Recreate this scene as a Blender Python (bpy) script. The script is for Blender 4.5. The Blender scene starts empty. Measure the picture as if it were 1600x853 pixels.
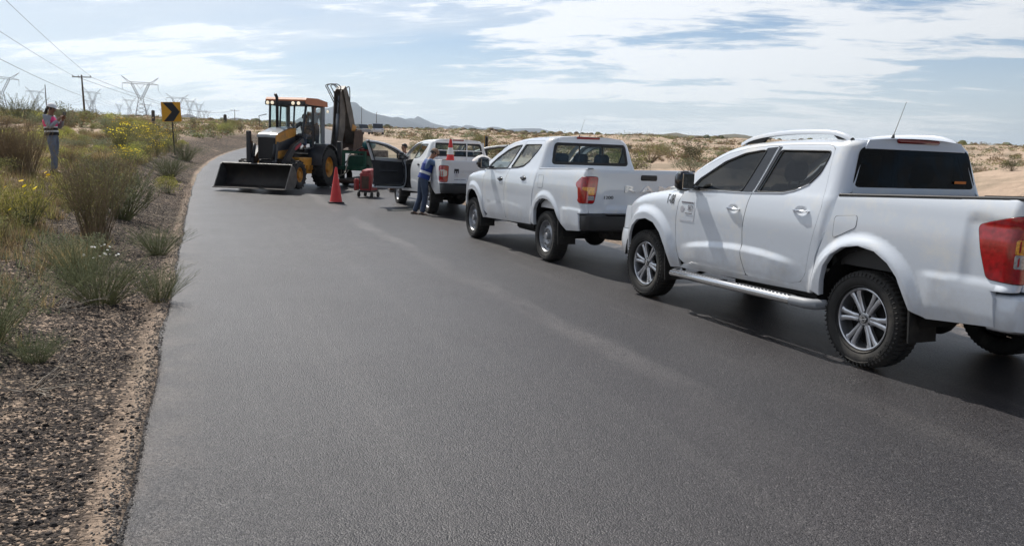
import bpy, bmesh, math, random
import numpy as np
from mathutils import Vector, Matrix, noise
from mathutils.geometry import delaunay_2d_cdt

random.seed(7)
sc = bpy.context.scene
COL = sc.collection
PI = math.pi

# ------------------------------------------------------------------ camera
CAM_H = 1.575
cam_d = bpy.data.cameras.new('camera')
cam = bpy.data.objects.new('camera', cam_d)
COL.objects.link(cam)
cam_d.sensor_fit = 'HORIZONTAL'
cam_d.sensor_width = 36.0
cam_d.lens = 36.0 * 1254.0 / 1600.0
cam_d.clip_start = 0.1
cam_d.clip_end = 40000
_roll = math.atan(0.035)
_pitch = math.atan((853 / 2 - 238.0) * math.cos(_roll) / 1254.0)
_w = Vector((0, math.cos(_pitch), -math.sin(_pitch)))
_r = Vector((1, 0, 0))
_u = _r.cross(_w)
_R = math.cos(_roll) * _r + math.sin(_roll) * _u
_U = -math.sin(_roll) * _r + math.cos(_roll) * _u
cam.matrix_world = Matrix(((_R.x, _U.x, -_w.x, 0), (_R.y, _U.y, -_w.y, 0), (_R.z, _U.z, -_w.z, CAM_H), (0, 0, 0, 1)))
sc.camera = cam

# ------------------------------------------------------------------ colour management
sc.view_settings.view_transform = 'Standard'
sc.view_settings.look = 'None'
sc.view_settings.exposure = 0.0
sc.view_settings.gamma = 1.0
sc.view_settings.use_curve_mapping = False
sc.cycles.max_bounces = 8
sc.cycles.transparent_max_bounces = 16
sc.cycles.volume_bounces = 0
sc.cycles.use_denoising = True

# ------------------------------------------------------------------ sun + sky
SUN_EL = math.radians(52)
SUN_AZ = math.radians(35)          # to the left of +Y (the road runs that way)
sun_dir = Vector((-math.sin(SUN_AZ) * math.cos(SUN_EL), math.cos(SUN_AZ) * math.cos(SUN_EL), math.sin(SUN_EL)))
sun_d = bpy.data.lights.new('sun', 'SUN')
sun_d.energy = 5.0
sun_d.angle = math.radians(0.5)
sun_d.color = (1.0, 0.955, 0.88)
sun = bpy.data.objects.new('sun', sun_d)
sun.rotation_euler = sun_dir.to_track_quat('Z', 'Y').to_euler()
sun.location = (0, 0, 50)
COL.objects.link(sun)

world = bpy.data.worlds.new('World')
sc.world = world
world.use_nodes = True
wn, wl = world.node_tree.nodes, world.node_tree.links
wn.clear()


def wnode(t, **kw):
    n = wn.new(t)
    for k, v in kw.items():
        setattr(n, k, v)
    return n


def wmath(op, a, b=None, c=None, clamp=False):
    n = wn.new('ShaderNodeMath')
    n.operation = op
    n.use_clamp = clamp
    for i, v in enumerate((a, b, c)):
        if v is None:
            continue
        if isinstance(v, (int, float)):
            n.inputs[i].default_value = v
        else:
            wl.new(v, n.inputs[i])
    return n.outputs[0]


sky = wnode('ShaderNodeTexSky', sky_type='NISHITA', sun_disc=False)
sky.sun_elevation = SUN_EL
sky.sun_rotation = -SUN_AZ
sky.altitude = 1100
sky.air_density = 1.0
sky.dust_density = 0.9
sky.ozone_density = 2.2
bg_sky = wnode('ShaderNodeBackground')
bg_sky.inputs['Strength'].default_value = 0.10
wl.new(sky.outputs[0], bg_sky.inputs['Color'])

tc = wnode('ShaderNodeTexCoord')
sep = wnode('ShaderNodeSeparateXYZ')
wl.new(tc.outputs['Generated'], sep.inputs[0])
dx, dy, dz = sep.outputs
zden = wmath('ADD', wmath('MAXIMUM', dz, 0.0), 0.14)
px_ = wmath('DIVIDE', dx, zden)
py_ = wmath('DIVIDE', dy, zden)
comb = wnode('ShaderNodeCombineXYZ')
_ca, _sa = math.cos(math.radians(13)), math.sin(math.radians(13))
wl.new(wmath('SUBTRACT', wmath('MULTIPLY', px_, _ca), wmath('MULTIPLY', py_, _sa)), comb.inputs[0])
wl.new(wmath('ADD', wmath('MULTIPLY', px_, _sa), wmath('MULTIPLY', py_, _ca)), comb.inputs[1])


def cloud_noise(scale, detail, rough, stretch, off, rot=0.0, dist=0.0):
    mp = wnode('ShaderNodeMapping')
    mp.inputs['Scale'].default_value = stretch
    mp.inputs['Location'].default_value = off
    mp.inputs['Rotation'].default_value = (0, 0, rot)
    wl.new(comb.outputs[0], mp.inputs['Vector'])
    nz = wnode('ShaderNodeTexNoise')
    nz.inputs['Scale'].default_value = scale
    nz.inputs['Detail'].default_value = detail
    nz.inputs['Roughness'].default_value = rough
    nz.inputs['Distortion'].default_value = dist
    wl.new(mp.outputs[0], nz.inputs['Vector'])
    return nz.outputs['Fac']


def wramp(v, a, b):
    n = wn.new('ShaderNodeMapRange')
    n.interpolation_type = 'SMOOTHSTEP'
    wl.new(v, n.inputs['Value'])
    n.inputs['From Min'].default_value = a
    n.inputs['From Max'].default_value = b
    return n.outputs[0]


big = cloud_noise(0.55, 4, 0.5, (0.8, 1.0, 1), (3.1, 1.7, 0), 0.12)
streak = cloud_noise(1.7, 11, 0.66, (0.55, 1.25, 1), (0.4, 5.2, 0), 0.10, 0.35)
fine = cloud_noise(4.5, 8, 0.66, (0.6, 1.4, 1), (7.7, 2.0, 0), 0.05, 0.5)
veil_n = cloud_noise(0.8, 6, 0.55, (0.5, 1.0, 1), (9.1, 0.3, 0), -0.1, 0.2)
# more cover towards the left of the road, thin puffs on the right
azim = wmath('MULTIPLY', wmath('SUBTRACT', -0.05, dx), 0.26)
dens = wmath('ADD', wmath('ADD', wmath('MULTIPLY', big, 0.55), wmath('MULTIPLY', streak, 0.45)), wmath('MULTIPLY', fine, 0.30))
puff = wramp(dens, 0.60, 0.70)
veil = wmath('MULTIPLY', wramp(wmath('ADD', wmath('ADD', veil_n, azim), wmath('MULTIPLY', fine, 0.12)), 0.40, 0.76), 0.66)
cov = wmath('MAXIMUM', wmath('MULTIPLY', puff, 0.85), veil)
horiz = wmath('SUBTRACT', 1.0, wramp(dz, 0.0, 0.20))
cov = wmath('MAXIMUM', cov, wmath('MULTIPLY', wmath('POWER', horiz, 1.5), 0.88), clamp=True)
below = wmath('SUBTRACT', 1.0, wramp(dz, -0.05, 0.0))
ccol = wnode('ShaderNodeMixRGB')
ccol.inputs['Color1'].default_value = (0.74, 0.785, 0.84, 1)
ccol.inputs['Color2'].default_value = (0.98, 0.99, 1.0, 1)
wl.new(wmath('POWER', puff, 1.3), ccol.inputs['Fac'])
bg_cloud = wnode('ShaderNodeBackground')
wl.new(ccol.outputs[0], bg_cloud.inputs['Color'])
sunv = wnode('ShaderNodeVectorMath', operation='DOT_PRODUCT')
wl.new(tc.outputs['Generated'], sunv.inputs[0])
sunv.inputs[1].default_value = tuple(sun_dir)
# thin cloud is brighter towards the sun (forward scattering)
glow = wramp(sunv.outputs['Value'], -0.6, 0.75)
wl.new(wmath('ADD', wmath('MULTIPLY', glow, 0.94), 0.20), bg_cloud.inputs['Strength'])
mix = wnode('ShaderNodeMixShader')
wl.new(cov, mix.inputs[0])
wl.new(bg_sky.outputs[0], mix.inputs[1])
wl.new(bg_cloud.outputs[0], mix.inputs[2])
wout = wnode('ShaderNodeOutputWorld')
wl.new(mix.outputs[0], wout.inputs['Surface'])
# ------------------------------------------------------------------ tags and links
def tag(o, label=None, cat=None, group=None, kind=None):
    if label: o['label'] = label
    if cat: o['category'] = cat
    if group: o['group'] = group
    if kind: o['kind'] = kind
    return o


def empty(name, loc=(0, 0, 0), rz=0.0, label=None, cat=None, group=None):
    o = bpy.data.objects.new(name, None)
    COL.objects.link(o)
    o.location = loc
    o.rotation_euler = (0, 0, rz)
    o.empty_display_size = 0.2
    return tag(o, label, cat, group)


def link(name, me, parent=None, loc=None, rot=None):
    o = bpy.data.objects.new(name, me)
    COL.objects.link(o)
    if parent is not None: o.parent = parent
    if loc is not None: o.location = loc
    if rot is not None: o.rotation_euler = rot
    return o


def copy_tree(o, parent=None):
    c = o.copy()
    COL.objects.link(c)
    if parent is not None: c.parent = parent
    for ch in [x for x in ALLKIDS.get(o.name, [])] or list(o.children):
        copy_tree(ch, c)
    return c


ALLKIDS = {}


# ------------------------------------------------------------------ materials
def nodes_of(name):
    m = bpy.data.materials.new(name)
    m.use_nodes = True
    nt = m.node_tree
    b = nt.nodes['Principled BSDF']
    return m, nt, b


def mat(name, col, rough=0.5, metal=0.0, coat=0.0, spec=0.5, var=0.0, vscale=8.0, bump=0.0, bscale=200.0, emit=None, estr=0.0, dirt=None, dscale=3.0):
    m, nt, b = nodes_of(name)
    N, L = nt.nodes, nt.links
    b.inputs['Base Color'].default_value = (*col, 1)
    b.inputs['Roughness'].default_value = rough
    b.inputs['Metallic'].default_value = metal
    b.inputs['Coat Weight'].default_value = coat
    b.inputs['Coat Roughness'].default_value = 0.04
    b.inputs['Specular IOR Level'].default_value = spec
    tcn = None
    if var > 0 or bump > 0 or dirt:
        tcn = N.new('ShaderNodeTexCoord')
    if var > 0 or dirt:
        nz = N.new('ShaderNodeTexNoise')
        nz.inputs['Scale'].default_value = vscale
        nz.inputs['Detail'].default_value = 6
        L.new(tcn.outputs['Object'], nz.inputs['Vector'])
        rp = N.new('ShaderNodeMapRange')
        L.new(nz.outputs['Fac'], rp.inputs['Value'])
        rp.inputs['From Min'].default_value = 0.3
        rp.inputs['From Max'].default_value = 0.7
        mx = N.new('ShaderNodeMixRGB')
        mx.inputs['Color1'].default_value = tuple(max(0, c * (1 - var)) for c in col) + (1,)
        mx.inputs['Color2'].default_value = tuple(min(1, c * (1 + var)) for c in col) + (1,)
        L.new(rp.outputs[0], mx.inputs['Fac'])
        out = mx.outputs[0]
        if dirt:
            n2 = N.new('ShaderNodeTexNoise')
            n2.inputs['Scale'].default_value = dscale
            n2.inputs['Detail'].default_value = 9
            n2.inputs['Roughness'].default_value = 0.7
            L.new(tcn.outputs['Object'], n2.inputs['Vector'])
            r2 = N.new('ShaderNodeMapRange')
            L.new(n2.outputs['Fac'], r2.inputs['Value'])
            r2.inputs['From Min'].default_value = 0.52
            r2.inputs['From Max'].default_value = 0.72
            m2 = N.new('ShaderNodeMixRGB')
            L.new(r2.outputs[0], m2.inputs['Fac'])
            L.new(out, m2.inputs['Color1'])
            m2.inputs['Color2'].default_value = (*dirt, 1)
            out = m2.outputs[0]
        L.new(out, b.inputs['Base Color'])
    if bump > 0:
        nb = N.new('ShaderNodeTexNoise')
        nb.inputs['Scale'].default_value = bscale
        nb.inputs['Detail'].default_value = 4
        L.new(tcn.outputs['Object'], nb.inputs['Vector'])
        bp = N.new('ShaderNodeBump')
        bp.inputs['Strength'].default_value = bump
        bp.inputs['Distance'].default_value = 0.01
        L.new(nb.outputs['Fac'], bp.inputs['Height'])
        L.new(bp.outputs[0], b.inputs['Normal'])
    if emit:
        b.inputs['Emission Color'].default_value = (*emit, 1)
        b.inputs['Emission Strength'].default_value = estr
    return m


def glass_mat(name, tint, refl_rough=0.02, ior=1.5, absorb=0.0):
    m = bpy.data.materials.new(name)
    m.use_nodes = True
    nt = m.node_tree
    nt.nodes.clear()
    N, L = nt.nodes, nt.links
    tr = N.new('ShaderNodeBsdfTransparent')
    tr.inputs[0].default_value = (*tint, 1)
    gl = N.new('ShaderNodeBsdfGlossy')
    gl.inputs['Roughness'].default_value = refl_rough
    gl.inputs['Color'].default_value = (1, 1, 1, 1)
    lw = N.new('ShaderNodeLayerWeight')
    lw.inputs['Blend'].default_value = 0.5
    pw = N.new('ShaderNodeMath'); pw.operation = 'POWER'
    L.new(lw.outputs['Facing'], pw.inputs[0]); pw.inputs[1].default_value = 4.5
    fr = N.new('ShaderNodeMath'); fr.operation = 'MULTIPLY_ADD'
    L.new(pw.outputs[0], fr.inputs[0]); fr.inputs[1].default_value = 0.85 if ior > 1.56 else 0.6; fr.inputs[2].default_value = 0.045 if ior > 1.56 else 0.018
    mx = N.new('ShaderNodeMixShader')
    L.new(fr.outputs[0], mx.inputs[0])
    L.new(tr.outputs[0], mx.inputs[1])
    L.new(gl.outputs[0], mx.inputs[2])
    o = N.new('ShaderNodeOutputMaterial')
    L.new(mx.outputs[0], o.inputs[0])
    return m


def leaf_mat(name, c1, c2, c3=None, rough=0.75, trans=0.42):
    """leaves: colour varies leaf by leaf and plant by plant, with some light through them"""
    m, nt, b = nodes_of(name)
    N, L = nt.nodes, nt.links
    geo = N.new('ShaderNodeNewGeometry')
    rp = N.new('ShaderNodeValToRGB')
    rp.color_ramp.elements[0].color = (*c1, 1)
    rp.color_ramp.elements[1].color = (*c2, 1)
    if c3:
        e = rp.color_ramp.elements.new(0.85)
        e.color = (*c2, 1)
        rp.color_ramp.elements[-1].color = (*c3, 1)
    L.new(geo.outputs['Random Per Island'], rp.inputs[0])
    oi = N.new('ShaderNodeObjectInfo')
    hs = N.new('ShaderNodeHueSaturation')
    mr = N.new('ShaderNodeMapRange')
    L.new(oi.outputs['Random'], mr.inputs['Value'])
    mr.inputs['To Min'].default_value = 0.95
    mr.inputs['To Max'].default_value = 1.55
    L.new(mr.outputs[0], hs.inputs['Value'])
    mr2 = N.new('ShaderNodeMapRange')
    L.new(oi.outputs['Random'], mr2.inputs['Value'])
    mr2.inputs['To Min'].default_value = 0.485
    mr2.inputs['To Max'].default_value = 0.515
    L.new(mr2.outputs[0], hs.inputs['Hue'])
    L.new(rp.outputs[0], hs.inputs['Color'])
    L.new(hs.outputs[0], b.inputs['Base Color'])
    b.inputs['Roughness'].default_value = rough
    b.inputs['Specular IOR Level'].default_value = 0.25
    if trans > 0:
        tl = N.new('ShaderNodeBsdfTranslucent')
        L.new(hs.outputs[0], tl.inputs[0])
        mx = N.new('ShaderNodeMixShader')
        mx.inputs[0].default_value = trans
        out = N['Material Output']
        L.new(b.outputs[0], mx.inputs[1])
        L.new(tl.outputs[0], mx.inputs[2])
        L.new(mx.outputs[0], out.inputs[0])
    return m


# ------------------------------------------------------------------ mesh builder
class MB:
    def __init__(s):
        s.v = []
        s.f = []
        s.n = None

    def add(s, vs, fs):
        k = len(s.v)
        s.v += [tuple(p) for p in vs]
        s.f += [tuple(i + k for i in f) for f in fs]
        return s

    def box(s, c, d, rot=None, bev=0.0):
        """box centred at c, full sizes d, chamfered edges if bev"""
        hx, hy, hz = d[0] / 2, d[1] / 2, d[2] / 2
        if bev <= 0:
            P = [Vector((sx * hx, sy * hy, sz * hz)) for sx in (-1, 1) for sy in (-1, 1) for sz in (-1, 1)]
            F = [(0, 1, 3, 2), (4, 6, 7, 5), (0, 4, 5, 1), (2, 3, 7, 6), (0, 2, 6, 4), (1, 5, 7, 3)]
        else:
            bev = min(bev, hx * 0.95, hy * 0.95, hz * 0.95)
            P = []
            idx = {}
            for sx in (-1, 1):
                for sy in (-1, 1):
                    for sz in (-1, 1):
                        for a in range(3):
                            p = [sx * (hx - bev), sy * (hy - bev), sz * (hz - bev)]
                            p[a] = (sx * hx, sy * hy, sz * hz)[a]
                            idx[(sx, sy, sz, a)] = len(P)
                            P.append(Vector(p))
            F = []
            for a in range(3):
                o1, o2 = [k for k in range(3) if k != a]
                for sg in (-1, 1):
                    q = []
                    for (u, w) in ((-1, -1), (1, -1), (1, 1), (-1, 1)):
                        k = [0, 0, 0]
                        k[a], k[o1], k[o2] = sg, u, w
                        q.append(idx[(*k, a)])
                    F.append(tuple(q))
            for a in range(3):
                o1, o2 = [k for k in range(3) if k != a]
                for u in (-1, 1):
                    for w in (-1, 1):
                        k1 = [0, 0, 0]; k2 = [0, 0, 0]
                        k1[a], k2[a] = -1, 1
                        for k in (k1, k2):
                            k[o1], k[o2] = u, w
                        F.append((idx[(*k1, o1)], idx[(*k2, o1)], idx[(*k2, o2)], idx[(*k1, o2)]))
            for sx in (-1, 1):
                for sy in (-1, 1):
                    for sz in (-1, 1):
                        F.append((idx[(sx, sy, sz, 0)], idx[(sx, sy, sz, 1)], idx[(sx, sy, sz, 2)]))
        if rot is not None: P = [rot @ p for p in P]
        c = Vector(c)
        return s.add([p + c for p in P], F)

    def tube(s, pts, r, n=8, cap=True, flat=1.0):
        pts = [Vector(p) for p in pts]
        if not isinstance(r, (list, tuple)): r = [r] * len(pts)
        k0 = len(s.v)
        up = None
        for i, p in enumerate(pts):
            if i == 0: t = pts[1] - pts[0]
            elif i == len(pts) - 1: t = pts[-1] - pts[-2]
            else: t = (pts[i + 1] - pts[i]).normalized() + (pts[i] - pts[i - 1]).normalized()
            t.normalize()
            if up is None:
                up = Vector((0, 0, 1)) if abs(t.z) < 0.9 else Vector((1, 0, 0))
            a = t.cross(up)
            if a.length < 1e-6: a = t.orthogonal()
            a.normalize()
            b = a.cross(t).normalized()
            up = b
            for j in range(n):
                an = 2 * PI * j / n
                s.v.append(tuple(p + a * math.cos(an) * r[i] + b * math.sin(an) * r[i] * flat))
        for i in range(len(pts) - 1):
            for j in range(n):
                q = k0 + i * n
                s.f.append((q + j, q + (j + 1) % n, q + n + (j + 1) % n, q + n + j))
        if cap:
            s.f.append(tuple(k0 + j for j in range(n))[::-1])
            s.f.append(tuple(k0 + (len(pts) - 1) * n + j for j in range(n)))
        return s

    def lathe(s, prof, axis_o, axis='y', n=32, cap=False, arc=2 * PI):
        """prof: (radius, along)"""
        k0 = len(s.v)
        o = Vector(axis_o)
        closed = abs(arc - 2 * PI) < 1e-6
        m = n if closed else n + 1
        for (r, a) in prof:
            for j in range(m):
                t = arc * j / n
                c, d = r * math.cos(t), r * math.sin(t)
                p = {'y': (c, a, d), 'z': (c, d, a), 'x': (a, c, d)}[axis]
                s.v.append(tuple(o + Vector(p)))
        for i in range(len(prof) - 1):
            for j in range(n):
                q = k0 + i * m
                j2 = (j + 1) % m if closed else j + 1
                s.f.append((q + j, q + j2, q + m + j2, q + m + j))
        if cap:
            s.f.append(tuple(k0 + j for j in range(m))[::-1])
            s.f.append(tuple(k0 + (len(prof) - 1) * m + j for j in range(m)))
        return s

    def prism(s, poly, y0, y1, axis='y'):
        """extrude a polygon given in the plane across axis"""
        n = len(poly)
        def P(a, b, h):
            return {'y': (a, h, b), 'z': (a, b, h), 'x': (h, a, b)}[axis]
        vs = [P(a, b, y0) for a, b in poly] + [P(a, b, y1) for a, b in poly]
        fs = [tuple(range(n))[::-1], tuple(range(n, 2 * n))]
        fs += [(i, (i + 1) % n, n + (i + 1) % n, n + i) for i in range(n)]
        return s.add(vs, fs)

    def grid(s, rows, close_u=False):
        """rows: list of equally long lists of points"""
        k0 = len(s.v)
        m = len(rows[0])
        for r in rows: s.v += [tuple(p) for p in r]
        for i in range(len(rows) - 1):
            for j in range(m if close_u else m - 1):
                q = k0 + i * m
                s.f.append((q + j, q + (j + 1) % m, q + m + (j + 1) % m, q + m + j))
        return s

    def ball(s, c, r, nu=12, nv=8):
        c = Vector(c)
        if not isinstance(r, (tuple, list)): r = (r, r, r)
        rows = []
        for i in range(nv + 1):
            t = PI * i / nv
            rows.append([c + Vector((r[0] * math.sin(t) * math.cos(2 * PI * j / nu), r[1] * math.sin(t) * math.sin(2 * PI * j / nu), r[2] * math.cos(t))) for j in range(nu)])
        return s.grid(rows, True)

    def mirror_y(s):
        k = len(s.v)
        s.v += [(x, -y, z) for x, y, z in s.v]
        s.f += [tuple(i + k for i in f)[::-1] for f in s.f]
        return s

    def xform(s, M):
        s.v = [tuple(M @ Vector(p)) for p in s.v]
        return s

    def mesh(s, name, material, smooth=False, auto=None, fix=True):
        me = bpy.data.meshes.new(name)
        me.from_pydata(s.v, [], s.f)
        if fix:
            bm = bmesh.new()
            bm.from_mesh(me)
            bmesh.ops.recalc_face_normals(bm, faces=bm.faces)
            bm.to_mesh(me)
            bm.free()
        if smooth or auto:
            me.polygons.foreach_set('use_smooth', [True] * len(me.polygons))
            if auto: me.set_sharp_from_angle(angle=math.radians(auto))
        me.materials.append(material)
        me.update()
        return me

    def build(s, name, material, parent=None, smooth=False, auto=None, fix=True, loc=None, rot=None):
        return link(name, s.mesh(name, material, smooth, auto, fix), parent, loc, rot)


def rotm(ax, a):
    return Matrix.Rotation(a, 3, ax)


def look_rot(d):
    return Vector(d).to_track_quat('Z', 'Y').to_matrix()


def smooth(a, b, x):
    t = min(1.0, max(0.0, (x - a) / (b - a)))
    return t * t * (3 - 2 * t)


def interp(x, xs, ys):
    return float(np.interp(x, xs, ys))


def subdivide_long(me, L):
    bm = bmesh.new(); bm.from_mesh(me)
    for _ in range(4):
        ed = [e for e in bm.edges if e.calc_length() > L]
        if not ed: break
        bmesh.ops.subdivide_edges(bm, edges=ed, cuts=1)
        bmesh.ops.triangulate(bm, faces=bm.faces)
    bm.to_mesh(me); bm.free()


def spline(P, n=6):
    P = [Vector(p) for p in P]
    out = []
    for i in range(len(P) - 1):
        a, b = P[max(i - 1, 0)], P[i]
        c, d = P[i + 1], P[min(i + 2, len(P) - 1)]
        for k in range(n):
            t = k / n
            out.append(0.5 * ((2 * b) + (c - a) * t + (2 * a - 5 * b + 4 * c - d) * t * t + (3 * b - a - 3 * c + d) * t ** 3))
    return out + [P[-1]]


def text_mesh(body, size, depth=0.002, bold=0.0, spacing=1.0, xscale=1.0, shear=0.0):
    """flat lettering as a mesh in its local XY plane, origin at its centre"""
    cu = bpy.data.curves.new('lettering', 'FONT')
    cu.body = body
    cu.size = size
    cu.extrude = depth
    cu.offset = bold
    cu.shear = shear
    cu.space_character = spacing
    cu.align_x = 'CENTER'
    cu.align_y = 'CENTER'
    cu.resolution_u = 3
    ob = bpy.data.objects.new('lettering', cu)
    COL.objects.link(ob)
    dg = bpy.context.evaluated_depsgraph_get()
    me = bpy.data.meshes.new_from_object(ob.evaluated_get(dg))
    bpy.data.objects.remove(ob)
    bpy.data.curves.remove(cu)
    for v in me.vertices: v.co.x *= xscale
    return me
# ------------------------------------------------------------------ the lie of the land
# left edge of the asphalt; the road is straight past the parked trucks, then bends right
LEFT_EDGE = [(14.5, -38.0), (7.2, -19.4), (-0.35, -0.02), (-3.82, 8.93), (-8.15, 20.05), (-10.35, 25.9), (-12.45, 31.7), (-14.4, 37.8),
             (-16.2, 44.0), (-18.3, 52.5), (-20.2, 62.0), (-21.6, 72.0), (-23.4, 84.0), (-27.2, 100.0), (-33.0, 122.0), (-41.0, 150.0), (-52.0, 190.0), (-66.0, 240.0), (-85.0, 310.0)]
ROAD_W = 7.35
LE = np.array(LEFT_EDGE)


def _resample(P, step):
    seg = np.hypot(*(P[1:] - P[:-1]).T)
    s = np.concatenate([[0], np.cumsum(seg)])
    t = np.arange(0, s[-1], step)
    return np.stack([np.interp(t, s, P[:, 0]), np.interp(t, s, P[:, 1])], 1)


LE = _resample(LE, 0.5)
for _k in range(12):
    LE[1:-1] = LE[1:-1] * 0.5 + (LE[:-2] + LE[2:]) * 0.25
_T = np.gradient(LE, axis=0)
_T /= np.linalg.norm(_T, axis=1)[:, None]
_N = np.stack([_T[:, 1], -_T[:, 0]], 1)      # to the right
_CL = LE + _N * ROAD_W / 2


def road_t(x, y):
    """signed distance to the right of the left asphalt edge (vectorised)"""
    x = np.atleast_1d(np.asarray(x, float)); y = np.atleast_1d(np.asarray(y, float))
    out = np.empty(len(x))
    for a in range(0, len(x), 4000):
        X = np.stack([x[a:a + 4000], y[a:a + 4000]], 1)
        d = ((X[:, None, :] - _CL[None, ::2]) ** 2).sum(2)
        k = d.argmin(1) * 2
        lat = ((X - _CL[k]) * _N[k]).sum(1)
        dist = np.sqrt(d.min(1))
        lat = np.where(dist > np.abs(lat) + 1.0, np.sign(lat + 1e-9) * dist, lat)
        out[a:a + 4000] = lat + ROAD_W / 2
    return out


def sstep(a, b, x):
    t = np.clip((x - a) / (b - a), 0, 1)
    return t * t * (3 - 2 * t)


def base_z(x, y):
    D = np.hypot(x, y)
    return np.where(D < 250, 0.0312 * np.maximum(D - 22, 0), 0) + np.where(D >= 250, 0.0312 * 228 + 0.0226 * (D - 250), 0)


_rs = np.random.RandomState(11)
_W = [(_rs.uniform(0, 2 * np.pi), _rs.uniform(0, 2 * np.pi)) for _ in range(60)]


def wavy(x, y, wl, seed, n=7):
    """smooth pseudo-random field in -1..1"""
    z = 0
    for i in range(n):
        a, ph = _W[(seed * 7 + i) % 60]
        k = 2 * np.pi / (wl * (0.65 + 0.12 * i))
        z = z + np.sin((x * np.cos(a * 3.1 + i) + y * np.sin(a * 3.1 + i)) * k + ph * 5 + seed)
    return z / n * 1.7


def ground_z(x, y):
    x = np.atleast_1d(np.asarray(x, float)); y = np.atleast_1d(np.asarray(y, float))
    t = road_t(x, y)
    D = np.hypot(x, y)
    z = base_z(x, y)
    d = np.maximum(-t, 0)
    bank = np.interp(d, [0, 0.35, 1.0, 1.8, 2.8, 4.5, 8, 14, 30], [0, 0.0, 0.13, 0.38, 0.66, 0.86, 0.98, 1.05, 0.9])
    bank = bank * np.interp(D, [3, 10, 18, 45, 90, 200], [0.32, 0.62, 1.0, 1.0, 0.8, 0.3])
    bump = 0.06 * wavy(x, y, 1.7, 1) * sstep(0.6, 2.0, d) + 0.22 * wavy(x, y, 7.0, 2) * sstep(3.5, 9, d) + 0.5 * wavy(x, y, 30.0, 3) * sstep(10, 40, d)
    z = z + bank + bump * np.interp(D, [0, 10, 400, 900], [0.5, 1, 1, 0.2])
    r = np.maximum(t - ROAD_W, 0)
    dune = np.interp(r, [0, 0.4, 1.6, 5, 12, 40], [-0.02, -0.06, -0.16, -0.05, 0.1, 0.0])
    dune = dune + 0.10 * wavy(x, y, 3.0, 4) * sstep(2, 5, r) + 0.42 * wavy(x, y, 13.0, 5) * sstep(6, 20, r) + 0.9 * wavy(x, y, 55.0, 6) * sstep(20, 60, r) * np.interp(D, [0, 300, 900], [1, 1, 0.3])
    # a pale dune rising to the right of the trucks
    dune = dune + 1.15 * np.exp(-(((x - 22) / 9.0) ** 2 + ((y - 30) / 7.0) ** 2))
    z = z + np.where(t > ROAD_W, dune, 0)
    inside = sstep(-0.03, 0.03, t) * (1 - sstep(ROAD_W - 0.03, ROAD_W + 0.03, t))
    return z - 0.06 * inside


def gz(x, y):
    return float(ground_z(x, y)[0])


def road_z(x, y):
    return float(base_z(x, y))
# ------------------------------------------------------------------ pickup trucks
M = {}
M['white'] = mat('white_paint', (0.61, 0.655, 0.72), 0.28, coat=1.0, var=0.015, vscale=2.0, dirt=(0.74, 0.73, 0.70), dscale=2.2)
def dusty(m, z0=0.40, z1=0.95):
    """road dust thrown up over the sills and arches"""
    nt = m.node_tree; N, L = nt.nodes, nt.links
    b = N['Principled BSDF']
    src = b.inputs['Base Color'].links[0].from_socket
    tcn = N.new('ShaderNodeTexCoord'); sp = N.new('ShaderNodeSeparateXYZ'); L.new(tcn.outputs['Object'], sp.inputs[0])
    nz = N.new('ShaderNodeTexNoise'); nz.inputs['Scale'].default_value = 5.0; nz.inputs['Detail'].default_value = 9; nz.inputs['Roughness'].default_value = 0.72
    L.new(tcn.outputs['Object'], nz.inputs['Vector'])
    ad = N.new('ShaderNodeMath'); ad.operation = 'MULTIPLY_ADD'; L.new(nz.outputs['Fac'], ad.inputs[0]); ad.inputs[1].default_value = 0.9; L.new(sp.outputs[2], ad.inputs[2])
    mr = N.new('ShaderNodeMapRange'); L.new(ad.outputs[0], mr.inputs['Value'])
    mr.inputs['From Min'].default_value = z1 + 0.30; mr.inputs['From Max'].default_value = z0 + 0.40
    mr.inputs['To Max'].default_value = 0.55
    mx = N.new('ShaderNodeMixRGB'); L.new(mr.outputs[0], mx.inputs[0]); L.new(src, mx.inputs[1]); mx.inputs[2].default_value = (0.36, 0.325, 0.29, 1)
    L.new(mx.outputs[0], b.inputs['Base Color'])
    m2 = N.new('ShaderNodeMapRange'); L.new(mr.outputs[0], m2.inputs['Value']); m2.inputs['To Min'].default_value = 0.9; m2.inputs['To Max'].default_value = 0.1
    L.new(m2.outputs[0], b.inputs['Coat Weight'])


dusty(M['white'])
M['white_dusty'] = mat('dusty_white_paint', (0.70, 0.72, 0.74), 0.40, coat=0.6, var=0.02, vscale=2.0, dirt=(0.62, 0.59, 0.54), dscale=2.0)
M['cream'] = mat('cream_hood_paint', (0.80, 0.79, 0.70), 0.35, coat=0.8, var=0.03, vscale=3.0)  # lighter and warmer than the white of the body
M['black_plastic'] = mat('black_plastic', (0.018, 0.018, 0.019), 0.5, bump=0.15, bscale=400)
M['black_gloss'] = mat('black_gloss', (0.012, 0.012, 0.014), 0.12, coat=0.5)
M['rubber'] = mat('rubber', (0.022, 0.021, 0.020), 0.78, var=0.25, vscale=12, bump=0.3, bscale=120, dirt=(0.075, 0.066, 0.056), dscale=5)
M['under'] = mat('underbody', (0.012, 0.012, 0.012), 0.8, var=0.3, vscale=5)
M['seal'] = mat('window_seal', (0.010, 0.010, 0.011), 0.45)
M['chrome'] = mat('chrome', (0.78, 0.79, 0.80), 0.10, metal=1.0)
M['alloy'] = mat('alloy', (0.52, 0.53, 0.56), 0.28, metal=0.85, coat=0.4, var=0.05, vscale=20)
M['steel_rim'] = mat('steel_rim', (0.30, 0.31, 0.33), 0.42, metal=0.6, var=0.12, vscale=14, dirt=(0.20, 0.18, 0.15), dscale=9)
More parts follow.
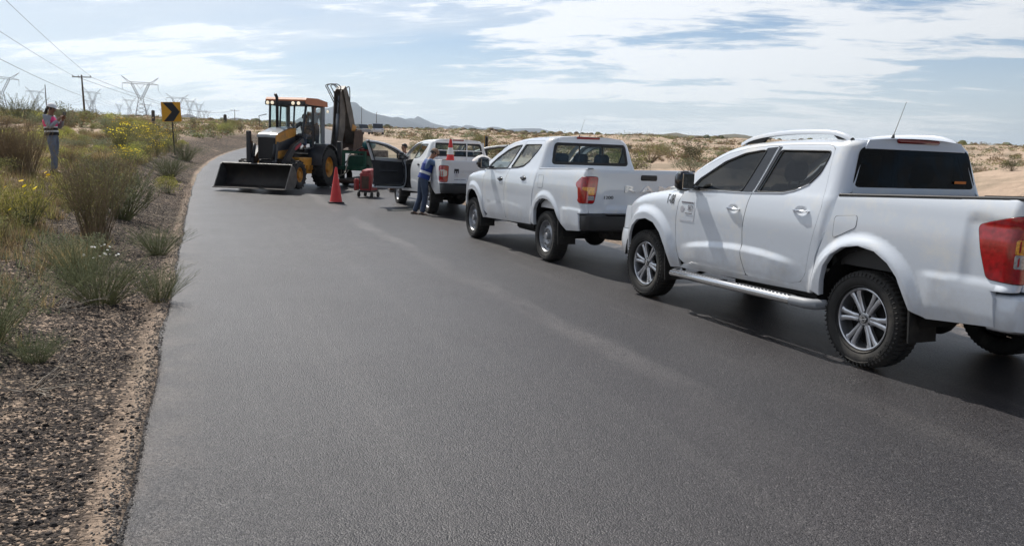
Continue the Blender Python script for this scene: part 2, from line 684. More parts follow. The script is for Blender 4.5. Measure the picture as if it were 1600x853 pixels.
M['steel'] = mat('polished_steel', (0.62, 0.62, 0.63), 0.22, metal=1.0)
M['red_lens'] = mat('red_lens', (0.34, 0.005, 0.010), 0.10, coat=1.0, var=0.35, vscale=26)
M['amber_lens'] = mat('amber_lens', (0.85, 0.30, 0.03), 0.15, coat=1.0, var=0.5, vscale=70)
M['clear_lens'] = mat('clear_lens', (0.45, 0.45, 0.46), 0.12, metal=0.4, coat=1.0, var=0.3, vscale=60)
M['dark_red'] = mat('brake_lens', (0.22, 0.008, 0.010), 0.14, coat=1.0)
M['interior'] = mat('interior_plastic', (0.030, 0.031, 0.034), 0.65, var=0.2, vscale=6)
M['seat'] = mat('seat_fabric', (0.045, 0.048, 0.055), 0.9, var=0.2, vscale=20)
M['emblem_chrome'] = mat('emblem_chrome', (0.82, 0.83, 0.85), 0.22, metal=0.35, coat=1.0)
M['decal_grey'] = mat('decal_grey', (0.20, 0.19, 0.22), 0.5)
M['decal_black'] = mat('decal_black', (0.02, 0.02, 0.022), 0.5)
M['decal_pale'] = mat('decal_pale', (0.60, 0.60, 0.66), 0.35, coat=0.6)
M['step_grey'] = mat('grey_plastic', (0.26, 0.27, 0.29), 0.5)
M['decal_faint'] = mat('decal_faint', (0.46, 0.46, 0.50), 0.5)
M['tint'] = glass_mat('dark_tinted_glass', (0.20, 0.21, 0.21), ior=1.6)
M['tint_rear'] = glass_mat('very_dark_glass', (0.015, 0.016, 0.018), ior=1.55)
M['glass'] = glass_mat('green_tinted_glass', (0.66, 0.72, 0.70), ior=1.6)
M['mirror'] = mat('mirror_glass', (0.75, 0.78, 0.8), 0.03, metal=1.0)
M['orange_stick'] = mat('orange_sticker', (0.80, 0.22, 0.03), 0.5)


def roundpoly(P, r=0.03, n=4):
    out = []
    m = len(P)
    for i in range(m):
        a, b, c = Vector(P[i - 1]), Vector(P[i]), Vector(P[(i + 1) % m])
        d1, d2 = (a - b), (c - b)
        l1, l2 = d1.length, d2.length
        k1, k2 = min(r, l1 * 0.45), min(r, l2 * 0.45)
        p, q = b + d1.normalized() * k1, b + d2.normalized() * k2
        for j in range(n + 1):
            t = j / n
            out.append(tuple(p * (1 - t) ** 2 + b * 2 * t * (1 - t) + q * t * t))
    return out


def area2(P):
    return sum(P[i - 1][0] * P[i][1] - P[i][0] * P[i - 1][1] for i in range(len(P)))


def offs(P, d):
    """grow (d>0) or shrink (d<0) a polygon"""
    sg = 1 if area2(P) > 0 else -1
    out = []
    m = len(P)
    for i in range(m):
        a, b, c = Vector(P[i - 1]), Vector(P[i]), Vector(P[(i + 1) % m])
        t1, t2 = (b - a), (c - b)
        if t1.length < 1e-7: t1 = t2
        if t2.length < 1e-7: t2 = t1
        t1.normalize(); t2.normalize()
        n = Vector((t1.y + t2.y, -t1.x - t2.x)) * 0.5
        l = max(n.length, 0.5)
        out.append(tuple(b + n / (l * l) * d * sg))
    return out


def densify(P, step, close=True):
    out = []
    m = len(P)
    for i in range(m if close else m - 1):
        a, b = P[i], P[(i + 1) % m]
        L = math.hypot(b[0] - a[0], b[1] - a[1])
        k = max(1, int(math.ceil(L / step)))
        for j in range(k):
            out.append((a[0] + (b[0] - a[0]) * j / k, a[1] + (b[1] - a[1]) * j / k))
    if not close: out.append(tuple(P[-1]))
    return out


def panel(name, F, outer, material, parent, side=1, holes=(), off=0.0, step=0.04, depth=0.02, fine=(), label=None):
    """sheet-metal panel: polygon in (u,z) laid over the body surface F(u,z)->(x,y,z), with folded edges"""
    loops = [densify(outer, step * 0.7)] + [densify(h, step * 0.6) for h in holes]
    pts, edges = [], []
    for lp in loops:
        k = len(pts)
        pts += [Vector(p) for p in lp]
        edges += [(k + i, k + (i + 1) % len(lp)) for i in range(len(lp))]
    nb = len(pts)
    xs = [p[0] for p in outer]; zs = [p[1] for p in outer]
    B = np.array([tuple(p) for p in pts])
    def addgrid(x0, x1, z0, z1, st):
        gx = np.arange(x0 + st * 0.5, x1, st); gzz = np.arange(z0 + st * 0.5, z1, st)
        if len(gx) == 0 or len(gzz) == 0: return
        G = np.array([(a, b) for a in gx for b in gzz])
        d = np.sqrt(((G[:, None, :] - B[None]) ** 2).sum(2)).min(1)
        for g in G[d > st * 0.4]: pts.append(Vector(g))
    addgrid(min(xs), max(xs), min(zs), max(zs), step)
    for (x0, x1, z0, z1, st) in fine: addgrid(x0, x1, z0, z1, st)
    res = delaunay_2d_cdt(pts, edges, [], 0, 1e-6)
    V2, FF = res[0], res[2]
    import itertools
    # keep the triangles inside the outer loop and outside the holes
    def inside(pt, lp):
        x, z = pt; c = False
        j = len(lp) - 1
        for i in range(len(lp)):
            xi, zi = lp[i]; xj, zj = lp[j]
            if (zi > z) != (zj > z) and x < (xj - xi) * (z - zi) / (zj - zi) + xi: c = not c
            j = i
        return c
    L0 = np.array([[(V2[i][0], V2[i][1]) for i in f] for f in FF if len(f) == 3])
    tris = [f for f in FF if len(f) == 3]
    cen = L0.mean(1)
    def inside_np(C, lp):
        lp = np.array(lp); c = np.zeros(len(C), bool)
        xj, zj = lp[-1]
        for xi, zi in lp:
            if zi != zj:
                cond = ((zi > C[:, 1]) != (zj > C[:, 1])) & (C[:, 0] < (xj - xi) * (C[:, 1] - zi) / (zj - zi) + xi)
                c ^= cond
            xj, zj = xi, zi
        return c
    keep = inside_np(cen, loops[0])
    for lp in loops[1:]: keep &= ~inside_np(cen, lp)
    a2 = np.abs((L0[:, 1, 0] - L0[:, 0, 0]) * (L0[:, 2, 1] - L0[:, 0, 1]) - (L0[:, 2, 0] - L0[:, 0, 0]) * (L0[:, 1, 1] - L0[:, 0, 1]))
    keep &= a2 > 1e-8
    tris = [t for t, k in zip(tris, keep) if k]
    e = 0.004
    P3, NN = [], []
    for v in V2:
        u, z = v[0], v[1]
        p = Vector(F(u, z))
        du = Vector(F(u + e, z)) - Vector(F(u - e, z))
        dzv = Vector(F(u, z + e)) - Vector(F(u, z - e))
        n = dzv.cross(du)
        if n.length < 1e-9: n = Vector((0, 1, 0))
        n.normalize()
        NN.append(n)
        P3.append(p + n * off)
    verts = list(P3); nors = list(NN)
    faces = []
    for t in tris:
        a, b, c = t
        n = (P3[b] - P3[a]).cross(P3[c] - P3[a])
        faces.append((a, b, c) if n.dot(NN[a]) > 0 else (a, c, b))
    if depth > 0:
        cnt = {}
        for f in faces:
            for i in range(3):
                ed = (f[i], f[(i + 1) % 3])
                cnt[ed] = cnt.get(ed, 0) + 1
        for (a, b) in list(cnt):
            if (b, a) in cnt: continue
            t = (P3[b] - P3[a])
            if t.length < 1e-9: continue
            lat = t.normalized().cross(NN[a]).normalized()
            k = len(verts)
            rr = 0.0035
            # small rolled edge, then the return
            verts += [P3[a], P3[b], P3[b] - NN[b] * rr + lat * rr * 0.8, P3[a] - NN[a] * rr + lat * rr * 0.8, P3[b] - NN[b] * depth + lat * rr * 0.8, P3[a] - NN[a] * depth + lat * rr * 0.8]
            nors += [NN[a], NN[b], (lat + NN[b] * 0.4).normalized(), (lat + NN[a] * 0.4).normalized(), lat, lat]
            faces += [(k + 1, k, k + 3, k + 2), (k + 2, k + 3, k + 5, k + 4)]
    if side < 0:
        verts = [Vector((p.x, -p.y, p.z)) for p in verts]
        nors = [Vector((p.x, -p.y, p.z)) for p in nors]
        faces = [f[::-1] for f in faces]
    me = bpy.data.meshes.new(name)
    me.from_pydata([tuple(p) for p in verts], [], faces)
    me.polygons.foreach_set('use_smooth', [True] * len(me.polygons))
    me.materials.append(material)
    me.update()
    me.normals_split_custom_set_from_vertices([tuple(n) for n in nors])
    o = link(name, me, parent)
    if label: o['label'] = label
    return o


def make_tyre(R=0.382, W=0.25, rim=0.24, blocks=58):
    """tyre about the y axis; y=+W/2 is the outer side"""
    h = W / 2
    prof = [(rim + 0.002, h * 0.62), (rim + 0.010, h * 0.80), (rim + 0.03, h * 0.93), (rim + (R - rim) * 0.45, h * 1.0), (R - 0.045, h * 0.985), (R - 0.028, h * 0.93), (R - 0.012, h * 0.82), (R - 0.003, h * 0.70)]
    mb = MB()
    side = [(r, a) for r, a in prof]
    full = side + [(R, h * 0.45), (R, h * 0.12), (R - 0.008, h * 0.10), (R - 0.008, -h * 0.10), (R, -h * 0.12), (R, -h * 0.45)] + [(r, -a) for r, a in side[::-1]]
    n = blocks * 2
    k0 = 0
    for (r, a) in full:
        for j in range(n):
            t = 2 * PI * j / n
            rr = r
            if r > R - 0.03 and (j % 2 == 0): rr = r - (0.010 if r > R - 0.02 else 0.004)
            mb.v.append((rr * math.cos(t), a, rr * math.sin(t)))
    for i in range(len(full) - 1):
        for j in range(n):
            q = i * n
            mb.f.append((q + j, q + (j + 1) % n, q + n + (j + 1) % n, q + n + j))
    # raised ring near the rim and shoulder lugs on the outer face
    mb.lathe([(rim + 0.012, h * 0.84), (rim + 0.016, h * 0.93), (rim + 0.022, h * 0.90)], (0, 0, 0), 'y', 48)
    mb.lathe([(R - 0.05, h * 0.99), (R - 0.047, h * 1.025), (R - 0.044, h * 0.985)], (0, 0, 0), 'y', 64)
    for j in range(blocks):
        t = 2 * PI * (j + 0.25) / blocks
        m3 = rotm('Y', -t)
        c = m3 @ Vector((R - 0.033, h * 0.955, 0))
        mb.box(c, (0.030, 0.012, 0.012), m3, 0.003)
    return mb


def arc_text(body, size, r, y, mid, material, name, parent, depth=0.0015):
    """raised letters along the sidewall, mid = angle of the middle of the word"""
    n = len(body)
    step = size * 0.80 / r
    mbs = []
    ob = None
    verts, faces = [], []
    for i, ch in enumerate(body):
        if ch == ' ': continue
        me = text_mesh(ch, size, depth, 0.002)
        a = mid - (i - (n - 1) / 2) * step     # letters read left to right seen from outside
        # local: letter x -> tangent, letter y -> inward/outward
        out = Vector((math.cos(a), 0, math.sin(a)))
        tan = Vector((math.sin(a), 0, -math.cos(a)))
        k = len(verts)
        for v in me.vertices:
            p = out * (r - v.co.y) + tan * v.co.x + Vector((0, y + v.co.z, 0))
            verts.append(tuple(p))
        faces += [tuple(k + q for q in f.vertices) for f in me.polygons]
        bpy.data.meshes.remove(me)
    me = bpy.data.meshes.new(name)
    me.from_pydata(verts, [], faces)
    me.materials.append(material)
    return link(name, me, parent)


def rim_alloy():
    R = 0.242
    mb = MB()
    mb.lathe([(R, 0.088), (R + 0.004, 0.094), (R - 0.004, 0.098), (R - 0.012, 0.094), (R - 0.016, 0.080), (R - 0.022, 0.02), (R - 0.03, -0.09)], (0, 0, 0), 'y', 56)
    mb.lathe([(0.001, 0.070), (0.050, 0.072), (0.066, 0.066), (0.075, 0.050), (0.08, 0.02)], (0, 0, 0), 'y', 36)
    for k in range(6):
        a = k * PI / 3 + 0.26
        for s in (-1, 1):
            # each spoke splits into two arms
            P = [(0.055, s * 0.012), (0.12, s * 0.016), (0.19, s * 0.025), (R - 0.014, s * 0.039)]
            wd = [0.016, 0.0165, 0.0190, 0.026]
            rows = []
            for (r, t), w in zip(P, wd):
                y = 0.068 + 0.012 * (r / R)
                rows.append([(r, y - 0.03, t - w), (r, y - 0.002, t - w), (r, y + 0.004, t - w * 0.5), (r, y + 0.004, t + w * 0.5), (r, y - 0.002, t + w), (r, y - 0.03, t + w)])
            b = MB().grid([[Vector(p) for p in rw] for rw in rows])
            b.xform(Matrix.Rotation(-a, 4, 'Y'))
            mb.add(b.v, b.f)
        # web joining the two arms near the hub
        b = MB().box((0.085, 0.060, 0), (0.07, 0.02, 0.045), None, 0.004)
        b.xform(Matrix.Rotation(-a, 4, 'Y'))
        mb.add(b.v, b.f)
    return mb


def rim_dark(kind):
    mb = MB()
    mb.lathe([(0.225, -0.02), (0.02, -0.01)], (0, 0, 0), 'y', 40)
    mb.lathe([(0.165, 0.005), (0.165, -0.005), (0.04, -0.005)], (0, 0, 0), 'y', 40)
    return mb


def lugs(n=6, r=0.057, y=0.072):
    mb = MB()
    for k in range(n):
        a = 2 * PI * k / n + 0.26 + PI / 6
        mb.lathe([(0.0105, y - 0.02), (0.0105, y + 0.001), (0.007, y + 0.004), (0.001, y + 0.004)], (r * math.cos(a), 0, r * math.sin(a)), 'y', 10)
    return mb


def rim_steel():
    R = 0.232
    mb = MB()
    mb.lathe([(R - 0.035, -0.07), (R - 0.025, 0.04), (R - 0.012, 0.078), (R - 0.004, 0.092), (R + 0.003, 0.093), (R + 0.002, 0.086)], (0, 0, 0), 'y', 48)
    mb.lathe([(R - 0.024, 0.045), (R - 0.045, 0.030), (R - 0.070, 0.040), (R - 0.09, 0.062), (0.115, 0.070), (0.098, 0.058), (0.080, 0.050), (0.052, 0.050)], (0, 0, 0), 'y', 48)
    mb.lathe([(0.052, 0.050), (0.048, 0.092), (0.040, 0.100), (0.001, 0.101)], (0, 0, 0), 'y', 28)
    return mb


def steel_holes():
    mb = MB()
    for k in range(12):
        a = 2 * PI * k / 12
        m3 = rotm('Y', -a)
        b = MB().lathe([(0.017, 0.0), (0.001, 0.002)], (0, 0, 0), 'y', 14)
        b.xform(Matrix.Diagonal((0.65, 1, 1, 1)))
        c = Vector((0.176, 0.041, 0))
        tilt = rotm('Z', 0.35)
        b.v = [tuple(m3 @ (tilt @ Vector(p) + c + Vector((0, 0.004, 0)))) for p in b.v]
        mb.add(b.v, b.f)
    return mb


_wheel_cache = {}


def add_wheel(parent, x, y, kind, steer=0.0, spin=0.0):
    """rim > tyre, hub details; side follows the sign of y"""
    R = 0.382 if kind == 'alloy' else 0.37
    if kind not in _wheel_cache:
        if kind == 'alloy':
            _wheel_cache[kind] = [('rim', rim_alloy().mesh('rim', M['alloy'], auto=35)),
                                  ('tyre', make_tyre(R, 0.25, 0.242).mesh('tyre', M['rubber'], auto=40, fix=False)),
                                  ('brake_disc', rim_dark(kind).mesh('brake_disc', M['under'], auto=30)),
                                  ('wheel_nut', lugs().mesh('wheel_nut', M['decal_black'], auto=30)),
                                  ('hub_cap', MB().lathe([(0.033, 0.06), (0.033, 0.078), (0.028, 0.081), (0.001, 0.082)], (0, 0, 0), 'y', 24).mesh('hub_cap', M['black_gloss'], auto=30)),
                                  ('hub_emblem', MB().lathe([(0.024, 0.080), (0.0235, 0.0835), (0.0185, 0.0835), (0.018, 0.080)], (0, 0, 0), 'y', 24).box((0, 0.0825, 0), (0.060, 0.003, 0.009), None, 0.001).mesh('hub_emblem', M['chrome'], auto=30))]
        else:
            _wheel_cache[kind] = [('rim', rim_steel().mesh('rim', M['steel_rim'], auto=35)),
                                  ('tyre', make_tyre(R, 0.235, 0.230, 50).mesh('tyre', M['rubber'], auto=40, fix=False)),
                                  ('vent_hole', steel_holes().mesh('vent_hole', M['under'])),
                                  ('wheel_nut', lugs(6, 0.073, 0.055).mesh('wheel_nut', M['steel_rim'], auto=30))]
    root = None
    for nm, me in _wheel_cache[kind]:
        if root is None:
            root = link('wheel', me, parent, (x, y - (0.10 if y > 0 else -0.10), R), (0, spin, (0 if y > 0 else PI) + steer))
        else:
            link(nm, me, root)
    return root


def build_truck(name, label, cat, group, pos, spec):
    x0, y0, yaw = pos
    root = empty(name, (x0, y0, road_z(x0, y0) + 0.002), yaw + PI / 2, label, cat, group)
    A = spec['A']
    white = M[spec.get('paint', 'white')]
    glassF = M[spec['glass']]
    glassR = M[spec['glass_rear']]
    WZ = [0.30, 0.40, 0.50, 0.62, 0.85, 1.00, 1.10, 1.20, 1.28, 1.33, 1.72, 1.80]
    WY = [0.83, 0.848, 0.874, 0.892, 0.905, 0.908, 0.902, 0.888, 0.868, 0.845, 0.700, 0.665]
    BZ = [0.30, 0.40, 0.50, 0.62, 0.85, 1.00, 1.10, 1.22, 1.32, 1.37, 1.42]
    BY = [0.84, 0.855, 0.876, 0.890, 0.902, 0.905, 0.903, 0.893, 0.880, 0.862, 0.835]
    wheelsx = (0.02, spec['wb'] - 0.06)
    ref = spec.get('flare', 0.03)
    hand = spec['handles']

    # smooth tables
    def cub(x, xs, ys):
        i = int(np.searchsorted(xs, x)) - 1
        i = min(max(i, 0), len(xs) - 2)
        h = xs[i + 1] - xs[i]
        def sl(k):
            if k <= 0 or k >= len(xs) - 1: return 0 if k > 0 else (ys[1] - ys[0]) / (xs[1] - xs[0])
            return 0.5 * ((ys[k + 1] - ys[k]) / (xs[k + 1] - xs[k]) + (ys[k] - ys[k - 1]) / (xs[k] - xs[k - 1]))
        t = (x - xs[i]) / h
        if t < 0: return ys[0] + sl(0) * (x - xs[0])
        if t > 1: return ys[-1]
        m0, m1 = sl(i) * h, sl(i + 1) * h
        return (2 * t**3 - 3 * t * t + 1) * ys[i] + (t**3 - 2 * t * t + t) * m0 + (-2 * t**3 + 3 * t * t) * ys[i + 1] + (t**3 - t * t) * m1

    def flare(x, z):
        f = 0
        for xc in wheelsx:
            d = math.hypot((x - xc), (z - 0.45) * 0.97) - 0.48
            if d < 0.3:
                f = max(f, ref * (1 - smooth(0.015, spec.get('flare_w', 0.15), d)))
        return f

    def ledge(x, z):
        zl = 0.66 + 0.03 * (1.7 - x) + 0.10 * (1 - ((x - 1.6) / 1.0) ** 2)
        wx = smooth(0.65, 1.1, x) * (1 - smooth(2.15, 2.5, x))
        return spec.get('ledge', 0.02) * wx * (1 - smooth(zl - 0.035, zl + 0.035, z)) * smooth(0.42, 0.56, z)

    def dimple(x, z):
        f = 0
        for (hx, hz) in hand:
            q = ((x - hx) / 0.085) ** 2 + ((z - hz + 0.004) / 0.046) ** 2
            if q < 1: f += 0.020 * (1 - q) ** 1.2
        return f

    def wc(x, z):
        w = cub(z, WZ, WY) + flare(x, z) + ledge(x, z) - dimple(x, z)
        if x > 3.15: w -= 0.16 * ((x - 3.15) / 0.6) ** 2.2
        if x < 2.0 and z > 1.25: w -= 0.0
        return w

    RL = spec['roofline']           # (x,z) from cowl to rear
    rlx = [p[0] for p in RL][::-1]; rlz = [p[1] for p in RL][::-1]
    zroof = lambda x: cub(x, rlx, rlz)
    Rr = 0.06
    Rc = spec.get('corner', 0.13)
    def curl(d, R):                 # d below the top edge
        if d >= R: return 0.0
        d = max(d, 0.0)
        return R - math.sqrt(max(0.0, R * R - (R - d) ** 2))
    def xrear(z): return interp(z, [0.5, 1.31, 1.78], [0.40, spec['cab_rear'][0], spec['cab_rear'][1]])

    def Fcab(u, z):
        uC = xrear(z) + Rc
        cr = curl(zroof(max(u, 0.35)) - z, Rr) if z > 1.25 else 0.0
        if u >= uC: return (u, wc(u, z) - cr, z)
        s = uC - u
        ph = min(s / Rc, PI / 2)
        rem = max(0.0, s - Rc * PI / 2)
        return (uC - Rc * math.sin(ph) - 0.02 * min(1, rem / 0.5), wc(uC, z) - cr - Rc * (1 - math.cos(ph)) - rem, z)

    XB = spec['bed_rear']
    Rb = 0.07
    def wb_(x, z):
        w = cub(z, BZ, BY) + flare(x, z)
        # ledge low on the bed side behind the wheel, and the shoulder above it
        w += 0.012 * (1 - smooth(0.80, 0.86, z)) * (1 - smooth(-0.62, -0.45, x)) * smooth(0.5, 0.62, z)
        if spec.get('tail_recess'):
            zz = 1.26 + (x + 0.55) * -0.0
            k = (1 - smooth(-0.88, -0.80, x)) * smooth(0.80, 0.84, z) * (1 - smooth(1.22, 1.30, z + 0.10 * (-x - 0.85)))
            w -= 0.012 * k
        return w
    def Fbed(u, z):
        uC = XB + Rb
        if u >= uC: return (u, wb_(u, z), z)
        s = uC - u
        ph = min(s / Rb, PI / 2)
        rem = max(0.0, s - Rb * PI / 2)
        return (uC - Rb * math.sin(ph), wb_(uC, z) - Rb * (1 - math.cos(ph)) - rem, z)

    FL = spec['fenderline']
    flx = [p[0] for p in FL]; flz = [p[1] for p in FL]
    zf = lambda x: cub(x, flx, flz)
    Rf = 0.10
    def Ffen(u, z):
        return (u, wc(u, z) - curl(zf(u) - z, Rf), z)

    front, top, rear_e, bottom, bgap = spec['front'], spec['top'], spec['rear_edge'], spec['bottom'], spec['bgap']
    rp = lambda P, r=0.035: roundpoly(P, r)
    # ---- closed outline of the door pair and of each door
    kt = spec['top_split']
    d1 = front + top[:kt] + [bgap[0]] + bgap[1:]
    d2 = [bgap[0]] + top[kt:] + rear_e + bottom + bgap[1:][::-1]
    d1 = roundpoly(d1, 0.03, 3)
    d2 = roundpoly(d2, 0.03, 3)
    wF, wR = spec['winF'], spec['winR']
    fineH = [(hx - 0.1, hx + 0.1, hz - 0.06, hz + 0.06, 0.011) for hx, hz in hand]
    for sd in (1, -1):
        # ---- cab shell: rocker, pillars, rear corner
        inner = front[::-1][-1:]  # door front top
        roof_run = [(x, z - 0.0005) for x, z in spec['frame_top']]
        fr = [spec['sill'][0], spec['sill'][1]] + spec['cabgap'] + [(xrear(z) + Rc - Rc * PI / 2, z) for z in (1.36, 1.55)] + [(xrear(1.7) + Rc - Rc * PI / 2, zroof(0.4) - 0.0005)] + roof_run
        fr += [front[-1]] + top + rear_e + bottom + [(bgap[-1])] + [front[0]]
        fr = roundpoly(fr, 0.012, 2)
        panel('cab_side', Fcab, fr, white, root, sd, step=0.045, depth=0.03)
        # ---- doors
        for di, (dd, ww) in enumerate(((d1, wF), (d2, wR))):
            hole = roundpoly(ww, 0.03, 4)
            dn = 'front_door' if di == 0 else 'rear_door'
            is_open = (di == 0 and spec.get('open'))
            d = panel(dn, Fcab, offs(dd, -0.0045), white, root, sd, holes=[hole], step=0.04, depth=0.022, fine=fineH[di:di + 1] + [((1.42, 2.52, 0.56, 0.84, 0.016), (0.62, 1.42, 0.60, 0.86, 0.016))[di]])
            g = panel('window', Fcab, offs(hole, 0.012), glassF, d, sd, off=-0.012, step=0.12, depth=0)
            sm = MB()
            HH = densify(hole, 0.04)
            pts = []
            for p in HH + HH[:2]:
                q = Vector(Fcab(*p)); pts.append(q + Vector((0, 0.001, 0)))
            sm.tube(pts, 0.0075, 6, cap=False)
            if sd < 0: sm.v = [(a, -b, c) for a, b, c in sm.v]
            sm.build('window_seal', M['seal'], d, smooth=True)
            se = MB()
            LP = densify(dd, 0.05)
            se.tube([Vector(Fcab(*p)) - Vector((0, 0.0045, 0)) for p in LP + LP[:1]], 0.0042, 4, cap=False)
            if sd < 0: se.v = [(a, -b, c) for a, b, c in se.v]
            se.build('door_seam_shade', M['seal'], d)  # black tube sunk in the door gap, painting in its shade
            # handle
            hx, hz = hand[di]
            hy = wc(hx, hz)
            hm = M['chrome'] if spec['chrome_handles'] else M['black_gloss']
            hb = MB()
            if spec['chrome_handles']:
                hb.tube([(hx + 0.092, hy + 0.022, hz), (hx + 0.06, hy + 0.036, hz + 0.004), (hx, hy + 0.042, hz + 0.005), (hx - 0.06, hy + 0.038, hz + 0.004), (hx - 0.10, hy + 0.024, hz)], [0.010, 0.013, 0.0145, 0.015, 0.012], 8, flat=0.6)
            else:
                hb.box((hx - 0.01, hy + 0.026, hz + 0.006), (0.185, 0.030, 0.042), None, 0.012)
                hb.box((hx + 0.045, hy + 0.012, hz - 0.008), (0.07, 0.03, 0.05), None, 0.012)
            if sd < 0: hb.v = [(a, -b, c) for a, b, c in hb.v]
            hb.build('handle', hm, d, auto=50)
            if is_open:
                # trim on the inside of the door and its sill edge
                tr = panel('door_trim', Fcab, offs([p for p in [(2.49, 0.56), (2.53, 0.80), (2.52, 1.08), (2.44, 1.235), (1.40, 1.285), (1.50, 1.12), (1.535, 0.95), (1.53, 0.70), (1.50, 0.56)]], -0.02), M['interior'], d, sd, off=-0.085, step=0.08, depth=-1)
                bx = MB().box((2.0, sd * 0.80, 0.95), (0.55, 0.05, 0.05), None, 0.015)
                bx.build('arm_rest', M['seat'], d)
                ed = MB()
                loop = [Vector(Fcab(*p)) + Vector((0, -0.05, 0)) for p in densify(offs(dd, -0.012), 0.06)]
                ed.tube(loop + loop[:2], 0.028, 6, cap=False)
                if sd < 0: ed.v = [(a, -b, c) for a, b, c in ed.v]
                ed.build('inner_frame', white, d, auto=40)
                ed2 = MB()
                loop = [Vector(Fcab(*p)) + Vector((0, -0.075, 0)) for p in densify(offs(dd, -0.055), 0.06)]
                ed2.tube(loop + loop[:2], 0.012, 6, cap=False)
                if sd < 0: ed2.v = [(a, -b, c) for a, b, c in ed2.v]
                ed2.build('door_seal', M['seal'], d, auto=40)
                hinge = Vector((2.52, sd * 0.87, 0))
                ang = sd * spec['open'][0 if sd > 0 else 1]
                T = Matrix.Translation(hinge) @ Matrix.Rotation(-ang, 4, 'Z') @ Matrix.Translation(-hinge)
                d.matrix_local = T
            else:
                # closed doors: the black tube darkens the shut lines
                pass
        # black B-pillar trim
        if spec.get('black_pillar'):
            for P in spec['black_pillar']:
                panel('pillar_trim', Fcab, roundpoly(P, 0.008, 2), M['black_gloss'], root, sd, off=0.0015, step=0.06, depth=0.004)
        # chrome or black belt strip
        st = MB()
        st.tube([Vector(Fcab(x, z)) + Vector((0, 0.003, 0)) for x, z in spec['belt']], 0.006, 6)
        if sd < 0: st.v = [(a, -b, c) for a, b, c in st.v]
        if not spec.get('open'): st.build('belt_strip', M['chrome'] if spec['chrome_handles'] else M['seal'], root, smooth=True)
        # ---- front fender
        ff = [(2.60, 0.425), (2.50, 0.43)] + [(x + 0.004, z) for x, z in front[1:]]
        xs_ = np.linspace(front[-1][0] + 0.01, 3.60, 14)
        ff += [(x, zf(x) - 0.0005) for x in xs_] + [(3.60, 0.70), (3.585, 0.50)]
        ff += spec['farch']
        panel('front_fender', Ffen, ff, white, root, sd, step=0.035, depth=0.03, fine=[(2.45, 3.60, 0.45, 1.16, 0.02)])
        # ---- bed side with rounded rear corner
        zt0, zt1 = spec['bedtop']
        ue = XB + Rb - Rb * PI / 2 - 0.02
        gap = [(x - 0.016, z) for x, z in spec['cabgap'][:-1]]
        bs = spec['barch'][::1] + gap + [(spec['cabgap'][-1][0] - 0.014, zt0), (-0.4, zt0 + (zt1 - zt0) * 0.48), (XB + Rb, zt1), (ue, zt1), (ue, 0.80)]
        if spec.get('full_corner'):
            bs += [(XB + 0.14, 0.79), (XB + 0.115, 0.74), (XB + 0.10, 0.555)]
        else:
            bs += [(XB + 0.11, 0.79), (XB + 0.10, 0.75), (XB + 0.09, 0.565)]
        panel('bed_side', Fbed, bs, white, root, sd, step=0.04, depth=0.05, fine=[(-0.72, 0.52, 0.5, 1.16, 0.02), (XB - 0.05, XB + 0.11, 0.56, zt1, 0.016)])
        # fuel flap outline
        if sd > 0:
            fp = spec['fuel']
            panel('fuel_flap', Fbed, roundpoly(fp, 0.03, 4), white, root, sd, off=0.0025, step=0.05, depth=0.003)
            sm = MB()
            LP = densify(roundpoly(offs(fp, 0.003), 0.03, 4), 0.03)
            sm.tube([Vector(Fbed(*p)) for p in LP + LP[:1]], 0.0022, 4, cap=False)
            sm.build('fuel_flap_seam', M['seal'], root)
        # rail cap
        rc = MB()
        rows = []
        for x in np.linspace(spec['cabgap'][-1][0] - 0.02, XB + 0.0, 12):
            zt = interp(-x, [-spec['cabgap'][-1][0], -XB], [zt0, zt1])
            w = cub(zt, BZ, BY)
            rows.append([(x, w + 0.004, zt - 0.012), (x, w + 0.004, zt + 0.006), (x, w - 0.006, zt + 0.014), (x, w - 0.085, zt + 0.014), (x, w - 0.092, zt - 0.03)])
        rc.grid(rows)
        if sd < 0: rc.v = [(a, -b, c) for a, b, c in rc.v]
        rc.build('rail_cap', M['black_plastic'] if spec['rail_black'] else white, root, auto=40)
        # ---- tail lamp
        tl = roundpoly(spec['tail'], 0.03, 4)
        lamp = panel('tail_lamp', Fbed, tl, M['red_lens'], root, sd, off=0.010, step=0.04, depth=0.016)
        for P, mm, nn in spec['tail_in']:
            panel(nn, Fbed, roundpoly(P, 0.012, 3), M[mm], lamp, sd, off=0.0125, step=0.05, depth=0.003)
        sm = MB()
        LP = densify(offs(tl, 0.002), 0.03)
        sm.tube([Vector(Fbed(*p)) for p in LP + LP[:1]], 0.007, 5, cap=False)
        if sd < 0: sm.v = [(a, -b, c) for a, b, c in sm.v]
        sm.build('lamp_seal', M['seal'], lamp)
        # ---- wheel wells
        for xc in (0.0, spec['wb']):
            wl_ = MB().lathe([(0.47, sd * 0.40), (0.50, sd * 0.60), (0.505, sd * 0.84)], (xc, 0, 0.42), 'y', 20, arc=PI)
            wl_.build('wheel_arch_liner', M['under'], root, smooth=True)
            # mud flap
            fx = xc - 0.45
            if xc == 0.0:
                mf = MB().prism([(fx + 0.03, 0.66), (fx - 0.005, 0.30), (fx - 0.017, 0.30), (fx + 0.01, 0.66)], sd * 0.62, sd * 0.90)
            else:
                mf = MB().prism([(fx + 0.06, 0.62), (fx + 0.02, 0.26), (fx + 0.008, 0.26), (fx + 0.045, 0.62)], sd * 0.62, sd * 0.89)
            mf.build('mud_flap', M['rubber'], root)
        # ---- mirror
        mx, mz = spec['mirror']
        mo = MB()
        rows = []
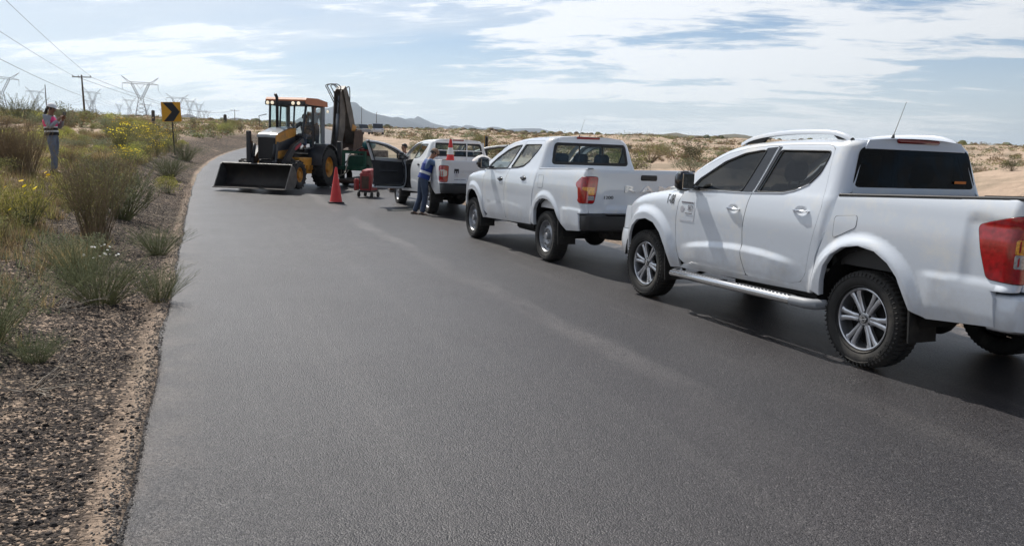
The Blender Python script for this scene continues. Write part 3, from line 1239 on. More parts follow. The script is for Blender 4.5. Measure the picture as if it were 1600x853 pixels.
        for k, (yy, sx, sz) in enumerate(((0.905, .025, .05), (0.93, .07, .092), (1.00, .085, .105), (1.07, .078, .098), (1.108, .055, .07), (1.12, .02, .03))):
            row = []
            for j in range(16):
                a = 2 * PI * j / 16
                cx, cz = math.cos(a), math.sin(a)
                cx = math.copysign(abs(cx) ** 0.6, cx); cz = math.copysign(abs(cz) ** 0.6, cz)
                row.append((mx + 0.02 + sx * cx * (1.0 if cx > 0 else 0.55) - (yy - .93) * 0.12, yy, mz + sz * cz))
            rows.append(row)
        mo.grid(rows, True)
        mo.f.append(tuple(range(16)))
        mo.f.append(tuple(len(mo.v) - 16 + j for j in range(16)))
        mo.box((mx - 0.01, 0.88, mz - 0.065), (0.09, 0.10, 0.035), None, 0.012)
        if sd < 0: mo.v = [(a, -b, c) for a, b, c in mo.v]
        mir = mo.build('mirror', M['black_gloss'], root, auto=50)
        mg = MB().box((mx - 0.034, sd * 1.0, mz), (0.006, 0.15, 0.155), rotm('Z', sd * 0.12), 0.002)
        mg.build('mirror_glass', M['mirror'], mir)
        if spec['chrome_handles']:
            MB().tube([(mx + 0.085, sd * 0.95, mz + 0.045), (mx + 0.10, sd * 1.0, mz + 0.052), (mx + 0.08, sd * 1.07, mz + 0.05)], 0.006, 6).build('mirror_trim', M['chrome'], mir, smooth=True)
    # ---- roof and windscreen lofted along the roof line
    nv = 17
    def cross(x, z, bulge_x, crown):
        w = wc(x, z) - (Rr if z > 1.3 else 0.02)
        w = Fcab(max(x, 0.5), z)[1] if x < 2.75 else w
        row = []
        for j in range(nv):
            v = -1 + 2 * j / (nv - 1)
            k = 1 - abs(v) ** 2.2
            row.append(Vector((x + bulge_x * k, w * v, z + crown * k)))
        return row
    xs_ = [x for x in np.linspace(spec['wind_top'], 0.50, 12)] + [xrear(1.75) + Rc * 0.3, xrear(1.75) - 0.01]
    rows = []
    for i, x in enumerate(xs_):
        r = cross(x, zroof(x), 0.02 * max(0, (x - 0.5)) , 0.035)
        if i >= 12:
            # follow the rounded rear corners
            u = {12: xrear(1.75) + Rc * 0.45, 13: xrear(1.75) + Rc - Rc * PI / 2}[i]
            p = Fcab(u, zroof(0.5))
            q = []
            for j in range(nv):
                v = -1 + 2 * j / (nv - 1)
                k = 1 - abs(v) ** 2.2
                q.append(Vector((p[0] - 0.03 * k * (i - 12 + 0.5), p[1] * v, zroof(0.5) + 0.028 * k)))
            r = q
        rows.append(r)
    MB().grid(rows).build('roof', white, root, smooth=True)
    WS = [p for p in RL if p[0] >= spec['wind_top']]
    wsx = np.linspace(RL[0][0], spec['wind_top'], 12)
    rows = [cross(x, zroof(x), 0.16 * (1 - 0.5 * i / 11), 0.0 + 0.035 * i / 11) for i, x in enumerate(wsx)]
    # pillars: the two outer columns of the windscreen loft
    for a, b in ((0, 1), (nv - 2, nv - 1)):
        MB().grid([[r[a], r[b]] for r in rows]).build('windscreen_pillar', white, root, smooth=True)
    MB().grid([[p - Vector((0.0, 0, 0.004)) for p in r[1:-1]] for r in rows]).build('windscreen', glassF, root, smooth=True)
    # ---- hood
    rows = []
    hx0, hx1 = spec['hood']
    for i, x in enumerate(np.linspace(hx0, hx1, 16)):
        w = Ffen(min(x, 3.58), zf(min(x, 3.58)) - 0.0005)[1] - 0.004
        zz = zf(x)
        if x > 3.55: w = w * (1 - 0.22 * ((x - 3.55) / 0.4) ** 1.6)
        row = []
        for j in range(19):
            v = -1 + 2 * j / 18
            k = 1 - abs(v) ** 2.5
            ridge = 0.012 * math.exp(-((abs(v) - 0.62) / 0.10) ** 2)
            row.append((x + 0.10 * k * (1 if x > 3.4 else 0.3), w * v, zz + spec['hood_crown'] * k + ridge * smooth(hx1, 3.2, x)))
        rows.append(row)
    MB().grid(rows).build('hood', M[spec.get('hood_paint', 'white')], root, smooth=True)
    # ---- nose: wrap-round bumper, grille, headlamps
    def nose(z0, z1, xa, inset, n=22):
        rows = []
        for z in np.linspace(z0, z1, 5):
            row = []
            for j in range(n + 1):
                th = PI * j / n
                c, s_ = math.cos(th), math.sin(th)
                w = Ffen(3.60, min(z, 1.03))[1] - inset - 0.004
                row.append((3.60 + (xa(z) - 3.60 - inset) * abs(s_) ** 0.62, w * math.copysign(abs(c) ** 0.62, c), z))
            rows.append(row)
        return MB().grid(rows)
    fx = lambda z: interp(z, [0.40, 0.55, 0.70, 0.90, 1.10], [3.96, 4.04, 4.05, 3.99, 3.90])
    nose(0.42, 0.72, fx, 0.006).build('front_bumper', white, root, smooth=True)
    nose(0.725, 1.00, fx, 0.012).build('nose_panel', white, root, smooth=True)
    nose(0.30, 0.45, fx, 0.05).build('bumper_skirt', M['black_plastic'], root, smooth=True)
    MB().box((3.985, 0, 0.87), (0.05, 0.95, 0.26), None, 0.03).build('grille', M['black_gloss'], root)
    for sd in (1, -1):
        MB().box((3.80, sd * 0.58, 0.89), (0.22, 0.24, 0.11), rotm('Z', -sd * 0.42), 0.05).build('headlamp', M['clear_lens'], root, auto=40)
    # ---- rear wall of the cab with its window
    def Frear(y, z):
        zz = max(z, 1.0)
        return (xrear(zz) - 0.0 - 0.02 * (1 - (y / 0.75) ** 2), y, z)
    yw = lambda z: Fcab(xrear(z) + Rc - Rc * PI / 2, z)[1] - 0.002
    zt = zroof(0.45)
    Fr2 = lambda y, z: Frear(-y, z) if False else Frear(y, z)
    outer = [(-yw(1.20), 1.20), (yw(1.20), 1.20), (yw(1.40), 1.40), (yw(1.6), 1.6), (yw(zt - 0.05), zt - 0.05), (yw(zt - 0.05) - 0.04, zt + 0.005), (0.3, zt + 0.024), (0, zt + 0.028), (-0.3, zt + 0.024), (-yw(zt - 0.05) + 0.04, zt + 0.005), (-yw(zt - 0.05), zt - 0.05), (-yw(1.6), 1.6), (-yw(1.4), 1.4)]
    def Frn(u, z):
        p = Frear(-u, z)
        return p
    # u runs so that the normal points backwards
    hole = roundpoly([(-y, z) for y, z in spec['rear_win']], 0.06, 5)
    outer_u = [(-y, z) for y, z in outer]
    def Fneg(u, z):
        return Frear(u * 1.0, z)
    pb = panel('cab_back', lambda u, z: (Frear(u, z)[0], u, z), outer_u, white, root, 1, holes=[hole], step=0.07, depth=0.02)
    def Fg(u, z): return (Frear(u, z)[0], u, z)
    panel('rear_window', Fg, offs(hole, 0.012), glassR, pb, 1, off=-0.006, step=0.15, depth=0)
    sm = MB(); HH = densify(offs(hole, -0.012), 0.04)
    if spec.get('thick_seal'):
        # broad black surround
        ring = panel('window_surround', Fg, offs(hole, 0.006), M['seal'], pb, 1, holes=[roundpoly(offs(hole, -0.035), 0.02, 2)], off=0.002, step=0.08, depth=0.006)
        for yy in (0.20, -0.20):
            MB().box((xrear(1.6) - 0.012, yy, 0.5 * (spec['rear_win'][0][1] + spec['rear_win'][2][1])), (0.008, 0.022, 0.30)).build('window_divider', M['seal'], pb)
    # high brake lamp
    bl = spec['brake']
    MB().box((xrear(zt) - 0.022, bl[0], bl[1]), (0.035, bl[2], 0.038), None, 0.012).build('brake_lamp', M['dark_red'], root, auto=40)
    # antenna
    an = spec.get('antenna')
    if an:
        ax, ay, az, tx, ty, tz = an
        MB().tube([(ax, ay, az - 0.02), (ax + (tx - ax) * .08, ay + (ty - ay) * .08, az + (tz - az) * .08), (ax + (tx - ax) * .12, ay + (ty - ay) * .12, az + (tz - az) * .12), (tx, ty, tz)], [0.020, 0.009, 0.0028, 0.0018], 8).build('antenna', M['black_plastic'], root, smooth=True)
    # ---- tailgate and bed
    zt0, zt1 = spec['bedtop']
    gy = Fbed(XB + Rb - Rb * PI / 2 - 0.02, 1.1)[1] - 0.006
    def Ftg(u, z):
        b = 0.012 * (smooth(0.86, 0.90, z) - smooth(1.06, 1.12, z)) * (1 - smooth(0.5, 0.6, abs(u)))
        return (XB + b + 0.03 * smooth(zt1 - 0.02, zt1 + 0.06, z), u, z)
    tg = panel('tailgate', Ftg, roundpoly([(-gy, 0.80), (gy, 0.80), (gy, zt1 + 0.002), (-gy, zt1 + 0.002)], 0.012, 2), white, root, 1, step=0.05, depth=0.045)
    MB().box((XB + 0.045, 0, zt1 - 0.015), (0.075, 2 * gy - 0.01, 0.03), None, 0.008).build('tailgate_cap', M['black_plastic'] if spec['rail_black'] else white, tg)
    # inside of the bed
    lin = MB()
    ri = 0.81
    xa, xb = XB + 0.06, 0.30
    for sd in (1, -1):
        lin.box(((xa + xb) / 2, sd * ri, 1.06), (xb - xa, 0.02, 0.56))
        for xx in (0.0,):
            lin.box((xx, sd * 0.69, 0.90), (0.9, 0.22, 0.26), None, 0.05)
    lin.box(((xa + xb) / 2, 0, 0.79), (xb - xa, 1.6, 0.03))
    lin.box((xb + 0.0, 0, 1.05), (0.03, 1.64, 0.56))
    lin.box((XB + 0.055, 0, 1.07), (0.015, 2 * gy, 0.52))
    lin.build('bed_liner', M['black_plastic'] if spec['rail_black'] else M['white_dusty'], root)
    # tailgate handle and lettering
    hy, hz = spec['tg_handle']
    MB().box((XB - 0.004, hy, hz), (0.03, 0.26, 0.075), None, 0.02).build('tailgate_handle', M['black_plastic'], tg, auto=40)
    # ---- rear bumper
    bm_ = MB()
    bh0, bh1 = spec['bumper']
    BM = M[spec['bumper_mat']]
    rows = []
    for z, o in ((bh0, 0.0), (bh0 + 0.02, 0.05), ((bh0 + bh1) / 2, 0.065), (bh1 - 0.02, 0.05), (bh1, 0.0)):
        row = []
        for j in range(23):
            th = PI * j / 22
            c, s_ = math.cos(th), math.sin(th)
            row.append((XB + 0.16 - (0.24 + o) * abs(s_) ** 0.45, (0.865 + o * 0.35) * math.copysign(abs(c) ** 0.30, c), z))
        rows.append(row)
    bm_.grid(rows)
    bm_.f.append(tuple(range(23)))
    bm_.f.append(tuple(len(bm_.v) - 23 + j for j in range(23))[::-1])
    rb = bm_.build('rear_bumper', BM, root, auto=50)
    MB().box((XB - 0.06, 0, bh1 + 0.004), (0.16, 1.2, 0.012), None, 0.004).build('bumper_step', M['black_plastic'], rb)
    MB().box((XB - 0.155, 0, 0.5 * (bh0 + bh1) + 0.01), (0.012, 0.42, 0.13), None, 0.004).build('number_plate', M['decal_pale'], rb)
    # ---- underside
    ub = MB()
    for sd in (1, -1):
        ub.tube([(XB + 0.02, sd * 0.45, 0.56), (-0.5, sd * 0.45, 0.58), (0, sd * 0.43, 0.64), (0.6, sd * 0.42, 0.46), (2.5, sd * 0.40, 0.44), (3.2, sd * 0.38, 0.56), (3.85, sd * 0.40, 0.52)], 0.055, 6)
    ub.box((1.5, 0, 0.47), (1.9, 1.62, 0.06))
    ub.box((-0.75, 0, 0.70), (0.75, 1.56, 0.10))
    ub.box((3.1, 0, 0.80), (0.95, 0.84, 0.5))
    ub.box((1.7, 0.25, 0.37), (0.9, 0.35, 0.18), None, 0.04)
    ub.box((0.6, -0.3, 0.42), (0.7, 0.30, 0.2), None, 0.05)
    ub.tube([(0, -0.8, 0.37), (0, 0.8, 0.37)], 0.045, 10)
    ub.ball((0, 0.05, 0.37), (0.15, 0.17, 0.15))
    ub.tube([(3.15, -0.75, 0.37), (3.15, 0.75, 0.37)], 0.05, 8)
    ub.tube([(1.9, 0.1, 0.42), (0.1, 0.05, 0.40)], 0.035, 8)
    for sd in (1, -1):
        ub.tube([(0.65, sd * 0.55, 0.47), (0.1, sd * 0.55, 0.33), (-0.65, sd * 0.55, 0.52)], 0.03, 6)
    ub.build('chassis', M['under'], root, auto=40)
    sp = make_tyre(0.34, 0.20, 0.2, 40)
    sp.lathe([(0.2, 0.06), (0.01, 0.05)], (0, 0, 0), 'y', 24)
    sp.xform(Matrix.Translation((-0.72, 0, 0.50)) @ Matrix.Rotation(PI / 2, 4, 'X'))
    sp.build('spare_wheel', M['rubber'], root, auto=40, fix=False)
    MB().tube([(-0.3, -0.62, 0.48), (-0.9, -0.64, 0.46), (-1.15, -0.66, 0.44)], 0.03, 10).build('exhaust_pipe', M['steel_rim'], root, smooth=True)
    # ---- cabin
    it = MB()
    it.box((1.6, 0, 0.53), (2.2, 1.56, 0.05))
    it.box((0.50, 0, 0.90), (0.06, 1.40, 0.78))
    it.box((2.42, 0, 1.02), (0.42, 1.44, 0.38), None, 0.10)
    it.box((2.55, 0, 0.85), (0.30, 1.50, 0.6))
    it.build('dashboard', M['interior'], root)
    for (sx, sy, sz) in ((1.55, 0.38, 0.62), (1.55, -0.38, 0.62), (0.80, 0.36, 0.62), (0.80, -0.36, 0.62)):
        wd = 0.50 if sx > 1 else 0.60
        st = MB().box((sx + 0.22, sy, sz + 0.12), (0.50, wd, 0.18), None, 0.06)
        st.box((sx - 0.05, sy, sz + 0.45), (0.14, wd, 0.60), rotm('Y', -0.18), 0.06)
        st_o = st.build('seat', M['seat'], root, auto=50)
        hr = MB().box((sx - 0.15, sy, sz + 0.87), (0.10, 0.27, 0.19), rotm('Y', -0.15), 0.045)
        hr.tube([(sx - 0.11, sy - 0.06, sz + 0.6), (sx - 0.14, sy - 0.06, sz + 0.82)], 0.008, 6)
        hr.tube([(sx - 0.11, sy + 0.06, sz + 0.6), (sx - 0.14, sy + 0.06, sz + 0.82)], 0.008, 6)
        hr.build('head_rest', M['seat'], st_o, auto=50)
    swp = []
    for k in range(25):
        a = 2 * PI * k / 24
        v = Vector((0, 0.19 * math.cos(a), 0.19 * math.sin(a)))
        v = rotm('Y', -0.45) @ v
        swp.append(Vector((2.10, 0.38, 1.12)) + v)
    MB().tube(swp, 0.013, 8, cap=False).tube([(2.10, 0.38, 1.12), (2.30, 0.38, 1.02)], 0.03, 8).build('steering_wheel', M['interior'], root, smooth=True)
    # ---- wheels
    for i, (x, y) in enumerate(((0, 1), (spec['wb'], 1), (0, -1), (spec['wb'], -1))):
        w = add_wheel(root, x, 0.875 * y, spec['wheel'], spin=0.9 * i + 0.25)
    return root, dict(Fcab=Fcab, Fbed=Fbed, Ffen=Ffen, wc=wc, wb=wb_, Ftg=Ftg, tailgate=tg, zroof=zroof)


def side_text(body, size, x, z, F, material, name, parent, side=1, xscale=1.0, bold=0.0, off=0.003, shear=0.0, spacing=1.0):
    me = text_mesh(body, size, 0.0012, bold, spacing, xscale, shear)
    if size > 0.06: subdivide_long(me, 0.014)
    for v in me.vertices:
        u = x - v.co.x
        p = Vector(F(u, z + v.co.y))
        v.co = (p.x, p.y + off + v.co.z, p.z)
    me.materials.append(material)
    return link(name, me, parent)


def back_text(body, size, y, z, F, material, name, parent, xscale=1.0, bold=0.0, depth=0.0015, off=0.003, spacing=1.0):
    # seen from behind, the truck's left side is on the viewer's left
    me = text_mesh(body, size, depth, bold, spacing, xscale)
    for v in me.vertices:
        yy = y - v.co.x
        p = Vector(F(yy, z + v.co.y))
        v.co = (p.x - off - v.co.z, yy, p.z)
    me.materials.append(material)
    return link(name, me, parent)


SPEC_A = dict(
    A=1, wb=3.15, flare=0.048, flare_w=0.11, ledge=0.026, glass='tint', glass_rear='tint_rear', chrome_handles=True, rail_black=True, wheel='alloy',
    handles=[(1.63, 1.115), (0.74, 1.165)],
    roofline=[(2.78, 1.255), (2.62, 1.335), (2.50, 1.41), (2.26, 1.555), (1.98, 1.675), (1.68, 1.735), (1.36, 1.757), (0.90, 1.770), (0.45, 1.768), (0.30, 1.762)],
    frame_top=[(0.62, 1.769), (0.9, 1.77), (1.36, 1.757), (1.68, 1.735), (1.98, 1.675), (2.26, 1.555), (2.50, 1.41), (2.62, 1.335), (2.70, 1.29)],
    cab_rear=(0.37, 0.43), corner=0.13, bed_rear=-1.19,
    fenderline=[(2.2, 1.245), (2.45, 1.242), (2.76, 1.228), (3.02, 1.200), (3.35, 1.145), (3.60, 1.065), (3.75, 0.98), (3.95, 0.90)],
    front=[(2.40, 0.485), (2.505, 0.53), (2.53, 0.62), (2.552, 0.82), (2.552, 0.95), (2.53, 1.12), (2.46, 1.236)],
    top=[(2.60, 1.30), (2.46, 1.385), (2.25, 1.508), (1.97, 1.628), (1.68, 1.690), (1.42, 1.712), (1.05, 1.724), (0.68, 1.728)],
    top_split=6, bgap=[(1.285, 1.718), (1.412, 1.29), (1.442, 1.17), (1.465, 1.0), (1.468, 0.93), (1.45, 0.69), (1.37, 0.515)],
    rear_edge=[(0.600, 1.70), (0.59, 1.60), (0.55, 1.40), (0.515, 1.22), (0.545, 1.05), (0.585, 0.88), (0.625, 0.64), (0.68, 0.565)],
    bottom=[(0.78, 0.54)],
    sill=[(2.50, 0.43), (0.54, 0.495)],
    cabgap=[(0.54, 0.53), (0.53, 0.80), (0.465, 0.97), (0.40, 1.15), (0.365, 1.31)],
    winF=[(2.37, 1.258), (2.28, 1.37), (1.97, 1.553), (1.71, 1.640), (1.50, 1.670), (1.425, 1.674), (1.565, 1.283)],
    winR=[(1.235, 1.674), (1.352, 1.292), (1.02, 1.305), (0.88, 1.335), (0.74, 1.40), (0.665, 1.49), (0.635, 1.60), (0.63, 1.674)],
    black_pillar=[[(1.435, 1.692), (1.297, 1.704), (1.422, 1.276), (1.575, 1.271)], [(1.274, 1.706), (1.238, 1.706), (1.350, 1.280), (1.400, 1.278)]],
    belt=[(2.40, 1.247), (1.9, 1.268), (1.5, 1.275), (1.02, 1.298), (0.88, 1.328), (0.74, 1.393)],
    wind_top=1.60, hood=(2.62, 3.80), hood_crown=0.055, hood_paint='cream',
    farch=[(3.555, 0.44), (3.54, 0.56), (3.49, 0.68), (3.40, 0.79), (3.26, 0.872), (3.08, 0.90), (2.92, 0.868), (2.79, 0.77), (2.70, 0.64), (2.64, 0.52)],
    barch=[(-0.57, 0.505), (-0.46, 0.55), (-0.40, 0.66), (-0.34, 0.77), (-0.25, 0.86), (-0.12, 0.932), (0.04, 0.955), (0.20, 0.925), (0.32, 0.85), (0.39, 0.75), (0.42, 0.62), (0.425, 0.50)],
    bedtop=(1.325, 1.392), full_corner=True, tail_recess=True,
    fuel=[(0.345, 0.985), (0.345, 1.155), (0.12, 1.18), (0.12, 1.085), (0.20, 1.05), (0.28, 1.01)],
    tail=[(-0.905, 1.205), (-0.945, 1.04), (-1.005, 0.865), (-1.26, 0.85), (-1.29, 1.05), (-1.29, 1.29), (-1.14, 1.27), (-1.0, 1.235)],
    tail_in=[([(-1.17, 1.13), (-1.17, 1.04), (-1.29, 1.04), (-1.29, 1.13)], 'amber_lens', 'indicator_lens'), ([(-1.17, 1.035), (-1.17, 0.95), (-1.29, 0.95), (-1.29, 1.035)], 'clear_lens', 'reversing_lens')],
    rear_win=[(0.70, 1.385), (0.615, 1.705), (-0.615, 1.705), (-0.70, 1.385)],
    brake=(0.0, 1.775, 0.48), antenna=(0.47, 0.23, 1.80, 0.47, 0.115, 2.10),
    mirror=(2.27, 1.345), tg_handle=(0, 1.25), bumper=(0.53, 0.77), bumper_mat='white',
)
SPEC_B = dict(
    SPEC_A, wb=3.12, flare=0.022, flare_w=0.10, ledge=0.008, glass='glass', glass_rear='glass', chrome_handles=False, rail_black=False, wheel='steel',
    handles=[(1.80, 1.125), (0.86, 1.175)],
    roofline=[(2.86, 1.265), (2.70, 1.345), (2.50, 1.455), (2.20, 1.605), (1.90, 1.715), (1.55, 1.775), (1.20, 1.805), (0.80, 1.815), (0.45, 1.812), (0.25, 1.805)],
    frame_top=[(0.62, 1.812), (0.8, 1.815), (1.20, 1.805), (1.55, 1.775), (1.90, 1.715), (2.20, 1.605), (2.50, 1.455), (2.70, 1.345), (2.78, 1.30)],
    cab_rear=(0.33, 0.38), corner=0.12, bed_rear=-1.17,
    fenderline=[(2.2, 1.262), (2.50, 1.262), (2.8, 1.245), (3.10, 1.215), (3.45, 1.155), (3.62, 1.09), (3.75, 1.02), (3.95, 0.95)],
    front=[(2.42, 0.495), (2.53, 0.54), (2.58, 0.64), (2.60, 0.80), (2.60, 0.98), (2.57, 1.14), (2.50, 1.25)],
    top=[(2.66, 1.315), (2.50, 1.415), (2.20, 1.560), (1.88, 1.672), (1.55, 1.730), (1.24, 1.755), (1.20, 1.757), (0.60, 1.765)],
    top_split=6, bgap=[(1.22, 1.757), (1.48, 1.30), (1.56, 1.17), (1.60, 1.0), (1.60, 0.85), (1.58, 0.65), (1.54, 0.515)],
    rear_edge=[(0.500, 1.74), (0.52, 1.60), (0.60, 1.40), (0.625, 1.20), (0.64, 1.05), (0.655, 0.88), (0.665, 0.68), (0.70, 0.575)],
    bottom=[(0.78, 0.55)],
    sill=[(2.52, 0.43), (0.51, 0.495)],
    cabgap=[(0.51, 0.53), (0.51, 0.80), (0.485, 0.97), (0.40, 1.17), (0.325, 1.31)],
    winF=[(2.46, 1.290), (2.36, 1.375), (2.14, 1.49), (1.83, 1.613), (1.55, 1.675), (1.33, 1.695), (1.60, 1.318)],
    winR=[(1.20, 1.700), (1.47, 1.330), (1.20, 1.345), (1.00, 1.375), (0.82, 1.47), (0.67, 1.60), (0.60, 1.705)],
    black_pillar=None,
    belt=[(2.50, 1.272), (1.9, 1.295), (1.5, 1.312), (1.2, 1.330), (1.0, 1.360), (0.82, 1.452)],
    wind_top=1.70, hood=(2.70, 3.82), hood_crown=0.05, hood_paint='white',
    barch=[(-0.67, 0.525), (-0.52, 0.60), (-0.42, 0.70), (-0.34, 0.80), (-0.24, 0.87), (-0.11, 0.915), (0.04, 0.925), (0.19, 0.90), (0.31, 0.83), (0.375, 0.74), (0.395, 0.62), (0.395, 0.50)],
    bedtop=(1.345, 1.385), full_corner=True, tail_recess=False,
    fuel=[(0.29, 1.07), (0.29, 1.25), (0.12, 1.255), (0.12, 1.075)],
    tail=[(-0.945, 1.195), (-0.955, 1.15), (-1.01, 1.135), (-1.04, 0.99), (-1.015, 0.965), (-1.06, 0.935), (-1.30, 0.935), (-1.335, 1.10), (-1.335, 1.28), (-1.22, 1.285), (-1.08, 1.275)],
    tail_in=[([(-1.13, 1.145), (-1.14, 1.11), (-1.20, 1.10), (-1.22, 1.045), (-1.30, 1.045), (-1.30, 1.145)], 'amber_lens', 'indicator_lens'), ([(-1.21, 1.03), (-1.21, 0.975), (-1.30, 0.975), (-1.30, 1.03)], 'clear_lens', 'reversing_lens')],
    rear_win=[(0.66, 1.42), (0.60, 1.735), (-0.60, 1.735), (-0.66, 1.42)], thick_seal=True,
    brake=(0.05, 1.822, 0.40), antenna=(0.60, 0.08, 1.845, 0.60, 0.0, 2.11),
    mirror=(2.29, 1.375), tg_handle=(-0.10, 1.285), bumper=(0.56, 0.79), bumper_mat='black_plastic',
)
SPEC_C = dict(SPEC_B, paint='white_dusty', open=(math.radians(72), math.radians(66)), bedtop=(1.30, 1.33), hood_paint='white_dusty',
              tail=[(-1.00, 1.18), (-1.04, 1.08), (-1.05, 0.98), (-1.04, 0.88), (-1.08, 0.83), (-1.30, 0.83), (-1.32, 1.0), (-1.32, 1.20), (-1.10, 1.215)],
              tail_in=[([(-1.07, 1.08), (-1.05, 1.03), (-1.07, 0.98), (-1.15, 0.95), (-1.24, 0.955), (-1.29, 0.98), (-1.29, 1.08), (-1.2, 1.115), (-1.12, 1.10)], 'clear_lens', 'reversing_lens')],
              antenna=None, brake=(0.0, 1.822, 0.30))

def _spl(P, x):
    Q = [tuple(p) for p in roundpoly(P, 0.14, 6)][7:-7]
    Q = [P[0]] + Q + [P[-1]]
    Q.sort()
    return float(np.interp(x, [q[0] for q in Q], [q[1] for q in Q]))


GRP = 'white pickup trucks parked along the road'
t1, K1 = build_truck('pickup_truck', 'nearest white double cab pickup with T-08 on its fender, alloy wheels and black tinted windows', 'pickup truck', GRP, (3.54, 6.486, math.radians(22.94)), SPEC_A)
t2, K2 = build_truck('pickup_truck', 'middle white double cab pickup with steel wheels and black rear bumper', 'pickup truck', GRP, (1.281, 12.128, math.radians(23.12)), SPEC_B)
t3, K3 = build_truck('pickup_truck', 'farthest white pickup, front doors wide open and a traffic cone in its bed', 'pickup truck', GRP, (-1.344, 20.303, math.radians(22.0)), SPEC_C)

# ---- nearest truck: lettering, door decal, roof rails, side steps
side_text('T-08', 0.145, 2.68, 1.135, K1['Ffen'], M['decal_black'], 'fender_number', t1, xscale=0.52, bold=-0.001, off=0.0035)
side_text('SICT', 0.070, 2.305, 1.068, K1['Fcab'], M['decal_grey'], 'decal_lettering', t1, xscale=0.62, off=0.004)
side_text('SECRETARIA DE INFRAESTRUCTURA', 0.021, 2.365, 1.122, K1['Fcab'], M['decal_grey'], 'decal_small_lettering', t1, xscale=0.60, bold=0.0012, off=0.004)
side_text('COMUNICACIONES Y TRANSPORTES', 0.012, 2.33, 1.012, K1['Fcab'], M['decal_grey'], 'decal_small_lettering', t1, xscale=0.60, off=0.004)
MB().lathe([(0.036, 0), (0.030, 0.001), (0.001, 0.0012)], (2.445, K1['wc'](2.445, 1.05) + 0.002, 1.05), 'y', 20).build('decal_emblem', M['decal_faint'], t1)
MB().box((2.235, K1['wc'](2.235, 1.04) + 0.003, 1.04), (0.005, 0.002, 0.20)).box((2.365, K1['wc'](2.365, 0.94) + 0.003, 0.940), (0.26, 0.002, 0.004)).build('decal_border', M['decal_faint'], t1)
MB().box((0.3665, -0.50, 1.445), (0.003, 0.14, 0.022)).build('window_sticker', M['orange_stick'], t1)
for sd in (1, -1):
    P = [(1.92, 1.730), (1.78, 1.785), (1.55, 1.820), (1.25, 1.842), (0.90, 1.843), (0.70, 1.832), (0.58, 1.798), (0.53, 1.770)]
    rr = MB()
    rows = []
    for x, z in [(x, float(np.interp(x, [q[0] for q in P[::-1]], [q[1] for q in P[::-1]])) * 0.0 + _spl(P, x)) for x in np.linspace(P[0][0], P[-1][0], 40)]:
        y = 0.605
        rows.append([(x, sd * (y + 0.026), z - 0.022), (x, sd * (y + 0.024), z + 0.010), (x, sd * y, z + 0.020), (x, sd * (y - 0.022), z + 0.010), (x, sd * (y - 0.024), z - 0.022)])
    rr.grid(rows, False)
    ral = rr.build('roof_rail', M['white'], t1, smooth=True)
    for FP in ([(1.93, 1.725), (1.80, 1.780), (1.55, 1.828), (1.55, 1.80), (1.62, 1.745)], [(0.52, 1.765), (0.58, 1.795), (0.74, 1.840), (0.74, 1.815), (0.68, 1.775)]):
        MB().prism(FP, sd * 0.590, sd * 0.618).build('rail_foot', M['black_plastic'], ral)
    # side step: chromed tube with ribbed pads
    sb = MB()
    ys = sd * 0.985
    sb.tube([(2.46, sd * 0.86, 0.395), (2.47, sd * 0.93, 0.385), (2.43, ys, 0.382), (1.5, ys, 0.400), (0.62, ys, 0.417), (0.50, ys, 0.420)], [0.036, 0.038, 0.038, 0.038, 0.038, 0.038], 14)
    step_ = sb.build('side_step', M['steel'], t1, auto=50)
    MB().tube([(0.66, ys, 0.417), (0.50, ys - sd * 0.0, 0.420), (0.42, sd * 0.95, 0.421), (0.40, sd * 0.86, 0.422)], [0.042, 0.044, 0.044, 0.04], 14).build('step_end_cap', M['step_grey'], step_, auto=50)
    for xa, xb_ in ((2.30, 1.62), (1.40, 0.68)):
        pad = MB()
        pad.box(((xa + xb_) / 2, ys - sd * 0.035, 0.40 + 0.019 * (1.5 - (xa + xb_) / 2) + 0.030), (xa - xb_, 0.085, 0.014), rotm('Y', 0.019), 0.004)
        po = pad.build('step_pad', M['black_plastic'], step_)
        rib = MB()
        for k in range(15):
            xx = xb_ + (xa - xb_) * (k + 0.5) / 15
            rib.box((xx, ys - sd * 0.01, 0.40 + 0.019 * (1.5 - xx) + 0.036), (0.022, 0.05, 0.012), None, 0.003)
        rib.build('pad_ribs', M['steel'], step_)
    br = MB()
    for xx in (2.2, 1.45, 0.7):
        br.tube([(xx, sd * 0.62, 0.47), (xx, sd * 0.85, 0.40), (xx, sd * 0.97, 0.395)], 0.02, 6)
    br.build('step_bracket', M['under'], step_)
# lettering on the near rear tyre
for ch in t1.children:
    if ch.name.startswith('wheel') and ch.location.x < 0.1 and ch.location.y > 0 and not ch.name.startswith('wheel_arch'):
        arc_text('WRANGLER', 0.042, 0.318, 0.1262, 4.15, M['rubber'], 'tyre_lettering', ch, 0.003)

# ---- middle truck: chrome letters and model number on the tailgate
for ch_, yy in (('R', 0.20), ('A', -0.085), ('M', -0.36)):
    back_text(ch_, 0.125, yy, 1.125, K2['Ftg'], M['emblem_chrome'], 'tailgate_letter', t2, xscale=2.3, bold=0.004, depth=0.006, off=0.008)
back_text('1200', 0.062, 0.52, 1.010, K2['Ftg'], M['decal_black'], 'tailgate_number', t2, xscale=1.35, depth=0.003)
side_text('1200', 0.05, 2.33, 0.745, K2['Fcab'], M['chrome'], 'door_number', t2, xscale=1.3, off=0.005)
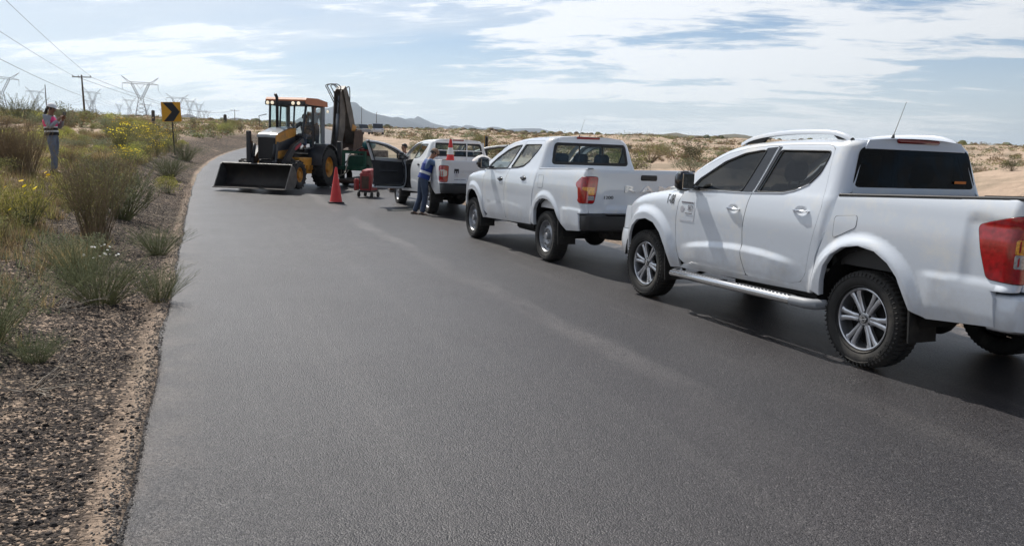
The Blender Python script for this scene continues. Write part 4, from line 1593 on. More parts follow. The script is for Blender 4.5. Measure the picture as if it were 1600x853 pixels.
# ---- far truck: emblem and lettering on the tailgate, bars over the rear window
MB().box((-1.172, 0.52, 1.085), (0.006, 0.115, 0.105), None, 0.02).build('tailgate_emblem', M['decal_black'], t3, auto=40)
MB().box((-1.175, 0.545, 1.02), (0.006, 0.018, 0.12)).box((-1.175, 0.495, 1.02), (0.006, 0.018, 0.12)).build('emblem_bars', M['decal_pale'], t3)
back_text('GOBIERNO FEDERAL', 0.030, 0.43, 0.885, K3['Ftg'], M['decal_grey'], 'tailgate_lettering', t3, xscale=1.05, bold=0.001)
rk = MB()
for yy in (0.66, 0.20, -0.20, -0.66):
    rk.tube([(0.24, yy, 1.32), (0.26, yy * 0.97, 1.76)], 0.014, 6)
rk.tube([(0.25, -0.66, 1.56), (0.25, 0.66, 1.56)], 0.012, 6)
rk.tube([(0.26, -0.64, 1.76), (0.26, 0.64, 1.76)], 0.014, 6)
rk.build('window_guard', M['white_dusty'], t3, smooth=True)
# ------------------------------------------------------------------ terrain sheet (polar, fine near the camera, out past the horizon)
radii = [0.0]
r = 0.8
while r < 6900:
    radii.append(r)
    r *= 1.022 if r < 60 else (1.035 if r < 700 else 1.10)
azs = np.concatenate([np.arange(-180, -52, 4.0), np.arange(-52, 46, 0.26), np.arange(46, 180, 4.0)])
azr = np.radians(azs)
RR, AA = np.meshgrid(np.array(radii[1:]), azr, indexing='ij')
X, Y = RR * np.sin(AA), RR * np.cos(AA)
Z = ground_z(X.ravel(), Y.ravel()).reshape(X.shape)
T_ = road_t(X.ravel(), Y.ravel()).reshape(X.shape)
nr, na = X.shape
verts = np.stack([X, Y, Z], -1).reshape(-1, 3)
verts = np.vstack([verts, [[0, 0, float(ground_z(0, 0)[0])]]])
faces = []
ii = np.arange(nr - 1)[:, None] * na
jj = np.arange(na)[None, :]
jn = (jj + 1) % na
F4 = np.stack([(ii + jj), (ii + jn), (ii + na + jn), (ii + na + jj)], -1).reshape(-1, 4)[:, ::-1]
faces = [tuple(f) for f in F4.tolist()] + [(na * nr, (j + 1) % na, j)[::-1] for j in range(na)]
me = bpy.data.meshes.new('ground')
me.from_pydata(verts.tolist(), [], faces)
me.polygons.foreach_set('use_smooth', [True] * len(me.polygons))
ta = me.attributes.new('road_distance', 'FLOAT', 'POINT')
ta.data.foreach_set('value', np.append(T_.ravel(), 0.0).astype(np.float32))


def make_ground_mat():
    m, nt, b = nodes_of('desert_ground')
    N, L = nt.nodes, nt.links
    def math_(op, a, b_=None, clamp=False):
        n = N.new('ShaderNodeMath'); n.operation = op; n.use_clamp = clamp
        for i, v in enumerate((a, b_)):
            if v is None: continue
            if isinstance(v, (int, float)): n.inputs[i].default_value = v
            else: L.new(v, n.inputs[i])
        return n.outputs[0]
    def ramp(v, a, c):
        n = N.new('ShaderNodeMapRange'); n.interpolation_type = 'SMOOTHSTEP'
        L.new(v, n.inputs['Value']); n.inputs['From Min'].default_value = a; n.inputs['From Max'].default_value = c
        return n.outputs[0]
    tc_ = N.new('ShaderNodeTexCoord')
    def nz(scale, det=6, rough=0.6, dist=0.0):
        n = N.new('ShaderNodeTexNoise'); n.inputs['Scale'].default_value = scale; n.inputs['Detail'].default_value = det
        n.inputs['Roughness'].default_value = rough; n.inputs['Distortion'].default_value = dist
        L.new(tc_.outputs['Object'], n.inputs['Vector'])
        return n.outputs['Fac']
    def mixc(f, c1, c2):
        n = N.new('ShaderNodeMixRGB')
        if isinstance(f, (int, float)): n.inputs[0].default_value = f
        else: L.new(f, n.inputs[0])
        for i, c in ((1, c1), (2, c2)):
            if isinstance(c, tuple): n.inputs[i].default_value = (*c, 1)
            else: L.new(c, n.inputs[i])
        return n.outputs[0]
    at = N.new('ShaderNodeAttribute'); at.attribute_name = 'road_distance'
    t = at.outputs['Fac']
    sand = mixc(nz(0.35, 5), (0.37, 0.275, 0.20), (0.50, 0.375, 0.285))
    sand = mixc(math_('MULTIPLY', ramp(nz(9.0, 8, 0.7), 0.5, 0.75), 0.45), sand, (0.25, 0.19, 0.145))
    # litter and low dry growth that greys the plain
    litter = ramp(nz(0.22, 7, 0.65, 0.4), 0.46, 0.60)
    sand = mixc(math_('MULTIPLY', litter, 0.55), sand, (0.19, 0.165, 0.115))
    # dark crushed stone of the shoulder on the left, thinning out with distance from the asphalt
    left = math_('MULTIPLY', t, -1.0)
    n1 = nz(2.2, 6, 0.6)
    n2 = nz(14.0, 5, 0.7)
    vor = N.new('ShaderNodeTexVoronoi'); vor.inputs['Scale'].default_value = 62.0
    L.new(tc_.outputs['Object'], vor.inputs['Vector'])
    hsv = N.new('ShaderNodeSeparateColor'); L.new(vor.outputs['Color'], hsv.inputs[0])
    stone = mixc(hsv.outputs[0], (0.024, 0.020, 0.018), (0.085, 0.070, 0.062))
    edge = math_('MULTIPLY', ramp(left, 0.02, 0.22), math_('SUBTRACT', 1.0, ramp(math_('SUBTRACT', left, math_('MULTIPLY', n1, 2.4)), 0.9, 3.2)))
    gfac = math_('MULTIPLY', edge, math_('MULTIPLY', ramp(math_('ADD', math_('MULTIPLY', n2, 0.7), math_('MULTIPLY', hsv.outputs[1], 0.35)), 0.34, 0.50), ramp(nz(1.3, 7, 0.75), 0.30, 0.44)), clamp=True)
    col = mixc(gfac, sand, stone)
    # dusty strip right at the edge
    dust = math_('MULTIPLY', ramp(left, -0.1, 0.05), math_('SUBTRACT', 1.0, ramp(math_('ADD', left, math_('MULTIPLY', nz(5, 5), 0.35)), 0.14, 0.34)))
    col = mixc(math_('MULTIPLY', dust, 0.7), col, (0.185, 0.155, 0.13))
    # right shoulder
    right = math_('SUBTRACT', t, ROAD_W)
    rs = math_('MULTIPLY', ramp(right, -0.1, 0.2), math_('SUBTRACT', 1.0, ramp(math_('SUBTRACT', right, math_('MULTIPLY', n1, 2.0)), 0.6, 2.2)))
    col = mixc(math_('MULTIPLY', math_('MULTIPLY', rs, ramp(n2, 0.35, 0.55)), 0.8), col, stone)
    L.new(col, b.inputs['Base Color'])
    b.inputs['Roughness'].default_value = 0.95
    b.inputs['Specular IOR Level'].default_value = 0.15
    bp = N.new('ShaderNodeBump'); bp.inputs['Strength'].default_value = 0.9; bp.inputs['Distance'].default_value = 0.035
    hh = math_('ADD', math_('MULTIPLY', nz(16.0, 8, 0.7), 0.7), math_('MULTIPLY', math_('SUBTRACT', 1.0, vor.outputs['Distance']), math_('MULTIPLY', gfac, 0.9)))
    L.new(hh, bp.inputs['Height'])
    bp2 = N.new('ShaderNodeBump'); bp2.inputs['Strength'].default_value = 0.6; bp2.inputs['Distance'].default_value = 0.4
    L.new(nz(0.9, 7, 0.62), bp2.inputs['Height'])
    L.new(bp.outputs[0], bp2.inputs['Normal'])
    L.new(bp2.outputs[0], b.inputs['Normal'])
    return m


me.materials.append(make_ground_mat())
tag(link('ground', me), kind='structure')

# ------------------------------------------------------------------ the road
def make_road_mat():
    m, nt, b = nodes_of('asphalt')
    N, L = nt.nodes, nt.links
    def math_(op, a, b_=None, clamp=False):
        n = N.new('ShaderNodeMath'); n.operation = op; n.use_clamp = clamp
        for i, v in enumerate((a, b_)):
            if v is None: continue
            if isinstance(v, (int, float)): n.inputs[i].default_value = v
            else: L.new(v, n.inputs[i])
        return n.outputs[0]
    def ramp(v, a, c):
        n = N.new('ShaderNodeMapRange'); n.interpolation_type = 'SMOOTHSTEP'
        L.new(v, n.inputs['Value']); n.inputs['From Min'].default_value = a; n.inputs['From Max'].default_value = c
        return n.outputs[0]
    tc_ = N.new('ShaderNodeTexCoord')
    uv = N.new('ShaderNodeUVMap'); uv.uv_map = 'lane'
    sp = N.new('ShaderNodeSeparateXYZ'); L.new(uv.outputs[0], sp.inputs[0])
    across, along = sp.outputs[0], sp.outputs[1]
    def nz(scale, det=6, rough=0.6, vec=None, st=None):
        n = N.new('ShaderNodeTexNoise'); n.inputs['Scale'].default_value = scale; n.inputs['Detail'].default_value = det
        n.inputs['Roughness'].default_value = rough
        if st:
            mp = N.new('ShaderNodeMapping'); mp.inputs['Scale'].default_value = st
            L.new(uv.outputs[0], mp.inputs['Vector']); L.new(mp.outputs[0], n.inputs['Vector'])
        else: L.new(tc_.outputs['Object'], n.inputs['Vector'])
        return n.outputs['Fac']
    def mixc(f, c1, c2):
        n = N.new('ShaderNodeMixRGB'); L.new(f, n.inputs[0])
        for i, c in ((1, c1), (2, c2)):
            if isinstance(c, tuple): n.inputs[i].default_value = (*c, 1)
            else: L.new(c, n.inputs[i])
        return n.outputs[0]
    wob = math_('MULTIPLY', math_('SUBTRACT', nz(0.35, 4, 0.5), 0.5), 0.5)
    ac = math_('ADD', across, wob)
    base = mixc(nz(0.9, 7, 0.6), (0.038, 0.035, 0.038), (0.058, 0.052, 0.054))
    # the two passes of the paver: the left lane is a touch browner, the right one darker
    lane = ramp(ac, 3.30, 3.55)
    base = mixc(math_('MULTIPLY', lane, 0.50), base, (0.030, 0.029, 0.033))
    # tracked dust beside the middle joint and thin streaks along the lanes
    seamd = math_('ABSOLUTE', math_('SUBTRACT', ac, 3.42))
    dust = math_('MULTIPLY', math_('SUBTRACT', 1.0, ramp(seamd, 0.04, 0.24)), math_('MULTIPLY', ramp(nz(1.0, 7, 0.7, st=(0.8, 0.22, 1)), 0.34, 0.62), ramp(along, 43.6, 48.0)))
    base = mixc(math_('MULTIPLY', dust, 0.62), base, (0.19, 0.175, 0.168))
    st1 = ramp(nz(1.0, 8, 0.65, st=(2.6, 0.10, 1)), 0.50, 0.72)
    base = mixc(math_('MULTIPLY', st1, 0.42), base, (0.10, 0.092, 0.090))
    st2 = math_('MULTIPLY', ramp(nz(1.0, 8, 0.7, st=(5.0, 0.35, 1)), 0.60, 0.70), ramp(across, 3.6, 4.2))
    base = mixc(math_('MULTIPLY', st2, 0.6), base, (0.19, 0.175, 0.168))
    # dusty edges
    e1 = math_('MULTIPLY', math_('SUBTRACT', 1.0, ramp(across, 0.0, 0.45)), ramp(nz(3.0, 6, 0.7), 0.40, 0.60))
    base = mixc(math_('MULTIPLY', e1, 0.30), base, (0.20, 0.165, 0.14))
    e2 = math_('MULTIPLY', ramp(across, 6.6, 7.3), ramp(nz(3.0, 6, 0.7), 0.35, 0.60))
    # hairline cracks and a few darker bitumen patches and drips
    vc = N.new('ShaderNodeTexVoronoi'); vc.feature = 'DISTANCE_TO_EDGE'; vc.inputs['Scale'].default_value = 0.42
    wv = N.new('ShaderNodeVectorMath'); wv.operation = 'ADD'
    nn = N.new('ShaderNodeTexNoise'); nn.inputs['Scale'].default_value = 1.6; nn.inputs['Detail'].default_value = 7
    L.new(tc_.outputs['Object'], nn.inputs['Vector'])
    L.new(tc_.outputs['Object'], wv.inputs[0]); L.new(nn.outputs['Color'], wv.inputs[1]); L.new(wv.outputs[0], vc.inputs['Vector'])
    ck = math_('MULTIPLY', math_('SUBTRACT', 1.0, ramp(vc.outputs['Distance'], 0.0, 0.006)), ramp(nz(0.25, 3), 0.52, 0.60))
    base = mixc(math_('MULTIPLY', ck, 0.65), base, (0.012, 0.012, 0.013))
    pt = ramp(nz(0.55, 5, 0.5), 0.60, 0.66)
    base = mixc(math_('MULTIPLY', pt, 0.35), base, (0.030, 0.029, 0.031))
    dr = math_('MULTIPLY', ramp(nz(3.1, 2, 0.4), 0.71, 0.75), ramp(across, 4.4, 5.0))
    base = mixc(math_('MULTIPLY', dr, 0.7), base, (0.012, 0.011, 0.012))
    # the paver's joint: a dark ragged line
    jl = math_('SUBTRACT', 1.0, ramp(math_('ABSOLUTE', math_('SUBTRACT', ac, 3.60)), 0.0, 0.035))
    base = mixc(math_('MULTIPLY', math_('MULTIPLY', jl, ramp(nz(1.0, 6, 0.7, st=(2.0, 0.8, 1)), 0.42, 0.60)), 0.6), base, (0.020, 0.020, 0.022))
    base = mixc(math_('MULTIPLY', e2, 0.6), base, (0.24, 0.20, 0.17))
    # aggregate: pale chips and dark pits
    vor = N.new('ShaderNodeTexVoronoi'); vor.inputs['Scale'].default_value = 125.0
    L.new(tc_.outputs['Object'], vor.inputs['Vector'])
    sc_ = N.new('ShaderNodeSeparateColor'); L.new(vor.outputs['Color'], sc_.inputs[0])
    chip = ramp(sc_.outputs[0], 0.80, 0.98)
    base = mixc(math_('MULTIPLY', chip, 0.42), base, (0.17, 0.16, 0.158))
    pit = math_('MULTIPLY', ramp(sc_.outputs[1], 0.50, 0.85), 0.85)
    base = mixc(pit, base, (0.014, 0.013, 0.014))
    L.new(base, b.inputs['Base Color'])
    rg = N.new('ShaderNodeMapRange'); L.new(nz(0.7, 5), rg.inputs['Value'])
    rg.inputs['To Min'].default_value = 0.36; rg.inputs['To Max'].default_value = 0.52
    L.new(rg.outputs[0], b.inputs['Roughness'])
    b.inputs['Specular IOR Level'].default_value = 0.33
    bp = N.new('ShaderNodeBump'); bp.inputs['Strength'].default_value = 0.8; bp.inputs['Distance'].default_value = 0.005
    L.new(math_('SUBTRACT', 1.0, vor.outputs['Distance']), bp.inputs['Height'])
    bp2 = N.new('ShaderNodeBump'); bp2.inputs['Strength'].default_value = 0.25; bp2.inputs['Distance'].default_value = 0.004
    L.new(nz(60.0, 5, 0.7), bp2.inputs['Height']); L.new(bp.outputs[0], bp2.inputs['Normal'])
    L.new(bp2.outputs[0], b.inputs['Normal'])
    return m


nst = len(LE)
ts = [0.0, 0.04, 0.3, 1.0, 2.0, 3.36, 3.42, 4.2, 5.2, 6.2, 7.0, ROAD_W - 0.04, ROAD_W]
rv, rf, uvs = [], [], []
sl_ = np.concatenate([[0], np.cumsum(np.hypot(*(LE[1:] - LE[:-1]).T))])
for i in range(nst):
    j0 = 0.012 * math.sin(i * 1.7) + 0.02 * math.sin(i * 0.63 + 1) + random.uniform(-0.02, 0.02)
    j1 = 0.05 * math.sin(i * 1.1) + random.uniform(-0.03, 0.03)
    rowu = []
    for k, t in enumerate([-0.035] + ts + [ROAD_W + 0.05]):
        tt = t
        if k in (0, 1, 2): tt = t + j0
        if k >= len(ts): tt = t + j1
        p = LE[i] + _N[i] * tt
        z = base_z(p[0], p[1]) + 0.0
        if k in (0, len(ts) + 1): z = z - 0.06
        elif k in (1, len(ts)): z = z - 0.008
        if abs(t - 3.36) < 0.01: z = z + 0.004
        rv.append((p[0], p[1], float(z)))
        uvs.append((tt, sl_[i]))
m_ = len(ts) + 2
for i in range(nst - 1):
    for k in range(m_ - 1):
        q = i * m_ + k
        rf.append((q, q + 1, q + m_ + 1, q + m_))
me = bpy.data.meshes.new('road')
me.from_pydata(rv, [], rf)
uvl = me.uv_layers.new(name='lane')
for l in me.loops: uvl.data[l.index].uv = uvs[l.vertex_index]
me.polygons.foreach_set('use_smooth', [True] * len(me.polygons))
me.materials.append(make_road_mat())
me.update()
tag(link('road', me), kind='structure')

# ------------------------------------------------------------------ loose stones of the left shoulder
M['stone'] = None
def stone_mat():
    m, nt, b = nodes_of('crushed_stone')
    N, L = nt.nodes, nt.links
    geo = N.new('ShaderNodeNewGeometry')
    rp = N.new('ShaderNodeValToRGB')
    rp.color_ramp.elements[0].color = (0.014, 0.012, 0.011, 1)
    rp.color_ramp.elements[1].color = (0.36, 0.29, 0.23, 1)
    rp.color_ramp.elements.new(0.62).color = (0.048, 0.043, 0.042, 1)
    rp.color_ramp.elements.new(0.86).color = (0.10, 0.082, 0.072, 1)
    L.new(geo.outputs['Random Per Island'], rp.inputs[0])
    L.new(rp.outputs[0], b.inputs['Base Color'])
    b.inputs['Roughness'].default_value = 0.95
    b.inputs['Specular IOR Level'].default_value = 0.15
    return m


def rocks(name, spots, material):
    """joined low stones: spots = (x, y, size)"""
    base = [(1, 0, -.3), (.3, .95, -.3), (-.8, .6, -.3), (-.85, -.55, -.3), (.25, -1, -.3), (.65, .1, .45), (-.1, .55, .6), (-.55, -.1, .5), (.15, -.5, .55)]
    fc = [(0, 1, 5), (1, 6, 5), (1, 2, 6), (2, 7, 6), (2, 3, 7), (3, 8, 7), (3, 4, 8), (4, 0, 5), (4, 5, 8), (5, 6, 7), (5, 7, 8)]
    sp = np.array(spots)
    zz = ground_z(sp[:, 0], sp[:, 1])
    V, Fs = [], []
    for (x, y, s_), z in zip(spots, zz):
        a = random.random() * 6.28
        c, d = math.cos(a), math.sin(a)
        h = random.uniform(0.5, 1.0)
        e = random.uniform(0.6, 1.0)
        k = len(V)
        for (px, py, pz) in base:
            px += random.uniform(-.18, .18); py = py * e + random.uniform(-.18, .18); pz = pz * h + random.uniform(-.1, .1)
            V.append((x + s_ * (px * c - py * d), y + s_ * (px * d + py * c), z + s_ * (pz + 0.10)))
        Fs += [(k + p, k + q, k + r_) for p, q, r_ in fc]
    me = bpy.data.meshes.new(name)
    me.from_pydata(V, [], Fs)
    me.materials.append(material)
    return link(name, me)


M['stone'] = stone_mat()
rnd = random.Random(5)
spots = []
while len(spots) < 76000:
    s = rnd.random() ** 1.9 * 34 + 1.5
    d = rnd.random() ** 1.15 * (3.6 if s > 10 else 3.2) + 0.015
    # along the left edge, measured from the camera's side
    p0 = np.array([-0.35, -0.02]); tdir = np.array([-0.362, 0.932]); nl = np.array([-0.932, -0.362])
    P = p0 + tdir * s + nl * d
    cl = float(wavy(P[0], P[1], 1.1, 3)) + 0.6 * float(wavy(P[0], P[1], 0.45, 5))
    if cl < -0.25 and rnd.random() < 0.75: continue
    if d < 0.16 and rnd.random() < 0.35: continue
    if d > 1.8 and rnd.random() < (d - 1.8) / 2.4: continue
    if d < 0.2: sz_m = 0.55
    else: sz_m = 1.0
    sz = sz_m * rnd.uniform(0.004, 0.010) if rnd.random() < 0.92 else rnd.uniform(0.010, 0.021)
    spots.append((P[0], P[1], sz))
tag(rocks('gravel', spots, M['stone']), kind='stuff')
# crumbs of asphalt and grit spilling over the edge of the carriageway
M['crumb'] = mat('asphalt_crumbs', (0.10, 0.088, 0.078), 0.95, var=0.5, vscale=40)
spots = []
for k in range(9000):
    s = rnd.random() ** 1.8 * 26 + 1.5
    d = rnd.gauss(0.0, 0.055)
    P = np.array([-0.35, -0.02]) + np.array([-0.362, 0.932]) * s + np.array([-0.932, -0.362]) * d
    spots.append((P[0], P[1], rnd.uniform(0.003, 0.010)))
ob_ = rocks('gravel', spots, M['crumb'])
ob_.location.z = 0.045
tag(ob_, kind='stuff')
spots = []
for k in range(2500):
    s = rnd.random() * 30 + 2
    d = rnd.random() ** 2 * 4 + 0.1
    P = np.array([5.62, 4.5]) + np.array([-0.362, 0.932]) * (s - 3) + np.array([0.932, 0.362]) * (d + 0.95)
    spots.append((P[0], P[1], rnd.uniform(0.008, 0.03)))
tag(rocks('gravel', spots, M['stone']), kind='stuff')
# ------------------------------------------------------------------ mountains and low hills at the horizon
def ridge(name, D, thick, prof, col1, col2, nse, seed, base_drop=8.0):
    """prof: (azimuth in degrees from +Y, height above the eye line in degrees); a range with real depth"""
    az = np.radians([p[0] for p in prof]); el = np.radians([p[1] for p in prof])
    n = max(60, int(abs(az[-1] - az[0]) * D / nse))
    aa = np.linspace(az[0], az[-1], n)
    ee = np.interp(aa, az, el)
    rng = np.random.RandomState(seed)
    rows = []
    zbase = float(base_z(0, D))
    nr_ = 16
    ph = rng.uniform(0, 6.28, 40)
    for k in range(nr_ + 1):
        u = k / nr_
        dist = D - thick + 2 * thick * u
        f = max(0.0, 1 - abs(2 * u - 1)) ** 0.8
        row = []
        for i, a in enumerate(aa):
            H_ = CAM_H + D * math.tan(ee[i] + (0.0022 if D > 4500 else 0.0008)) - zbase
            spur = sum(math.sin(a * D / nse * (0.07 * 1.7 ** q) + ph[q] + u * (3 + q) * 1.3) / (1.45 ** q) for q in range(7))
            z = zbase + max(H_, 0) * f * (1 + 0.16 * spur * (1 - f) + 0.018 * spur * f) - (base_drop if k in (0, nr_) else 0)
            row.append((dist * math.sin(a), dist * math.cos(a), z))
        rows.append(row)
    m, nt, b = nodes_of(name + '_rock')
    N, L = nt.nodes, nt.links
    tc_ = N.new('ShaderNodeTexCoord')
    nz = N.new('ShaderNodeTexNoise'); nz.inputs['Scale'].default_value = 8.0 / thick; nz.inputs['Detail'].default_value = 9; nz.inputs['Roughness'].default_value = 0.65
    L.new(tc_.outputs['Object'], nz.inputs['Vector'])
    mx = N.new('ShaderNodeMixRGB'); mx.inputs[1].default_value = (*col1, 1); mx.inputs[2].default_value = (*col2, 1)
    L.new(nz.outputs['Fac'], mx.inputs[0]); L.new(mx.outputs[0], b.inputs['Base Color'])
    b.inputs['Roughness'].default_value = 1.0
    b.inputs['Specular IOR Level'].default_value = 0.1
    return tag(MB().grid(rows).build(name, m, smooth=True, fix=False), kind='structure')
ridge('mountains', 6200, 700, [(-11.02, 1.38), (-9.28, 1.8), (-7.78, 1.88), (-7.52, 2.0), (-7.25, 1.92), (-6.99, 2.15), (-6.77, 2.07), (-6.45, 1.91), (-6.19, 1.83), (-5.92, 1.67), (-5.65, 1.63), (-5.29, 1.56), (-4.71, 1.49), (-4.53, 1.63), (-4.31, 1.59), (-3.86, 1.52), (-3.59, 1.66), (-3.19, 1.63), (-2.96, 1.55), (-2.51, 1.48), (-2.15, 1.49), (-1.79, 1.6), (-1.25, 1.57), (-0.8, 1.45), (-0.35, 1.51), (0.1, 1.53), (1.0, 1.58), (1.67, 1.58), (2.26, 1.42), (3.04, 1.27)], (0.11, 0.10, 0.10), (0.060, 0.058, 0.060), 60, 3)
ridge('mountains', 5000, 800, [(-17.5, 1.1), (-15.5, 1.3), (-14.87, 1.74), (-14.1, 2.2), (-13.6, 2.39), (-13.09, 2.42), (-12.57, 2.61), (-12.1, 2.85), (-11.67, 2.95), (-11.42, 2.88), (-11.2, 2.93), (-10.9, 2.6), (-10.5, 2.36), (-9.94, 2.16), (-9.28, 2.06), (-8.75, 1.95), (-8.31, 2.01), (-7.87, 1.9), (-7.52, 1.78), (-6.98, 1.63), (-6.4, 1.43), (-5.73, 1.23)], (0.10, 0.092, 0.092), (0.050, 0.050, 0.054), 50, 8)
ridge('hills', 3600, 500, [(-23.4, 1.2), (-22.92, 1.36), (-22.33, 1.6), (-22.06, 1.68), (-21.75, 1.63), (-21.36, 1.45), (-20.58, 1.34), (-19.71, 1.36), (-19.31, 1.54), (-18.9, 1.58), (-18.38, 1.5), (-17.77, 1.40), (-17.15, 1.51), (-16.53, 1.58), (-15.7, 1.4), (-14, 1.3), (-12, 1.2)], (0.12, 0.10, 0.09), (0.06, 0.055, 0.052), 50, 12)
ridge('hills', 1500, 260, [(7.2, 1.2), (7.94, 1.33), (9.03, 1.47), (9.91, 1.49), (10.42, 1.59), (11.07, 1.68), (11.55, 1.58), (12.29, 1.48), (13.37, 1.42), (14.12, 1.62), (14.95, 1.70), (15.67, 1.64), (16.3, 1.50), (17.56, 1.20)], (0.19, 0.16, 0.115), (0.085, 0.085, 0.06), 40, 17)
# ------------------------------------------------------------------ desert plants
PM = {
    'stem_brown': mat('brown_stems', (0.21, 0.155, 0.095), 0.9, var=0.3, vscale=4),
    'stem_green': mat('green_stems', (0.17, 0.175, 0.080), 0.85, var=0.3, vscale=4),
    'stem_dead': mat('dead_twigs', (0.23, 0.20, 0.165), 0.9, var=0.3, vscale=6),
    'olive': leaf_mat('olive_leaves', (0.095, 0.100, 0.038), (0.19, 0.185, 0.075), (0.33, 0.29, 0.15)),
    'lime': leaf_mat('yellow_green_leaves', (0.16, 0.165, 0.040), (0.34, 0.33, 0.090), (0.47, 0.43, 0.16)),
    'grey': leaf_mat('grey_green_leaves', (0.085, 0.095, 0.058), (0.18, 0.19, 0.115), (0.27, 0.27, 0.19)),
    'feather': leaf_mat('fine_green_leaves', (0.085, 0.105, 0.058), (0.18, 0.20, 0.115), (0.27, 0.27, 0.18)),
    'dry': leaf_mat('dry_straw', (0.17, 0.125, 0.060), (0.33, 0.255, 0.13), (0.45, 0.37, 0.22)),
    'rust': leaf_mat('dry_brown_leaves', (0.115, 0.082, 0.048), (0.21, 0.155, 0.085), (0.30, 0.23, 0.14)),
    'dark': leaf_mat('dark_scrub_leaves', (0.045, 0.045, 0.028), (0.095, 0.090, 0.052), (0.16, 0.15, 0.09)),
    'yellow': leaf_mat('yellow_petals', (0.80, 0.55, 0.02), (0.88, 0.66, 0.04), trans=0.15),
    'white': leaf_mat('white_petals', (0.72, 0.71, 0.68), (0.82, 0.81, 0.78), trans=0.15),
}


class Leafy:
    """fast collector for thin stems and small leaves"""
    def __init__(s, seed):
        s.r = random.Random(seed)
        s.sv, s.sf, s.lv, s.lf, s.fv, s.ff = [], [], [], [], [], []

    def stem(s, pts, r0, r1, n=3):
        k0 = len(s.sv)
        for i, p in enumerate(pts):
            t = (pts[min(i + 1, len(pts) - 1)] - pts[max(i - 1, 0)]).normalized()
            a = t.orthogonal().normalized()
            b = t.cross(a)
            r = r0 + (r1 - r0) * i / (len(pts) - 1)
            for j in range(n):
                an = 2 * PI * j / n
                s.sv.append(tuple(p + a * math.cos(an) * r + b * math.sin(an) * r))
        for i in range(len(pts) - 1):
            for j in range(n):
                q = k0 + i * n
                s.sf.append((q + j, q + (j + 1) % n, q + n + (j + 1) % n, q + n + j))

    def leaf(s, p, d, L, W, flower=False):
        r = s.r
        d = d.normalized()
        w = d.cross(Vector((r.uniform(-1, 1), r.uniform(-1, 1), r.uniform(-1, 1)))).normalized() * W * 0.5
        v, f = (s.fv, s.ff) if flower else (s.lv, s.lf)
        k = len(v)
        v += [tuple(p), tuple(p + d * L * 0.5 + w), tuple(p + d * L), tuple(p + d * L * 0.5 - w)]
        f.append((k, k + 1, k + 2, k + 3))

    def flower(s, p, R):
        r = s.r
        n = Vector((r.uniform(-.6, .6), r.uniform(-.9, .1), 1)).normalized()
        a = n.orthogonal().normalized(); b = n.cross(a)
        k = len(s.fv)
        m = 7
        s.fv.append(tuple(p - n * R * 0.15))
        for j in range(m):
            an = 2 * PI * j / m
            rr = R * r.uniform(0.8, 1.1)
            s.fv.append(tuple(p + (a * math.cos(an) + b * math.sin(an)) * rr + n * R * 0.1))
        for j in range(m): s.ff.append((k, k + 1 + j, k + 1 + (j + 1) % m))

    def rdir(s, up=0.0):
        r = s.r
        return Vector((r.gauss(0, 1), r.gauss(0, 1), r.gauss(0, 1) + up)).normalized()

    def out(s, name, stem_m, leaf_m, flower_m=None):
        def mk(nm, v, f, m):
            me = bpy.data.meshes.new(nm)
            me.from_pydata(v, [], f)
            me.materials.append(PM[m])
            return me
        d = {}
        if s.sv: d['stems'] = mk('stems', s.sv, s.sf, stem_m)
        if s.lv: d['foliage'] = mk('foliage', s.lv, s.lf, leaf_m)
        if s.fv: d['flowers'] = mk('flowers', s.fv, s.ff, flower_m or 'yellow')
        return d


def broom(seed, n=70, spread=0.5, leafL=0.035, leafW=0.006, per=16, upright=0.85, base=0.10, start=0.35, bend=0.3):
    P = Leafy(seed); r = P.r
    for i in range(n):
        a = r.uniform(0, 2 * PI)
        q = math.sqrt(r.random())
        b = Vector((math.cos(a), math.sin(a), 0)) * base * q
        h = r.uniform(0.55, 1.0)
        lean = spread * q * r.uniform(0.4, 1.25)
        d0 = Vector((math.cos(a) * lean * 0.7 + r.gauss(0, .07), math.sin(a) * lean * 0.7 + r.gauss(0, .07), h))
        a += r.uniform(-1.1, 1.1)
        pts = []
        wob = Vector((r.gauss(0, .04), r.gauss(0, .04), 0))
        for k in range(6):
            t = k / 5
            pts.append(b + d0 * t + Vector((math.cos(a), math.sin(a), 0)) * lean * bend * t * t + wob * math.sin(t * 3.3) + Vector((r.gauss(0, .006), r.gauss(0, .006), 0)))
        P.stem(pts, 0.0055, 0.0018)
        # side twigs
        for j in range(3):
            t = r.uniform(0.35, 0.85)
            k = int(t * 5); p = pts[k].lerp(pts[k + 1], t * 5 - k)
            dd = (d0.normalized() + P.rdir() * 0.45).normalized() * r.uniform(0.12, 0.28)
            tp = [p, p + dd * 0.5 + P.rdir() * 0.01, p + dd]
            P.stem(tp, 0.0025, 0.0012)
            for q_ in range(per // 3):
                u = r.random()
                P.leaf(tp[0].lerp(tp[2], u), (dd.normalized() + P.rdir() * 0.8), leafL * r.uniform(.6, 1.2), leafW)
        for q_ in range(per):
            t = start + (1 - start) * r.random()
            k = min(4, int(t * 5)); p = pts[k].lerp(pts[k + 1], t * 5 - k)
            P.leaf(p, (Vector((0, 0, upright)) + P.rdir() * 0.8), leafL * r.uniform(.6, 1.3), leafW)
    return P


